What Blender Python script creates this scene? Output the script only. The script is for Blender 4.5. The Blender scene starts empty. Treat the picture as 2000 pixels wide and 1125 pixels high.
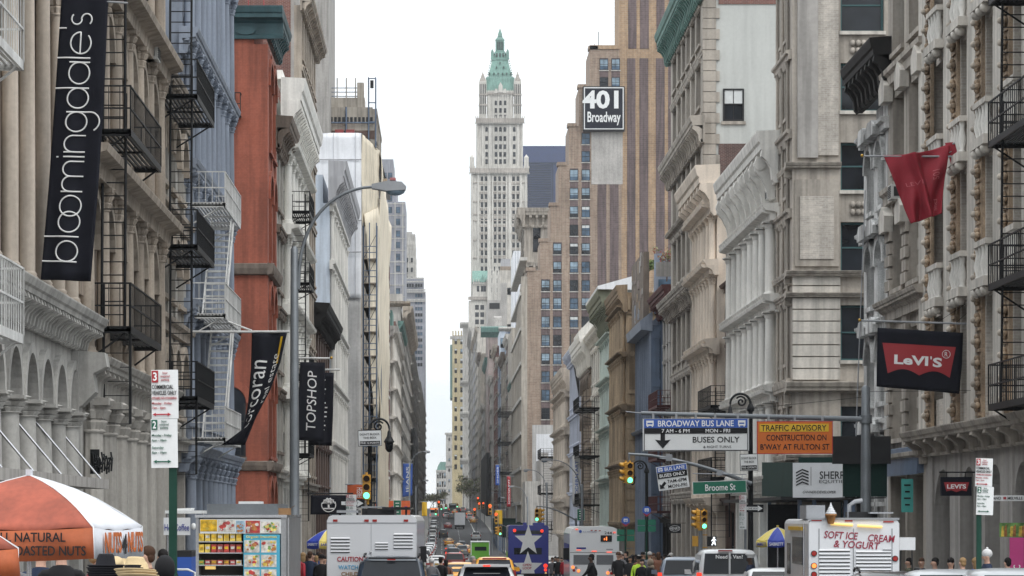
import bpy, bmesh, math, random
from mathutils import Matrix, Vector
random.seed(7)
S = bpy.context.scene
C = S.collection
F, VX, VY = 5500.0, 865.0, 1010.0          # focal length and vanishing point measured on the photograph; z = 0 is the eye
R = math.radians
# ---------------------------------------------------------------- camera
cd = bpy.data.cameras.new('camera'); cam = bpy.data.objects.new('camera', cd); C.objects.link(cam)
cam.location = (0, 0, 0); cam.rotation_euler = (R(90), 0, 0)
cd.sensor_width = 36; cd.lens = 36 * F / 2000; cd.shift_x = 135 / 2000; cd.shift_y = 447.5 / 2000
cd.clip_start = 0.5; cd.clip_end = 20000
S.camera = cam
S.view_settings.view_transform = 'Standard'; S.view_settings.look = 'None'; S.view_settings.gamma = 1
S.view_settings.exposure = 0.06
S.render.engine = 'CYCLES'
S.cycles.use_denoising = True; S.cycles.max_bounces = 6; S.cycles.volume_bounces = 1
# ---------------------------------------------------------------- overcast sky
w = bpy.data.worlds.new('World'); S.world = w; w.use_nodes = True
nt = w.node_tree; nt.nodes.clear(); N = nt.nodes.new; LK = nt.links.new
sky = N('ShaderNodeTexSky'); sky.sky_type = 'NISHITA'; sky.sun_disc = False
sky.sun_elevation = R(52); sky.sun_rotation = R(150)
bg = N('ShaderNodeBackground'); bg.inputs[1].default_value = 0.1
out = N('ShaderNodeOutputWorld')
tc = N('ShaderNodeTexCoord'); mp = N('ShaderNodeMapping'); mp.inputs['Scale'].default_value = (1.2, 1.2, 5)
nz = N('ShaderNodeTexNoise'); nz.inputs['Scale'].default_value = 3.2; nz.inputs['Detail'].default_value = 7; nz.inputs['Roughness'].default_value = .55
cr = N('ShaderNodeValToRGB'); cr.color_ramp.elements[0].position = .34; cr.color_ramp.elements[1].position = .62
cr.color_ramp.elements[0].color = (8.2, 9.0, 9.4, 1); cr.color_ramp.elements[1].color = (10.6, 10.7, 10.8, 1)
mx = N('ShaderNodeMix'); mx.data_type = 'RGBA'; mx.inputs[0].default_value = .94
LK(tc.outputs['Generated'], mp.inputs[0]); LK(mp.outputs[0], nz.inputs['Vector']); LK(nz.outputs[0], cr.inputs[0])
# an overcast dome is brighter overhead than at the horizon
sp = N('ShaderNodeSeparateXYZ'); LK(tc.outputs['Generated'], sp.inputs[0]); gr = N('ShaderNodeMapRange'); gr.inputs[1].default_value = 0; gr.inputs[2].default_value = 1; gr.inputs[3].default_value = 1.0; gr.inputs[4].default_value = 2.5
LK(sp.outputs[2], gr.inputs[0]); ml = N('ShaderNodeMix'); ml.data_type = 'RGBA'; ml.blend_type = 'MULTIPLY'; ml.inputs[0].default_value = 1; LK(cr.outputs[0], ml.inputs[6]); LK(gr.outputs[0], ml.inputs[7])
LK(sky.outputs[0], mx.inputs[6]); LK(ml.outputs[2], mx.inputs[7]); LK(mx.outputs[2], bg.inputs[0]); LK(bg.outputs[0], out.inputs[0])
# ---------------------------------------------------------------- sun behind thin cloud
sd = bpy.data.lights.new('sun', 'SUN'); sd.energy = 0.8; sd.angle = R(14); sd.color = (1, .95, .88)
so = bpy.data.objects.new('sun', sd); C.objects.link(so)
so.rotation_euler = (R(38), 0, R(150 - 180 + 62))


# ---------------------------------------------------------------- helpers
def P(px, py, Y): return Vector(((px - VX) * Y / F, Y, (VY - py) * Y / F))
def PX(px, Y): return (px - VX) * Y / F
def ZZ(py, Y): return (VY - py) * Y / F
GP = [(-40, -1.9), (30, -2.15), (71, -2.75), (115, -3.4), (145, -3.7), (175, -4.3), (336, -5.4), (430, -6.0), (500, -6.0), (550, -4.9), (620, -3.1), (700, -1.6),
      (900, .9), (1100, 2.8), (1400, 4.2), (2500, 5), (9000, 5)]
def G(Y):
    for (a, za), (b, zb) in zip(GP, GP[1:]):
        if Y <= b: return za + (zb - za) * (Y - a) / (b - a)
    return 5


def new_mat(name):
    m = bpy.data.materials.new(name); m.use_nodes = True
    n = m.node_tree; return m, n, n.nodes['Principled BSDF']


def mat(name, col, rough=.8, var=.18, scale=1.2, streak=0.0, brick=None, metal=0.0, emit=None, bump=0.0, spec=.5, stain=None):
    """solid paint / stone / metal with wear: large noise, fine grain, rain streaks, optional brick courses"""
    m, n, b = new_mat(name)
    b.inputs['Roughness'].default_value = rough; b.inputs['Metallic'].default_value = metal
    b.inputs['Specular IOR Level'].default_value = spec if max(col) > .06 or metal else .18
    c = (*col, 1)
    m.diffuse_color = c
    if emit:
        b.inputs['Base Color'].default_value = c
        b.inputs['Emission Color'].default_value = c; b.inputs['Emission Strength'].default_value = emit
        return m
    A = n.nodes.new; L = n.links.new
    geo = A('ShaderNodeNewGeometry')
    cur = None
    def mult(cur_sock, fac_sock, lo, hi, plo, phi):
        r = A('ShaderNodeMapRange'); r.inputs[1].default_value = plo; r.inputs[2].default_value = phi
        r.inputs[3].default_value = lo; r.inputs[4].default_value = hi
        L(fac_sock, r.inputs[0])
        x = A('ShaderNodeMix'); x.data_type = 'RGBA'; x.blend_type = 'MULTIPLY'; x.inputs[0].default_value = 1
        if isinstance(cur_sock, tuple): x.inputs[6].default_value = cur_sock
        else: L(cur_sock, x.inputs[6])
        L(r.outputs[0], x.inputs[7])
        return x.outputs[2]
    cur = c
    h = None
    if brick:
        c2, mortar, bw, bh = brick
        sx = A('ShaderNodeSeparateXYZ'); L(geo.outputs['Position'], sx.inputs[0])
        ad = A('ShaderNodeMath'); ad.operation = 'ADD'; L(sx.outputs[0], ad.inputs[0]); L(sx.outputs[1], ad.inputs[1])
        cb = A('ShaderNodeCombineXYZ'); L(ad.outputs[0], cb.inputs[0]); L(sx.outputs[2], cb.inputs[1])
        bt = A('ShaderNodeTexBrick'); L(cb.outputs[0], bt.inputs[0])
        bt.inputs['Color1'].default_value = c; bt.inputs['Color2'].default_value = (*c2, 1); bt.inputs['Mortar'].default_value = (*mortar, 1)
        bt.inputs['Scale'].default_value = 1; bt.inputs['Brick Width'].default_value = bw; bt.inputs['Row Height'].default_value = bh
        bt.inputs['Mortar Size'].default_value = bh * .09
        cur = bt.outputs[0]; h = bt.outputs['Fac']
    if var:
        a = A('ShaderNodeTexNoise'); a.inputs['Scale'].default_value = scale; a.inputs['Detail'].default_value = 6
        L(geo.outputs['Position'], a.inputs['Vector'])
        cur = mult(cur, a.outputs[0], 1 - var, 1 + var * .6, .3, .7)
        a2 = A('ShaderNodeTexNoise'); a2.inputs['Scale'].default_value = scale * 14; a2.inputs['Detail'].default_value = 2
        L(geo.outputs['Position'], a2.inputs['Vector'])
        cur = mult(cur, a2.outputs[0], 1 - var * .5, 1 + var * .4, .3, .7)
        h = h or a2.outputs[0]
    if streak:
        mp = A('ShaderNodeMapping'); mp.inputs['Scale'].default_value = (2.2, 2.2, .14); L(geo.outputs['Position'], mp.inputs[0])
        a = A('ShaderNodeTexNoise'); a.inputs['Scale'].default_value = 1.3; a.inputs['Detail'].default_value = 5; L(mp.outputs[0], a.inputs['Vector'])
        cur = mult(cur, a.outputs[0], 1 - streak, 1.05, .38, .58)
    if isinstance(cur, tuple): b.inputs['Base Color'].default_value = cur
    else: L(cur, b.inputs['Base Color'])
    if bump and h:
        bp = A('ShaderNodeBump'); bp.inputs['Strength'].default_value = bump; bp.inputs['Distance'].default_value = .02
        L(h, bp.inputs['Height']); L(bp.outputs[0], b.inputs['Normal'])
    return m


class MB:
    """collects shapes and links them as one mesh object"""
    def __init__(s, M=None): s.v = []; s.f = []; s.mi = []; s.sm = []; s.mats = []; s.M = M
    def add(s, vs, fs, m, smooth=False):
        if m not in s.mats: s.mats.append(m)
        i = s.mats.index(m); o = len(s.v)
        if s.M is not None: vs = [s.M @ Vector(p) for p in vs]
        s.v += [tuple(p) for p in vs]
        for f in fs: s.f.append([o + k for k in f]); s.mi.append(i); s.sm.append(smooth)
    def box(s, x0, x1, y0, y1, z0, z1, m):
        s.add([(x0, y0, z0), (x1, y0, z0), (x1, y1, z0), (x0, y1, z0), (x0, y0, z1), (x1, y0, z1), (x1, y1, z1), (x0, y1, z1)],
              [(0, 3, 2, 1), (4, 5, 6, 7), (0, 1, 5, 4), (1, 2, 6, 5), (2, 3, 7, 6), (3, 0, 4, 7)], m)
    def quad(s, pts, m, smooth=False): s.add(pts, [tuple(range(len(pts)))], m, smooth)
    def prism(s, poly, ax, a, b, m, smooth=False):
        """poly of 2D points; ax 'x': (y,z) extruded along x; 'y': (x,z) along y; 'z': (x,y) along z"""
        k = len(poly)
        if ax == 'x': f = lambda p, t: (t, p[0], p[1])
        elif ax == 'y': f = lambda p, t: (p[0], t, p[1])
        else: f = lambda p, t: (p[0], p[1], t)
        s.add([f(p, a) for p in poly] + [f(p, b) for p in poly], [tuple(range(k)), tuple(range(2 * k - 1, k - 1, -1))] +
              [(i, i + k, (i + 1) % k + k, (i + 1) % k) for i in range(k)], m, smooth)
    def cyl(s, p0, p1, r0, m, r1=None, n=8, cap=True, smooth=True):
        r1 = r0 if r1 is None else r1
        p0, p1 = Vector(p0), Vector(p1); d = (p1 - p0)
        if d.length < 1e-6: return
        d.normalize(); u = d.orthogonal().normalized(); w_ = d.cross(u)
        vs = []
        for p, r in ((p0, r0), (p1, r1)):
            for i in range(n):
                a = 2 * math.pi * i / n; vs.append(p + (u * math.cos(a) + w_ * math.sin(a)) * r)
        s.add(vs, [(i, (i + 1) % n, (i + 1) % n + n, i + n) for i in range(n)], m, smooth)
        if cap: s.add(vs, [tuple(range(n - 1, -1, -1)), tuple(range(n, 2 * n))], m)
    def tube(s, pts, r, m, n=6, r1=None):
        r1 = r if r1 is None else r1
        pts = [Vector(p) for p in pts]; k = len(pts); vs = []
        u = None
        for i, p in enumerate(pts):
            d = (pts[min(i + 1, k - 1)] - pts[max(i - 1, 0)]).normalized()
            if u is None: u = d.orthogonal().normalized()
            else:
                u = (u - d * u.dot(d));
                u = u.normalized() if u.length > 1e-5 else d.orthogonal().normalized()
            w_ = d.cross(u); rr = r + (r1 - r) * i / max(1, k - 1)
            for j in range(n):
                a = 2 * math.pi * j / n; vs.append(p + (u * math.cos(a) + w_ * math.sin(a)) * rr)
        fs = [(i * n + j, i * n + (j + 1) % n, (i + 1) * n + (j + 1) % n, (i + 1) * n + j) for i in range(k - 1) for j in range(n)]
        s.add(vs, fs, m, True); s.add(vs, [tuple(range(n - 1, -1, -1)), tuple(range((k - 1) * n, k * n))], m)
    def lathe(s, prof, m, n=12, cx=0, cy=0, flute=None, smooth=True, sq=None):
        vs = []
        for r, z in prof:
            for j in range(n):
                a = 2 * math.pi * j / n; q = r
                if flute: q = r * (1 + flute[1] * math.cos(flute[0] * a))
                vs.append((cx + q * math.cos(a), cy + q * math.sin(a), z))
        k = len(prof)
        fs = [(i * n + j, i * n + (j + 1) % n, (i + 1) * n + (j + 1) % n, (i + 1) * n + j) for i in range(k - 1) for j in range(n)]
        s.add(vs, fs, m, smooth); s.add(vs, [tuple(range(n - 1, -1, -1)), tuple(range((k - 1) * n, k * n))], m)
    def ball(s, c, r, m, n=10, k=7):
        rx, ry, rz = r if isinstance(r, tuple) else (r, r, r)
        vs = [(c[0], c[1], c[2] - rz)]
        for i in range(1, k):
            a = math.pi * i / k - math.pi / 2
            for j in range(n):
                t = 2 * math.pi * j / n
                vs.append((c[0] + rx * math.cos(a) * math.cos(t), c[1] + ry * math.cos(a) * math.sin(t), c[2] + rz * math.sin(a)))
        vs.append((c[0], c[1], c[2] + rz)); e = len(vs) - 1
        fs = [(0, 1 + (j + 1) % n, 1 + j) for j in range(n)]
        for i in range(k - 2):
            o = 1 + i * n; fs += [(o + j, o + (j + 1) % n, o + n + (j + 1) % n, o + n + j) for j in range(n)]
        o = 1 + (k - 2) * n; fs += [(o + j, o + (j + 1) % n, e) for j in range(n)]
        s.add(vs, fs, m, True)
    def mesh(s, name):
        me = bpy.data.meshes.new(name); me.from_pydata(s.v, [], s.f)
        for m in s.mats: me.materials.append(m)
        me.polygons.foreach_set('material_index', s.mi); me.polygons.foreach_set('use_smooth', s.sm)
        me.update(); return me
    def build(s, name, parent=None, label=None):
        return link(s.mesh(name), name, parent, label=label)


def link(me, name, parent=None, M=None, label=None):
    o = bpy.data.objects.new(name, me); C.objects.link(o)
    if parent: o.parent = parent
    if M is not None: o.matrix_basis = M
    if label: o['label'] = label
    return o
def tag(o, label, cat, group=None, kind=None):
    if label: o['label'] = label
    if cat: o['category'] = cat
    if group: o['group'] = group
    if kind: o['kind'] = kind
    return o
def thing(name, label, cat, loc=(0, 0, 0), rz=0, group=None):
    o = bpy.data.objects.new(name, None); C.objects.link(o); o.empty_display_size = .3
    o.location = loc; o.rotation_euler = (0, 0, rz)
    return tag(o, label, cat, group)
def struct(name, mb, kind='structure'): return tag(mb.build(name), None, None, None, kind)
def kids(o): return [c for c in C.objects if c.parent == o]
def copy_tree(o, label=None, loc=None, rz=None):
    """a copy of a thing with copies of its parts and sub-parts"""
    def cp(x, par):
        c = x.copy(); C.objects.link(c)
        if par: c.parent = par
        for k in CH.get(x.name, ()): cp(k, c)
        return c
    CH = {}
    for k in C.objects:
        if k.parent: CH.setdefault(k.parent.name, []).append(k)
    c = cp(o, None)
    if label: c['label'] = label
    if loc is not None: c.location = loc
    if rz is not None: c.rotation_euler = (0, 0, rz)
    return c


_TX = {}
def text(body, size, m, parent, M, name='lettering', bold=0.0, sx=1.0, shear=0.0, depth=.004, align='CENTER', space=1.0, wave=None, fit=None):
    """lettering as a thin mesh; M places it (local x right, y up, z towards the reader)"""
    cu = bpy.data.curves.new('lettering', 'FONT'); cu.body = body; cu.size = size; cu.align_x = align; cu.align_y = 'CENTER'
    cu.offset = bold * size; cu.shear = shear; cu.extrude = depth; cu.resolution_u = 3; cu.space_character = space
    t = bpy.data.objects.new('lettering', cu); C.objects.link(t)
    me = bpy.data.meshes.new_from_object(t)
    bpy.data.objects.remove(t); bpy.data.curves.remove(cu)
    me.name = name; me.materials.clear(); me.materials.append(m)
    for v in me.vertices:
        v.co.x *= sx
    if fit:
        xs = [v.co.x for v in me.vertices]; ys_ = [v.co.y for v in me.vertices]
        cx, cy = (max(xs) + min(xs)) / 2, (max(ys_) + min(ys_)) / 2; kx = fit[0] / (max(xs) - min(xs)); ky = fit[1] / (max(ys_) - min(ys_)) if fit[1] else kx
        for v in me.vertices: v.co.x = (v.co.x - cx) * kx; v.co.y = (v.co.y - cy) * ky
    if wave:
        bm = bmesh.new(); bm.from_mesh(me); bmesh.ops.triangulate(bm, faces=bm.faces[:]); bmesh.ops.subdivide_edges(bm, edges=bm.edges[:], cuts=2, use_grid_fill=True); bm.to_mesh(me); bm.free()
        for v in me.vertices: v.co = wave(v.co.copy())
    return link(me, name, parent, M)
def face_cam(x, y, z, rz=0.0, roll=0.0):
    """matrix for something whose local z points to the camera side (-Y), x right, y up"""
    return Matrix.Translation((x, y, z)) @ Matrix.Rotation(rz, 4, 'Z') @ Matrix.Rotation(R(90), 4, 'X') @ Matrix.Rotation(roll, 4, 'Z')
# ---------------------------------------------------------------- materials
M = {}
def dm(k, *a, **kw): M[k] = mat(k, *a, **kw)
dm('asphalt', (.055, .057, .062), .85, .25, .35, bump=.2); dm('paint_white', (.62, .62, .6), .7, .3, 1.5)
dm('pavement', (.26, .255, .245), .9, .2, .5); dm('kerb', (.33, .32, .3), .9, .2, 1); dm('soil', (.1, .1, .1), .9)
dm('cream', (.5, .43, .36), .75, .16, .7, .3); dm('white_iron', (.66, .64, .6), .65, .1, .8, .22)
dm('arcade_shaded', (.39, .38, .36), .75, .18, .9, .3); dm('tan', (.32, .255, .2), .8, .2, .7, .38); dm('tan_trim', (.4, .34, .28), .75, .2, 1, .35)  # arcade colour: white iron greyed to stand for street-level shade
dm('greycream', (.39, .37, .34), .8, .15, .8, .3); dm('bluegrey', (.235, .27, .335), .6, .12, .8, .25)
dm('pale_blue', (.52, .58, .66), .8, .08, .5, .2)
dm('red_paint', (.3, .085, .05), .8, .2, .5, .3, brick=((.29, .08, .047), (.25, .07, .04), .22, .075), bump=.25)
dm('teal', (.03, .075, .085), .6, .2, 1, .2); dm('brownstone', (.13, .085, .07), .85, .2, 1, .2)
dm('brown_trim', (.17, .135, .11), .8, .2, 1, .3); dm('black_iron', (.02, .021, .023), .5, .2, 2); dm('white_metal', (.62, .62, .61), .5, .15, 1.5, .2)
dm('dark_wood', (.022, .021, .021), .7, .3, 2); dm('brick_red', (.2, .075, .055), .9, .2, .8, .15, brick=((.15, .06, .05), (.3, .26, .24), .22, .075), bump=.2)
dm('brick_dark', (.12, .06, .05), .9, .2, .8, .15, brick=((.085, .045, .04), (.22, .2, .19), .22, .075), bump=.2)
dm('grey_stucco', (.36, .34, .32), .9, .15, .4, .25); dm('stone_grey', (.39, .35, .305), .85, .16, .6, .35)
dm('stone_tan', (.54, .48, .41), .85, .18, .6, .35); dm('limestone', (.55, .515, .465), .8, .15, .6, .3)
dm('marble', (.6, .6, .59), .6, .35, 1.6, .55); dm('putty_wall', (.5, .51, .49), .85, .06, .4, .05)
dm('brick_buff', (.43, .39, .35), .9, .2, .8, .2, brick=((.37, .33, .3), (.5, .47, .43), .3, .085), bump=.25)
dm('pier_brick', (.5, .455, .4), .9, .22, .9, .2, brick=((.4, .36, .32), (.52, .49, .45), .25, .08), bump=.25)
dm('rust_stone', (.4, .3, .21), .85, .4, 1.6, .45); dm('white_wall', (.76, .75, .71), .65, .1, .8, .2); dm('cream_iron', (.66, .57, .48), .7, .12, .8, .22); dm('green_copper', (.1, .2, .175), .7, .2, 1.2, .25)
dm('maroon', (.1, .035, .035), .7, .2, 1); dm('steel_blue', (.1, .14, .21), .5, .15, 1, .15); dm('ochre', (.4, .3, .2), .85, .22, .6, .35)
dm('ochre_dark', (.25, .18, .115), .85, .25, .8, .3); dm('mint', (.5, .58, .545), .7, .12, .6, .2); dm('olive', (.16, .17, .12), .7, .2, 1)
dm('lavender', (.5, .53, .62), .75, .1, .6, .2); dm('brown_brick', (.34, .26, .2), .9, .2, .12, .2, brick=((.28, .2, .155), (.36, .3, .25), .8, .3))
dm('tan_brick', (.42, .28, .17), .9, .2, .12, .15, brick=((.33, .22, .14), (.4, .32, .24), .8, .35)); dm('stripe_brick', (.15, .11, .11), .9, .2, .1, .3, brick=((.12, .09, .09), (.18, .14, .14), .8, .35))
dm('grey_patch', (.42, .4, .38), .9, .22, .25, .1); dm('sheet_white', (.72, .73, .76), .6, .07, .3, .1); dm('sheet_grey', (.47, .46, .45), .8, .16, .3, .2)
dm('sheet_cream', (.68, .6, .47), .7, .1, .4, .22); dm('purple_brick', (.3, .245, .23), .9, .25, .4, .2); dm('far_stone', (.5, .48, .45), .85, .2, .08, .3)
dm('far_tan', (.4, .36, .31), .85, .2, .1, .3); dm('terracotta', (.6, .575, .53), .8, .14, .06, .25); dm('terra_dark', (.42, .38, .34), .8, .3, .1, .3); dm('verdigris', (.17, .31, .265), .75, .25, .1, .25)
dm('yellow_brick', (.52, .43, .25), .9, .15, .1, .2); dm('far_grey', (.4, .4, .42), .85, .15, .06, .2); dm('glass_tower', (.012, .03, .11), .5, .2, .03); dm('tower_grey', (.28, .285, .32), .85, .15, .06, .2)
dm('frame_dark', (.03, .03, .032), .5, .1, 2); dm('frame_white', (.6, .6, .58), .5, .1, 2); dm('frame_teal', (.03, .09, .095), .5, .1, 2); dm('blind', (.6, .62, .62), .8, .1, 3)
dm('roof', (.07, .07, .07), .9, .2, .5); dm('shop_dark', (.035, .036, .04), .6, .3, .6)
dm('ac_grey', (.5, .5, .48), .6, .15, 3); dm('sign_white', (.74, .75, .75), .5, .05, 3); dm('rust_red', (.3, .05, .05), .6, .2, 1)


def glass(name, col, rough=.06):
    m, n, b = new_mat(name)
    b.inputs['Roughness'].default_value = rough; b.inputs['Specular IOR Level'].default_value = .4
    a = n.nodes.new('ShaderNodeTexNoise'); a.inputs['Scale'].default_value = .55; a.inputs['Detail'].default_value = 3
    g = n.nodes.new('ShaderNodeNewGeometry'); n.links.new(g.outputs['Position'], a.inputs['Vector'])
    r = n.nodes.new('ShaderNodeValToRGB'); n.links.new(a.outputs[0], r.inputs[0])
    r.color_ramp.elements[0].position = .35; r.color_ramp.elements[1].position = .7
    r.color_ramp.elements[0].color = (*[c * .55 for c in col], 1); r.color_ramp.elements[1].color = (*[c * 1.7 for c in col], 1)
    n.links.new(r.outputs[0], b.inputs['Base Color']); m.diffuse_color = (*col, 1); return m
M['glass'] = glass('glass', (.014, .017, .022)); M['glass_blue'] = glass('glass_blue', (.06, .1, .15)); M['glass_sky'] = glass('glass_sky', (.2, .27, .33), .12)
M['glass_car'] = glass('glass_car', (.012, .015, .02), .08); M['glass_car'].node_tree.nodes['Principled BSDF'].inputs['Specular IOR Level'].default_value = .22

# ---------------------------------------------------------------- architecture kit (local frame: x along the facade, y into the building, z up)
_MC = {}
def window_mesh(w_, h, style, arch, v):
    key = (round(w_, 2), round(h, 2), style, arch, v)
    if key in _MC: return _MC[key]
    b = MB(); fr = M[{'w': 'frame_white', 't': 'frame_teal'}.get(style, 'frame_dark')]
    gl = M['glass_blue' if style == 'b' else 'glass']
    t = min(.09, w_ * .09); x = w_ / 2
    if arch:
        pts = [(-x, 0), (x, 0)] + [(x * math.cos(a), h - x + x * math.sin(a)) for a in [math.pi * i / 10 for i in range(11)]]
        b.prism(pts, 'y', 0, .03, gl)
    else: b.box(-x, x, 0, .03, 0, h, gl)
    for a, c in ((-x, -x + t), (x - t, x)): b.box(a, c, -.06, 0, 0, h - (x if arch else 0), fr)
    b.box(-x + t, x - t, -.06, 0, 0, t, fr)
    if not arch: b.box(-x + t, x - t, -.06, 0, h - t, h, fr)
    b.box(-x + t, x - t, -.05, 0, h * .5, h * .5 + t * .7, fr)
    if w_ > 1.1 and style != 't':
        b.box(-.02, .02, -.03, 0, t, h * .5, fr); b.box(-.02, .02, -.03, 0, h * .5 + t, h - t - (x * .2 if arch else 0), fr)
    if v: b.box(-x + t, x - t, -.012, -.004, h * (.88 - .17 * v), h - t - (x * .55 if arch else 0), M['blind' if v < 3 else 'glass_sky'])  # low values draw a blind; the highest paints a sky reflection as paler glass
    _MC[key] = me = b.mesh('window'); return me


def column_mesh(h, r, m, kind):
    key = ('col', round(h, 2), round(r, 3), m.name, kind)
    if key in _MC: return _MC[key]
    b = MB(); ch = min(h * .14, r * 3.4) if kind != 'plain' else r * 1.2
    b.box(-r * 1.4, r * 1.4, -r * 1.4, r * 1.4, 0, r * .5, m)
    b.lathe([(r * 1.35, r * .5), (r * 1.4, r * .75), (r * 1.15, r * 1.0), (r * 1.25, r * 1.2), (r, r * 1.5)], m, 14)
    zt = h - ch
    b.lathe([(r, r * 1.5), (r * 1.0, h * .35), (r * .88, zt)], m, 40 if kind == 'flute' else 14, flute=(10, .06) if kind == 'flute' else None)
    if kind == 'plain':
        b.lathe([(r * .9, zt), (r * 1.1, zt + ch * .2), (r * 1.05, zt + ch * .4), (r * 1.35, zt + ch * .7)], m, 14)
    else:
        b.lathe([(r * .9, zt), (r * 1.15, zt + ch * .06), (r * .95, zt + ch * .12)], m, 12)
        for a, q, f in ((.1, 1.0, .1), (.42, 1.2, .16), (.72, 1.35, .2)):   # three tiers of leaves
            b.lathe([(r * q * .9, zt + ch * a), (r * q * 1.18, zt + ch * (a + .22)), (r * q * .95, zt + ch * (a + .3))], m, 32, flute=(8, f), smooth=False)
    b.box(-r * 1.5, r * 1.5, -r * 1.5, r * 1.5, zt + ch * .8, h, m)
    _MC[key] = me = b.mesh('column'); return me


class Bld:
    def __init__(s, name, label, side, X, Ya, Yb, top, wall, depth=16, rec=.4, group=None, base=None, sidewall=None):
        s.base = min(G(Ya), G(Yb)) - .05 if base is None else base
        s.L = Yb - Ya; s.D = depth; s.top = top; s.wall = wall; s.side = side; s.rec = rec; s.X = X; s.Ya = Ya; s.Yb = Yb
        if side == 'L': loc, rz = (X, Ya, s.base), R(90)
        elif side == 'R': loc, rz = (X, Yb, s.base), R(-90)
        else: loc, rz = (X, Ya, s.base), 0            # 'N': faces the camera, local x = world x
        if side == 'N': s.L = Yb; s.D = depth
        s.o = thing(name, label, 'building', loc, rz, group)
        s.T = Matrix.Translation((0, 0, -s.base))
        s.w = MB(s.T); s.t = MB(s.T); s.trim = None; s.wins = []; s.cols = []
        s.w.box(0, s.L, rec + .03, s.D, s.base, top, sidewall or wall)
        s.w.box(.3, s.L - .3, rec + .4, s.D - .3, top, top + .02, M['roof'])
        s.north = rec + .03
    def face(s, f):
        if f == 'F': return s.T, s.L
        if s.side == 'L': return s.T @ Matrix.Translation((0, s.D, 0)) @ Matrix.Rotation(R(-90), 4, 'Z'), s.D
        return s.T @ Matrix.Translation((s.L, 0, 0)) @ Matrix.Rotation(R(90), 4, 'Z'), s.D
    def facade(s, zs, nb, face='F', edge=.8, pw=.6, sill=.9, head=.5, arch=False, col=0, ckind='cor', wall=None, trim=None, fc=.22, fh=.35, win='d',
               kinds=None, hood=0, sillp=.1, skip=(), spd=.06, last=True, blinds=.4, colmat=None, rec=None, frontpier=True):
        Mx, W = s.face(face); wall = wall or s.wall; trim = trim or wall; rec = rec or s.rec
        if face != 'F': Mx = Mx @ Matrix.Translation((0, -rec - .03, 0))
        w_, t = MB(Mx), MB(Mx)
        bw = (W - 2 * edge) / nb; D = rec + .03
        w_.box(0, edge, 0, D, zs[0], zs[-1], wall); w_.box(W - edge, W, 0, D, zs[0], zs[-1], wall)
        for j in range(1, nb): w_.box(edge + j * bw - pw / 2, edge + j * bw + pw / 2, 0, D, zs[0], zs[-1], wall)
        for i, (z0, z1) in enumerate(zip(zs, zs[1:])):
            kd = kinds[i] if kinds else 'n'
            sl, hd = (sill, head) if kd != 's' else (.35, .7)
            for j in range(nb):
                xa = edge + j * bw + (pw / 2 if j else 0); xb = edge + (j + 1) * bw - (pw / 2 if j < nb - 1 else 0)
                if kd == 'b' or (i, j) in skip: w_.box(xa, xb, spd, D, z0, z1, wall); continue
                w_.box(xa, xb, spd, D, z0, z0 + sl, wall); w_.box(xa, xb, spd, D, z1 - hd, z1, wall)
                wh = z1 - hd - z0 - sl; xm = (xa + xb) / 2; ww = xb - xa; ar = arch and kd == 'n'
                if ar:
                    r = ww / 2; zc = z1 - hd - r
                    for sg in (-1, 1):
                        poly = [(xm + sg * r, zc)] + [(xm + sg * r * math.cos(a), zc + r * math.sin(a)) for a in [math.pi / 2 * q / 6 for q in range(1, 7)]] + [(xm + sg * r, zc + r)]
                        w_.prism(poly, 'y', spd, D, wall)
                        if hood: pass
                    if hood:
                        a_ = [math.pi * q / 10 for q in range(11)]
                        poly = [(xm + (r + .02) * math.cos(a), zc + (r + .02) * math.sin(a)) for a in a_] + [(xm + (r + .25) * math.cos(a), zc + (r + .25) * math.sin(a)) for a in reversed(a_)]
                        t.prism(poly, 'y', -hood, spd, trim)
                elif hood:
                    t.prism([(0.03, z1 - hd), (-hood * .6, z1 - hd + .05), (-hood, z1 - hd + .22), (-hood, z1 - hd + .28), (.03, z1 - hd + .34)], 'x', xa - .12, xb + .12, trim)
                if sillp and kd != 's': t.box(xa - .06, xb + .06, -sillp, spd - .003, z0 + sl - .14, z0 + sl + .004, trim)
                s.wins.append((Mx @ Matrix.Translation((xm, rec, z0 + sl)), ww, wh, win, ar, random.choice((0, 1, 2, 3)) if random.random() < blinds else 0))
            if col and kd != 'b':
                zc0 = z0 + .02; hh = z1 - (fh if fc else .1) - zc0
                for j in range(nb + 1):
                    x = edge * .5 if j == 0 else W - edge * .5 if j == nb else edge + j * bw
                    s.cols.append((Mx @ Matrix.Translation((x, -col * 1.2, zc0)), hh, col, colmat or trim, ckind))
            if fc and (last or i < len(zs) - 2):
                f2 = fc + (col * 2.2 if col else 0)
                t.prism([(.0, z1 - fh), (-f2 * .5, z1 - fh), (-f2 * .55, z1 - fh * .45), (-f2 * .95, z1 - fh * .3), (-f2, z1 - fh * .05), (-f2, z1), (0, z1 + .05)], 'x', -f2 * .8, W + f2 * .8, trim)
        s._merge(s.w, w_); s._merge(s.t, t)
    def _merge(s, a, b):
        for m in b.mats:
            if m not in a.mats: a.mats.append(m)
        o = len(a.v); a.v += b.v
        for f, mi, sm in zip(b.f, b.mi, b.sm): a.f.append([o + k for k in f]); a.mi.append(a.mats.index(b.mats[mi])); a.sm.append(sm)
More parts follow.
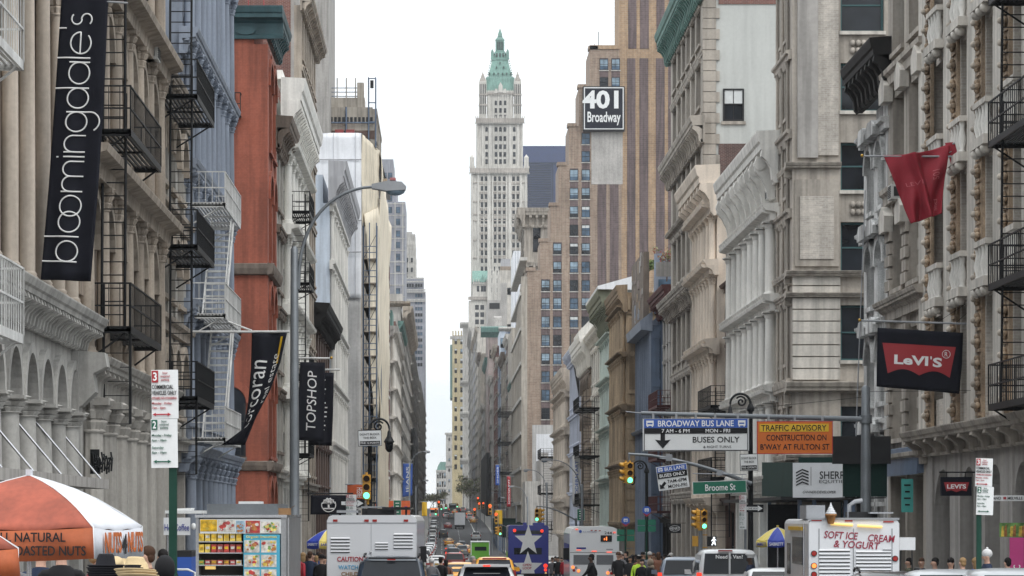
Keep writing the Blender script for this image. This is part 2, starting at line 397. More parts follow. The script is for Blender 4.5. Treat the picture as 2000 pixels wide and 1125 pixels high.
    def cornice(s, z, p, h, m, br=0, bw=.3, face='F', x0=None, x1=None, dent=0, name='cornice', parapet=0, bm=None):
        Mx, W = s.face(face)
        if face != 'F': Mx = Mx @ Matrix.Translation((0, 0, 0))
        b = MB(Mx); a0 = (-p if face == 'F' else -.02) if x0 is None else x0; a1 = W + p if x1 is None else x1
        if face != 'F': a0, a1 = ((0, W + p * 1.02) if s.side == 'L' else (-p * 1.02, W)) if x0 is None else (x0, x1)
        prof = [(.05, z - h), (-p * .22, z - h), (-p * .25, z - h * .9), (-p * .12, z - h * .86), (-p * .14, z - h * .5), (-p * .34, z - h * .42), (-p * .84, z - h * .36),
                (-p * .86, z - h * .24), (-p * .94, z - h * .2), (-p * 1.02, z - h * .04), (-p * 1.02, z), (.05, z + .06)]
        b.prism(prof, 'x', a0, a1, m)
        if br:
            k = max(1, int((a1 - a0) / br)); bm = bm or m
            for i in range(k + 1):
                x = a0 + .15 + i * (a1 - a0 - .3) / k
                b.prism([(-p * .1, z - h * .36), (-p * .8, z - h * .37), (-p * .84, z - h * .5), (-p * .6, z - h * .58), (-p * .42, z - h * .72), (-p * .36, z - h * .95), (-p * .22, z - h * 1.03), (-p * .1, z - h)],
                        'x', x - bw / 2, x + bw / 2, bm)
        if dent:
            k = int((a1 - a0) / dent)
            for i in range(k): b.box(a0 + i * dent, a0 + i * dent + dent * .55, -p * .5, -p * .1, z - h * .5, z - h * .42, m)
        if parapet: b.box(a0 + p * .5, a1 - p * .5, 0, .35, z + .06, z + parapet, m)
        return b.build(name, s.o)
    def finish(s):
        s.w.build('wall', s.o)
        if s.t.f: s.t.build('trim', s.o)
        ws = s.wins
        if len(ws) > 98: extra = ws[98:]; ws = ws[:98]
        else: extra = []
        for (m, a, h, st, ar, v) in ws: link(window_mesh(a, h, st, ar, v), 'window', s.o, m)
        if extra:
            b = MB()
            for (m, a, h, st, ar, v) in extra:
                me = window_mesh(a, h, st, ar, v)
                for p in me.polygons: b.add([m @ me.vertices[i].co for i in p.vertices], [tuple(range(len(p.vertices)))], me.materials[p.material_index])
            b.build('window_rows', s.o)['kind'] = 'stuff'
        for (m, h, r, mt, k) in s.cols[:98]: link(column_mesh(h, r, mt, k), 'column', s.o, m)
        if len(s.cols) > 98:
            b = MB()
            for (m, h, r, mt, k) in s.cols[98:]:
                me = column_mesh(h, r, mt, k)
                for p in me.polygons: b.add([m @ me.vertices[i].co for i in p.vertices], [tuple(range(len(p.vertices)))], me.materials[p.material_index])
            b.build('colonnade', s.o)['kind'] = 'stuff'
        return s.o


def shop(b, z1, nb, m=None, glassy=True):
    """street level: dark piers, glazing and a fascia"""
    z0 = b.base
    b.facade([z0, z1], nb, edge=.5, pw=.4, kinds=['s'], wall=m or b.wall, trim=m or b.wall, fc=.3, fh=.4, sillp=0)


def floors(z0, z1, n): return [z0 + (z1 - z0) * i / n for i in range(n + 1)]
# ---------------------------------------------------------------- ground
def strip(xa, xb, ya, yb, dz, m, step=6.0, mb=None):
    mb = mb or MB(); n = max(1, int((yb - ya) / step))
    ys = [ya + (yb - ya) * i / n for i in range(n + 1)]
    vs = []; 
    for y in ys: vs += [(xa, y, G(y) + dz), (xb, y, G(y) + dz)]
    mb.add(vs, [(2 * i, 2 * i + 1, 2 * i + 3, 2 * i + 2) for i in range(n)], m); return mb
b = MB()
ys = [-40, -10, 15, 30, 50, 71, 90, 115, 130, 145, 160, 175, 220, 280, 336, 380, 430, 465, 500, 525, 550, 585, 620, 660, 700, 800, 900, 1000, 1100, 1250, 1400, 1900, 2500, 4100]
vs = []
for y in ys: vs += [(-3000, y, G(y) - .012), (3000, y, G(y) - .012)]
b.add(vs, [(2 * i, 2 * i + 1, 2 * i + 3, 2 * i + 2) for i in range(len(ys) - 1)], M['soil']); struct('ground', b)
struct('road', strip(-3.2, 10.4, -40, 1500, 0, M['asphalt']))
b = MB()
for y0 in (100, 222, 333, 425): strip(-200, -3.2, y0, y0 + 22, 0, M['asphalt'], 4, b); strip(10.4, 200, y0, y0 + 22, 0, M['asphalt'], 4, b)
struct('cross_street', b)
def pavement(sx, blocks):
    b = MB()
    for y0, y1 in blocks:
        n = max(2, int((y1 - y0) / 5)); yy = [y0 + (y1 - y0) * i / n for i in range(n + 1)]
        xi, xk, xo = (-3.2, -3.45, -14) if sx < 0 else (10.4, 10.65, 20)
        for a, c in zip(yy, yy[1:]):
            za, zc = G(a), G(c)
            b.quad([(xi, a, za - .05), (xi, c, zc - .05), (xi, c, zc + .14), (xi, a, za + .14)], M['kerb'])
            b.quad([(xi, a, za + .14), (xi, c, zc + .14), (xk, c, zc + .14), (xk, a, za + .14)], M['kerb'])
            b.quad([(xk, a, za + .14), (xk, c, zc + .14), (xo, c, zc + .14), (xo, a, za + .14)], M['pavement'])
        for y in (y0, y1): b.quad([(xi, y, G(y) - .05), (xo, y, G(y) - .05), (xo, y, G(y) + .14), (xi, y, G(y) + .14)], M['kerb'])
    return b
BL = [(-40, 100), (122, 222), (244, 333), (355, 425), (447, 1480)]
o = struct('left_pavement', pavement(-1, BL)); o = struct('right_pavement', pavement(1, BL))
b = MB()
for x, pat in ((-.2, 0), (3.4, 0), (6.9, 1)):
    y = 20
    while y < 900:
        if not any(a - 8 < y < a + 30 for a in (100, 222, 333, 425)):
            strip(x - .07, x + .07, y, y + (3 if not pat else 8.9), .004, M['paint_white'], 3, b)
        y += 9
for y0 in (95, 124, 217, 246, 328, 357):
    x = -2.6
    while x < 10: strip(x, x + .45, y0, y0 + 3.2, .004, M['paint_white'], 3, b); x += 1.1
struct('road_marking', b)

# ---------------------------------------------------------------- left side, near to far
XL = -8.0
# L1: cream iron front with arcade
b = Bld('cast_iron_building', 'cream cast iron building at the left edge with tall slender columns over a white arcade', 'L', XL, 40.5, 61.5, 20, M['cream'], rec=.5, sidewall=M['cream'])
W = b.L; mb = MB(b.T); nb = 10; bw = W / nb
# arcade level
z0, zs_, zt = b.base, 2.2, 3.25
ar = MB(b.T)
for j in range(nb):
    xa, xb = j * bw + .28, (j + 1) * bw - .28; xm = (xa + xb) / 2; r = (xb - xa) / 2
    for sg in (-1, 1):
        poly = [(xm + sg * (r + .28), zs_), (xm + sg * r, zs_)] + [(xm + sg * r * math.cos(a), zs_ + r * 1.25 * math.sin(a)) for a in [math.pi / 2 * q / 7 for q in range(1, 8)]] + [(xm, 3.7), (xm + sg * (r + .28), 3.7)]
        ar.prism(poly, 'y', .0, .53, M['arcade_shaded'])
    a_ = [math.pi * q / 14 for q in range(15)]
    poly = [(xm + r * math.cos(a), zs_ + r * 1.25 * math.sin(a)) for a in a_] + [(xm + (r + .2) * math.cos(a), zs_ + (r * 1.25 + .2) * math.sin(a)) for a in reversed(a_)]
    ar.prism(poly, 'y', -.12, .0, M['arcade_shaded'])
    ar.box(j * bw - .28, j * bw + .28, .1, .53, z0, zs_, M['arcade_shaded'])
    ar.box(j * bw + .28, (j + 1) * bw - .28, .42, .5, -.3, 3.3, M['glass'])
    b.cols.append((b.T @ Matrix.Translation((j * bw, -.12, -.1)), zs_ + .1, .23, M['arcade_shaded'], 'cor'))
    ar.box(j * bw - .3, j * bw + .3, -.36, .2, z0, -.1, M['arcade_shaded'])
ar.box(W - .9, W, -.15, .53, z0, 3.7, M['arcade_shaded'])
ar.box(0, W, .02, .53, 3.68, 4.4, M['arcade_shaded']); ar.build('arcade', b.o)
b.cornice(4.35, .62, .75, M['arcade_shaded'], br=.42, bw=.16)
k = MB(b.T)   # end bracket of the cornice
k.prism([(0, 3.6), (-.7, 3.55), (-.75, 3.25), (-.45, 3.1), (-.5, 2.7), (-.2, 2.4), (0, 2.3)], 'x', W - .75, W - .15, M['arcade_shaded']); k.build('corbel', b.o)
# giant order over it
up = MB(b.T)
for j in range(nb):
    up.box(j * bw - .2, j * bw + .2, .05, .53, 4.35, 20, M['cream'])
    for q in (7.4, 10.95, 14.2, 17.6): up.box(j * bw + .2, (j + 1) * bw - .2, .22, .53, q - .6, q + .3, M['cream'])
    for zb, hh in ((4.75, 2.0), (7.8, 2.5), (11.35, 2.2), (14.7, 2.2)):
        b.wins.append((b.T @ Matrix.Translation((j * bw + bw / 2, .5, zb)), bw - .4, hh, 'd', False, random.choice((0, 0, 1, 2))))
    for zb, hh in ((4.4, 6.3), (11.6, 6.3)):
        b.cols.append((b.T @ Matrix.Translation((j * bw, -.16, zb)), hh, .155, M['cream'], 'cor'))
        b.cols.append((b.T @ Matrix.Translation((j * bw + .35, -.05, zb)), hh, .13, M['cream'], 'cor'))
for q in range(16):   # quoined end pier
    up.box(W - .75, W + (.0), -.1 - .07 * (q % 2), .53, 4.4 + q * .42, 4.4 + q * .42 + .38, M['tan'])
up.box(W - .7, W, -.02, .53, 4.35, 20, M['tan'])
up.build('upper_wall', b.o)
b.cornice(11.55, .5, .7, M['cream'], br=.5, bw=.18)
b.finish()

# L2: tan building
b = Bld('tan_building', 'tan stone building with fluted ground floor columns behind black fire escapes', 'L', XL, 61.5, 78, 22, M['tan'], rec=.5)
b.facade([b.base, 3.5], 7, edge=.6, pw=.6, sill=.6, head=1.2, col=.26, ckind='flute', wall=M['greycream'], trim=M['greycream'], fc=.1, fh=.9, colmat=M['greycream'], sillp=0)
b.cornice(3.5, .75, .75, M['greycream'], br=.9, bw=.28, x0=.02)
b.facade([3.5, 8.1, 12.6, 17, 21.5], 6, edge=.7, pw=.7, sill=.7, head=.9, arch=True, hood=.22, trim=M['tan_trim'], fc=.42, fh=.55, col=.16, colmat=M['tan_trim'], blinds=.3)
for i, z in enumerate((8.1, 12.6, 17)): b.cornice(z + .12, .4, .5, M['tan_trim'], br=1.1, bw=.22, x1=b.L)
b.finish()

# L3: low grey-cream building
b = Bld('grey_building', 'narrow grey cream building lower than the blue grey one beside it', 'L', XL - .1, 78, 88.6, 12.6, M['greycream'], rec=.4)
shop(b, 2.4, 3, M['greycream'])
b.facade([2.4, 5.8, 9.1, 12.4], 4, edge=.6, pw=.7, sill=.7, head=.8, arch=True, hood=.18, trim=M['tan_trim'], fc=.3, fh=.4)
b.cornice(12.7, .5, .6, M['tan_trim'], br=.8); q = MB(b.T); q.box(.4, 1.0, .5, 4, 12.6, 13.5, M['green_copper']); q.build('roof_tarp', b.o)
b.finish()

# L4: blue-grey corner building
b = Bld('blue_grey_building', 'blue grey cast iron corner building with columns and a bracketed cornice at each floor', 'L', XL - .2, 88.6, 106, 24.5, M['bluegrey'], rec=.55, sidewall=M['pale_blue'])
zf = [1.97, 6.57, 10.97, 15.07, 19.5, 24]
b.facade([b.base, zf[0]], 8, edge=.5, pw=.5, kinds=['s'], fc=.0, col=.2, colmat=M['bluegrey'], sillp=0)
b.facade(zf, 8, edge=.5, pw=.45, sill=.75, head=1.0, fc=0, col=.17, colmat=M['bluegrey'], fh=.5, blinds=.3)
for i, z in enumerate(zf[:5]): b.cornice(z + .25, .55 if i else .7, .8, M['bluegrey'], br=.62, bw=.15, dent=.25)
bal = MB(b.T)
for i in range(56):
    x = .3 + i * (b.L - .6) / 55; bal.lathe([(.06, 2.25), (.04, 2.35), (.085, 2.55), (.04, 2.75), (.06, 2.85)], M['bluegrey'], 6, cx=x, cy=-.35)
bal.box(0, b.L, -.45, -.25, 2.85, 2.97, M['bluegrey']); bal.build('balustrade', b.o)
b.finish()

# L5: red corner building
b = Bld('red_building', 'red orange painted brick corner building with a dark teal cornice', 'L', XL, 128.6, 135.6, 23.2, M['red_paint'], rec=.6, depth=18)
zf = [b.base, 2.3, 7.2, 11.3, 16.4, 21.6]
b.facade(zf, 2, edge=.9, pw=.5, sill=.5, head=.6, arch=True, hood=.1, fc=0, win='d', wall=M['red_paint'], trim=M['red_paint'])
n_ = MB(b.face('N')[0]); Wn = b.face('N')[1]
n_.box(0, Wn, -.06, 0, b.base, 2.1, M['red_paint'])
for z, h in ((2.1, .42), (11.05, .5)):
    n_.prism([(0, z), (-.2, z + .05), (-.28, z + h * .6), (-.3, z + h), (0, z + h + .05)], 'x', 0, Wn + .3, M['brown_trim'])
    f_ = MB(b.T); f_.prism([(0, z), (-.2, z + .05), (-.28, z + h * .6), (-.3, z + h), (0, z + h + .05)], 'x', -.3, b.L + .1, M['brown_trim']); f_.build('band_course', b.o)
n_.build('side_band', b.o)
# arched doorway on the side wall, small iron balconies
MN = b.face('N')[0]; xd = Wn - 1.75
b.wins.append((MN @ Matrix.Translation((xd, -.02, 2.75)), 1.5, 3.2, 'd', True, 0))
a_ = [math.pi * q / 12 for q in range(13)]; d = MB(MN)
d.prism([(xd + .78 * math.cos(a), 5.2 + .78 * math.sin(a)) for a in a_] + [(xd + 1.1 * math.cos(a), 5.2 + 1.1 * math.sin(a)) for a in reversed(a_)], 'y', -.16, -.002, M['red_paint'])
d.box(xd - .8, xd + .8, -.08, -.002, 2.6, 2.75, M['brown_trim']); d.build('door_hood', b.o)
for z in (2.56, 8.4, 12.6, 18.3, 20.2):
    if z in (12.6, 20.2): continue
    ba = MB(MN)
    ba.box(xd - .9, xd + .55, -.7, -.01, z - .06, z, M['black_iron'])
    for q in range(7):
        x = xd - .9 + q * 1.45 / 6; ba.box(x - .02, x + .02, -.7, -.66, z, z + 1.0, M['black_iron'])
    for zz_ in (.5, 1.0): ba.box(xd - .9, xd + .55, -.7, -.66, z + zz_ - .04, z + zz_, M['black_iron'])
    for x in (xd - .9, xd + .53): ba.box(x, x + .03, -.7, 0, z + .97, z + 1.0, M['black_iron'])
    ba.build('iron_balcony', b.o)
b.cornice(23.25, .7, 1.42, M['teal'], br=.8, bw=.3, x0=0, x1=b.L + .3); b.cornice(23.247, .698, 1.42, M['teal'], face='N')
f_ = MB(MN)    # swags on the frieze
for q in range(9):
    x = Wn - 1 - q * 1.5
    f_.prism([(x + .45 * math.cos(a), 22.2 + .2 * math.sin(a)) for a in [math.pi * 2 * k / 12 for k in range(12)]], 'y', -.2, -.05, M['teal'])
f_.build('frieze_ornament', b.o)
rl = MB(MN)
for q in range(14): rl.box(Wn - .2 - q * .7, Wn - .14 - q * .7, -.1, -.04, 23.2, 24.6, M['rust_red'])
for z in (23.7, 24.1, 24.55): rl.box(Wn - 9.4, Wn - .1, -.1, -.04, z, z + .07, M['rust_red'])
rl.box(Wn - 3.2, Wn - 2.2, .4, 1.4, 23.2, 25.2, M['rust_red']); rl.build('roof_railing', b.o)
b.finish()

# L5b brown narrow, L6 white ornate
b = Bld('brown_building', 'narrow brown trimmed building with a dark cornice between the red and the white building', 'L', XL, 135.6, 141, 19.0, M['greycream'], rec=.4)
shop(b, 2.3, 2); b.facade(floors(2.3, 18.0, 4), 2, edge=.5, pw=.6, hood=.2, trim=M['brown_trim'], fc=.25); b.cornice(19.2, .8, 1.5, M['brown_trim'], br=.9, bw=.3); b.finish()
b = Bld('white_building', 'white painted building with a deep scrolled cornice rising to a gable beside the red building', 'L', XL, 141, 159.5, 21.6, M['white_wall'], rec=.45)
shop(b, 2.2, 6, M['white_wall'])
b.facade([2.2, 6.4, 10.6, 14.6, 18.6], 6, edge=.5, pw=.5, sill=.7, head=.8, arch=True, hood=.3, fc=.4, fh=.5, col=.2, colmat=M['white_wall'])
b.cornice(21.8, 1.15, 3.0, M['white_wall'], br=1.0, bw=.4, dent=.4, parapet=.5); b.finish()

# L7 tall tan with brick flank
b = Bld('tall_building', 'tall tan grey building with a brick flank wall rising behind the white cornice', 'L', XL, 159.5, 177, 31, M['grey_stucco'], rec=.4, sidewall=M['grey_stucco'])
shop(b, 2.0, 6, M['stone_grey'])
b.facade([2.0, 6, 9.9, 13.9, 17.9, 21.8, 25.6, 29.0], 7, edge=.6, pw=.75, sill=.5, head=.5, wall=M['tan_trim'], trim=M['tan_trim'], fc=.12, fh=.3)
MN, Wn = b.face('N'); q = MB(MN); q.box(0, Wn - .62, -.05, -.003, b.base, 31, M['brick_red']); q.build('brick_flank', b.o)
b.cornice(29.4, .7, .8, M['tan_trim'], br=.9); b.finish()
# L8b brownstone, low
b = Bld('brownstone', 'low dark brownstone with a black bracketed cornice', 'L', XL, 177, 199, 13.2, M['brownstone'], rec=.3)
shop(b, 1.2, 6, M['brownstone']); b.facade(floors(1.2, 12.2, 3), 6, edge=.6, pw=1.2, hood=.22, fc=0); b.cornice(13.4, .9, 1.6, M['dark_wood'], br=1.0)
q = MB(b.T); q.box(6, 14, 2, 6, 13.2, 19, M['grey_stucco']); q.prism([(7, 19), (13.5, 19), (13.5, 21)], 'y', 1.0, 5.0, M['grey_stucco']); q.build('roof_bulkhead', b.o); b.finish()
# L9 light blue
b = Bld('pale_blue_building', 'pale blue white cast iron building with a steep grey cornice before the wrapped scaffold', 'L', XL, 199, 229, 24.2, M['pale_blue'], rec=.45, depth=10, sidewall=M['pale_blue'])
shop(b, .6, 8, M['pale_blue'])
b.facade([.6, 5.3, 9.6, 13.9, 18.1, 22.2], 9, edge=.5, pw=.6, sill=.6, head=.8, arch=True, hood=.2, fc=.15, fh=.6, col=.14, wall=M['pale_blue'], trim=M['white_iron'], colmat=M['white_iron'])
b.cornice(25.0, 1.25, 2.9, M['far_grey'], br=1.6, bw=.45)
MN, Wn = b.face('N'); q = MB(MN); q.box(0, Wn - 4.2, -.2, -.01, b.base, 24.2, M['brick_red']); q.build('brick_strip', b.o); b.finish()

# L10 scaffold-wrapped building
b = Bld('wrapped_building', 'tall building wrapped in white sheeting behind scaffolding', 'L', XL, 232, 272, 31.2, M['grey_stucco'], rec=.4, depth=24)
b.facade(floors(b.base, 31, 8), 10, edge=.6, pw=1.4, fc=.2, wall=M['tan_trim'], trim=M['tan_trim']); b.finish()
sc = thing('scaffold', 'scaffold wrapped in white and cream sheeting with an open dark bay of platforms', 'scaffold', (-6.6, 232, G(240)))
zb = G(240)
def sheet(pts, m, name, wob, nu=26, nv=30):
    """wrinkled sheet between 4 corners (p00,p10,p11,p01)"""
    rnd = random.Random(name + str(pts[0])); ph = [rnd.uniform(0, 6) for _ in range(8)]
    q = MB(); p = [Vector(x) for x in pts]; nrm = (p[1] - p[0]).cross(p[3] - p[0]).normalized(); vs = []
    for j in range(nv + 1):
        for i in range(nu + 1):
            u, v = i / nu, j / nv
            x = p[0] * (1 - u) * (1 - v) + p[1] * u * (1 - v) + p[2] * u * v + p[3] * (1 - u) * v
            d = math.sin(u * 11 + ph[0] + 2 * math.sin(v * 4 + ph[3])) * .5 + math.sin(u * 23 + ph[1] + v * 5) * .3 + math.sin(v * 31 + ph[2]) * .35 + math.sin(u * 5 + v * 9 + ph[4]) * .5
            vs.append(x + nrm * d * wob)
    q.add(vs, [(j * (nu + 1) + i, j * (nu + 1) + i + 1, (j + 1) * (nu + 1) + i + 1, (j + 1) * (nu + 1) + i) for j in range(nv) for i in range(nu)], m, True)
    o = q.build(name, sc); s_ = o.modifiers.new('thick', 'SOLIDIFY'); s_.thickness = .03
    return o
def rel(x, y, z): return (x + 6.6, y - 232, z - zb)
zt = 31.6
sheet([rel(-19, 231.6, 18), rel(-6.7, 231.6, 18), rel(-6.7, 231.6, zt), rel(-19, 231.6, zt)], M['sheet_white'], 'white_sheeting', .07)
sheet([rel(-19, 231.7, -3.5), rel(-6.75, 231.7, -3.5), rel(-6.75, 231.7, 18), rel(-19, 231.7, 18)], M['sheet_grey'], 'grey_netting', .05)
sheet([rel(-6.65, 231.7, 24), rel(-5.5, 236, 24), rel(-5.3, 236, zt - .9), rel(-6.65, 231.7, zt - .1)], M['sheet_cream'], 'cream_sheeting', .06, 10, 16)
sheet([rel(-5.5, 236, -2), rel(-5.3, 272, -2), rel(-5.0, 272, zt - 3.5), rel(-5.3, 236, zt - 1)], M['sheet_cream'], 'cream_sheeting', .16, 40, 30)
sheet([rel(-5.75, 232, 8), rel(-5.35, 236, 8), rel(-5.4, 236, 26), rel(-6.3, 232, 25)], M['sheet_cream'], 'cream_sheeting', .12, 8, 20)
q = MB(); q.add([rel(-19, 231.6, zt), rel(-6.65, 231.6, zt), rel(-5.3, 236, zt - 1), rel(-5.0, 272, zt - 1), rel(-19, 272, zt + .6), rel(-19, 250, zt + .8)], [(0, 1, 2, 3, 4, 5)], M['sheet_white']); q.build('sheeting_roof', sc)
q = MB()
for zz_ in [zb + k * 2.0 for k in range(int((25 - zb) / 2))]:
    q.box(.05, 1.1, .0, 36, zz_ - zb, zz_ - zb + .07, M['tan_trim'])
    for dz in (.55, 1.05): q.tube([(.0, 0, zz_ - zb + dz), (1.1, 0, zz_ - zb + dz)], .035, M['steel_blue'], 5)
    q.tube([(.05, 0, zz_ - zb), (1.1, 0, zz_ - zb + 2)], .025, M['black_iron'], 4)
q.build('platform', sc)
q = MB()
for x in (0.02, .55, 1.12):
    for y in (0, 2.5, 9, 18, 27, 36): q.tube([(x, y, -.2), (x, y, 29)], .045, M['steel_blue'], 6)
q.build('standard_tube', sc)
q = MB()
for dz in (2.2, 4.6, 7.2, 9.8): q.tube([rel(-19, 231.45, zt - dz), rel(-6.7, 231.45, zt - dz)], .05, M['far_grey'], 5)
for x in range(7): q.tube([rel(-18 + x * 1.8, 231.47, 18), rel(-18 + x * 1.8, 231.47, zt)], .03, M['far_grey'], 4)
q.build('tie_tube', sc)

# L8 set-back grey tower, L11 building behind scaffold
b = Bld('concrete_tower', 'plain grey concrete tower with no windows high behind the left row', 'N', -26, 330, 12.6, 80, M['grey_stucco'], depth=20); b.finish()
b = Bld('rooftop_building', 'brown building with steel frames on its roof behind the white sheeting', 'L', XL, 338, 366, 49.2, M['far_tan'], depth=18)
b.facade(floors(b.base, 49, 12), 6, wall=M['far_tan'], fc=.1)
MN, Wn = b.face('N'); MN = MN @ Matrix.Translation((0, 0, 3.2)); q = MB(MN)
q.box(2, Wn - .2, -.06, -.003, 42.2, 43.2, M['brownstone']); q.box(0, Wn - 1.4, .3, 4, 45.9, 47.2, M['far_tan'])
for i in range(12): q.box(Wn - 6 + i * .48, Wn - 5.7 + i * .48, -.1, -.01, 44.2, 44.8, M['frame_dark'])
q.box(Wn - 2.3, Wn - 1.5, .2, 2, 46, 49, M['far_tan'])
q.build('roof_house', b.o)
q = MB(MN)
for i in range(6): q.tube([(Wn - 8 + i * 1.1, .6, 47), (Wn - 8 + i * 1.1, .6, 49.6)], .08, M['far_stone'], 5)
for z in (47.4, 47.9, 48.4): q.tube([(Wn - 9, .6, z), (Wn - 2.2, .6, z)], .06, M['bluegrey'], 5)
for x in (Wn - .9, Wn - .05): q.tube([(x, -.3, 36), (x, -.3, 49.4)], .09, M['steel_blue'], 5); q.tube([(x, -1.3, 36), (x, -1.3, 49.4)], .07, M['steel_blue'], 5)
for z in (41, 44.2, 46.5, 49.4): q.tube([(Wn - 1, -.3, z), (Wn, -.3, z)], .07, M['steel_blue'], 5)
q.tube([(Wn - 6.4, -.3, 44.1), (Wn - .2, -.3, 44.1)], .1, M['steel_blue'], 5); q.tube([(Wn - 6.3, -.3, 41), (Wn - 6.3, -.3, 46)], .12, M['steel_blue'], 5); q.tube([(Wn - 3.6, -.3, 41), (Wn - 3.6, -.3, 46)], .12, M['steel_blue'], 5)
q.box(Wn - .7, Wn - .3, -.9, -.4, 48.2, 49.1, M['black_iron']); q.build('steel_frame', b.o)
q = MB(MN); q.box(Wn - 4.9, Wn - 3.9, -.9, -.2, 42.1, 43.2, M['rust_red']); q.box(Wn - 3.6, Wn - 2.6, -.9, -.2, 42.1, 43.2, M['rust_red']); q.build('site_container', b.o)
b.finish()
# far left: red brick, white stone, stepped towers
def pane_grid(b, x0, x1, nx, z0, z1, nz, ww, wh, win='d', blinds=.4, y=-.03, face='F'):
    Mx = b.face(face)[0]
    for i in range(nx):
        for j in range(nz):
            x = x0 + (x1 - x0) * (i + .5) / nx; z = z0 + (z1 - z0) * (j + .5) / nz
            b.wins.append((Mx @ Matrix.Translation((x, y + .03, z - wh / 2)), ww, wh, win, False, random.choice((1, 2, 3)) if random.random() < blinds else 0))
def npan(name, label, x0, x1, Y, ytop, wall, nx=2, nz=8, ww=1.3, wh=1.8, zlo=None, depth=30, win='d', blinds=.4):
    """block facing the camera with its edges given at its own distance"""
    a, c = PX(x0, Y), PX(x1, Y); top = ZZ(ytop, Y)
    b = Bld(name, label, 'N', a, Y, c - a, top, wall, depth=depth, rec=-.03)
    if nx: pane_grid(b, .3, b.L - .3, nx, zlo if zlo is not None else top * .25, top - 1, nz, ww, wh, win, blinds)
    return b
b = Bld('red_brick_building', 'red brick building with white banded windows just past the cream sheeting', 'L', XL, 372, 425, ZZ(432, 385), M['brick_red'], depth=14)
b.facade(floors(b.base, 38, 11), 12, wall=M['brick_red'], trim=M['far_stone'], fc=.05); pane_grid(b, 9, 13, 1, 10, 38, 8, 1.4, 2.2, 'w', 1, face='N')
q = MB(b.face('N')[0])
for z in range(8, 40, 4): q.box(0, b.face('N')[1], -.1, -.02, z + .2, z + .45, M['far_stone'])
q.prism([(4, 40), (13.8, 40), (13.8, 46), (12, 47)], 'y', 1, 4, M['mint']); q.build('stone_band', b.o); b.finish()
b = Bld('white_stone_building', 'old white stone building with quoins and a green roof box at the far left', 'L', XL, 428, 500, ZZ(650, 440), M['limestone'], depth=14)
b.facade(floors(b.base, 28, 8), 12, col=.3, fc=.5, colmat=M['limestone']); b.cornice(29, 1.2, 1.6, M['far_stone'], br=2)
q = MB(b.T); q.box(.5, 12, -.3, 5, 29, 31.5, M['green_copper']); q.build('roof_box', b.o)
MN, Wn = b.face('N'); q = MB(MN)
for i in range(40): q.box(Wn - 1.0 - .3 * (i % 2), Wn + .02, -.08, -.01, -6 + i * .88, -6 + i * .88 + .7, M['marble'])
q.build('quoin', b.o); b.finish()
b = Bld('brick_loft', 'dull red brick loft with pale quoins between pale stone fronts at the far left', 'L', XL, 503, 560, ZZ(640, 520), M['brick_red'], depth=14)
b.facade(floors(b.base, 33, 9), 10, wall=M['far_stone'], trim=M['far_stone'], fc=.6); b.cornice(ZZ(640, 520), 1, 1.5, M['green_copper'], br=2); b.finish()
b = Bld('cornice_building', 'pale stone building topped by a broad cornice and balustrade at the far left', 'L', XL, 565, 690, ZZ(610, 580), M['far_stone'], depth=18)
b.facade(floors(b.base, 38, 10), 16, fc=.3, wall=M['far_stone']); b.cornice(ZZ(610, 580), 2.0, 2.4, M['tan_trim'], br=1.6)
MN, Wn = b.face('N'); pane_grid(b, Wn - 6, Wn - 1, 2, 12, 38, 6, 1.4, 2, face='N')
q = MB(MN); q.box(0, Wn - .2, .2, 4, ZZ(610, 580), ZZ(585, 580), M['far_stone']); q.box(Wn - 8, Wn - 4, .2, 4, ZZ(585, 580), ZZ(545, 580), M['far_stone'])
q.prism([(0, ZZ(610, 580)), (-1.4, ZZ(604, 580)), (-1.5, ZZ(600, 580)), (0, ZZ(599, 580))], 'x', 0, Wn + 1.5, M['tan_trim']); q.build('roof_house', b.o); b.finish()
b = Bld('dark_loft', 'plain brown stone front with a black sheeted lower wall at the far left', 'L', XL, 695, 905, ZZ(700, 800), M['purple_brick'], depth=14)
b.facade(floors(b.base, 42, 11), 22, fc=.8, wall=M['far_tan'], trim=M['far_stone']); q = MB(b.T); q.box(0, 80, -1.2, -.6, -2, 22, M['frame_dark']); q.build('black_sheeting', b.o); b.finish()
b = Bld('tan_loft', 'tan stone front closing the left row', 'L', XL, 910, 1230, ZZ(752, 1000), M['far_tan'], depth=14)
b.facade(floors(b.base + 4, 44, 12), 30, fc=.9, wall=M['far_tan'], trim=M['far_stone']); b.finish()
# stepped tower with blue windows
t = thing('stepped_tower', 'grey tan stepped tower with rows of small blue windows at the far left', 'building', (PX(780, 900), 900, G(900)))
Yt = 900; k = 900 / 5500
q = MB(Matrix.Translation((-PX(780, Yt), -900, -G(900))))
for x0, x1, yt, y in ((690, 768, 311, 0), (700, 774.5, 354, -2), (705, 792, 397, -4)): q.box(PX(x0, Yt), PX(x1, Yt), 900 + y, 930, G(900), ZZ(yt, Yt), M['tower_grey'])
for i in range(24): q.box(PX(690, Yt), PX(791.5, Yt), 895.85, 896, ZZ(400 + i * 22.6, Yt) - .25, ZZ(400 + i * 22.6, Yt), M['far_stone'])
for x in (750, 757, 771, 786): q.box(PX(x, Yt), PX(x + 2, Yt), 895.86, 896, G(900), ZZ(398, Yt), M['far_stone'])
q.box(PX(762, Yt), PX(773, Yt), 897, 905, ZZ(354, Yt), ZZ(349, Yt), M['rust_red'])
q.build('wall', t)
for x, ys_ in ((751, (414, 390, 346)), (762, (414, 390, 346)), (778, (414, 437, 460, 482, 505, 528, 572, 594))):
    for y in ys_: link(window_mesh(1.35, 2.0, 'b', False, 0), 'window', t, Matrix.Translation((PX(x, Yt) - PX(780, Yt), -(4 if y > 398 else 2) - .02, ZZ(y + 5, Yt) - G(900))))
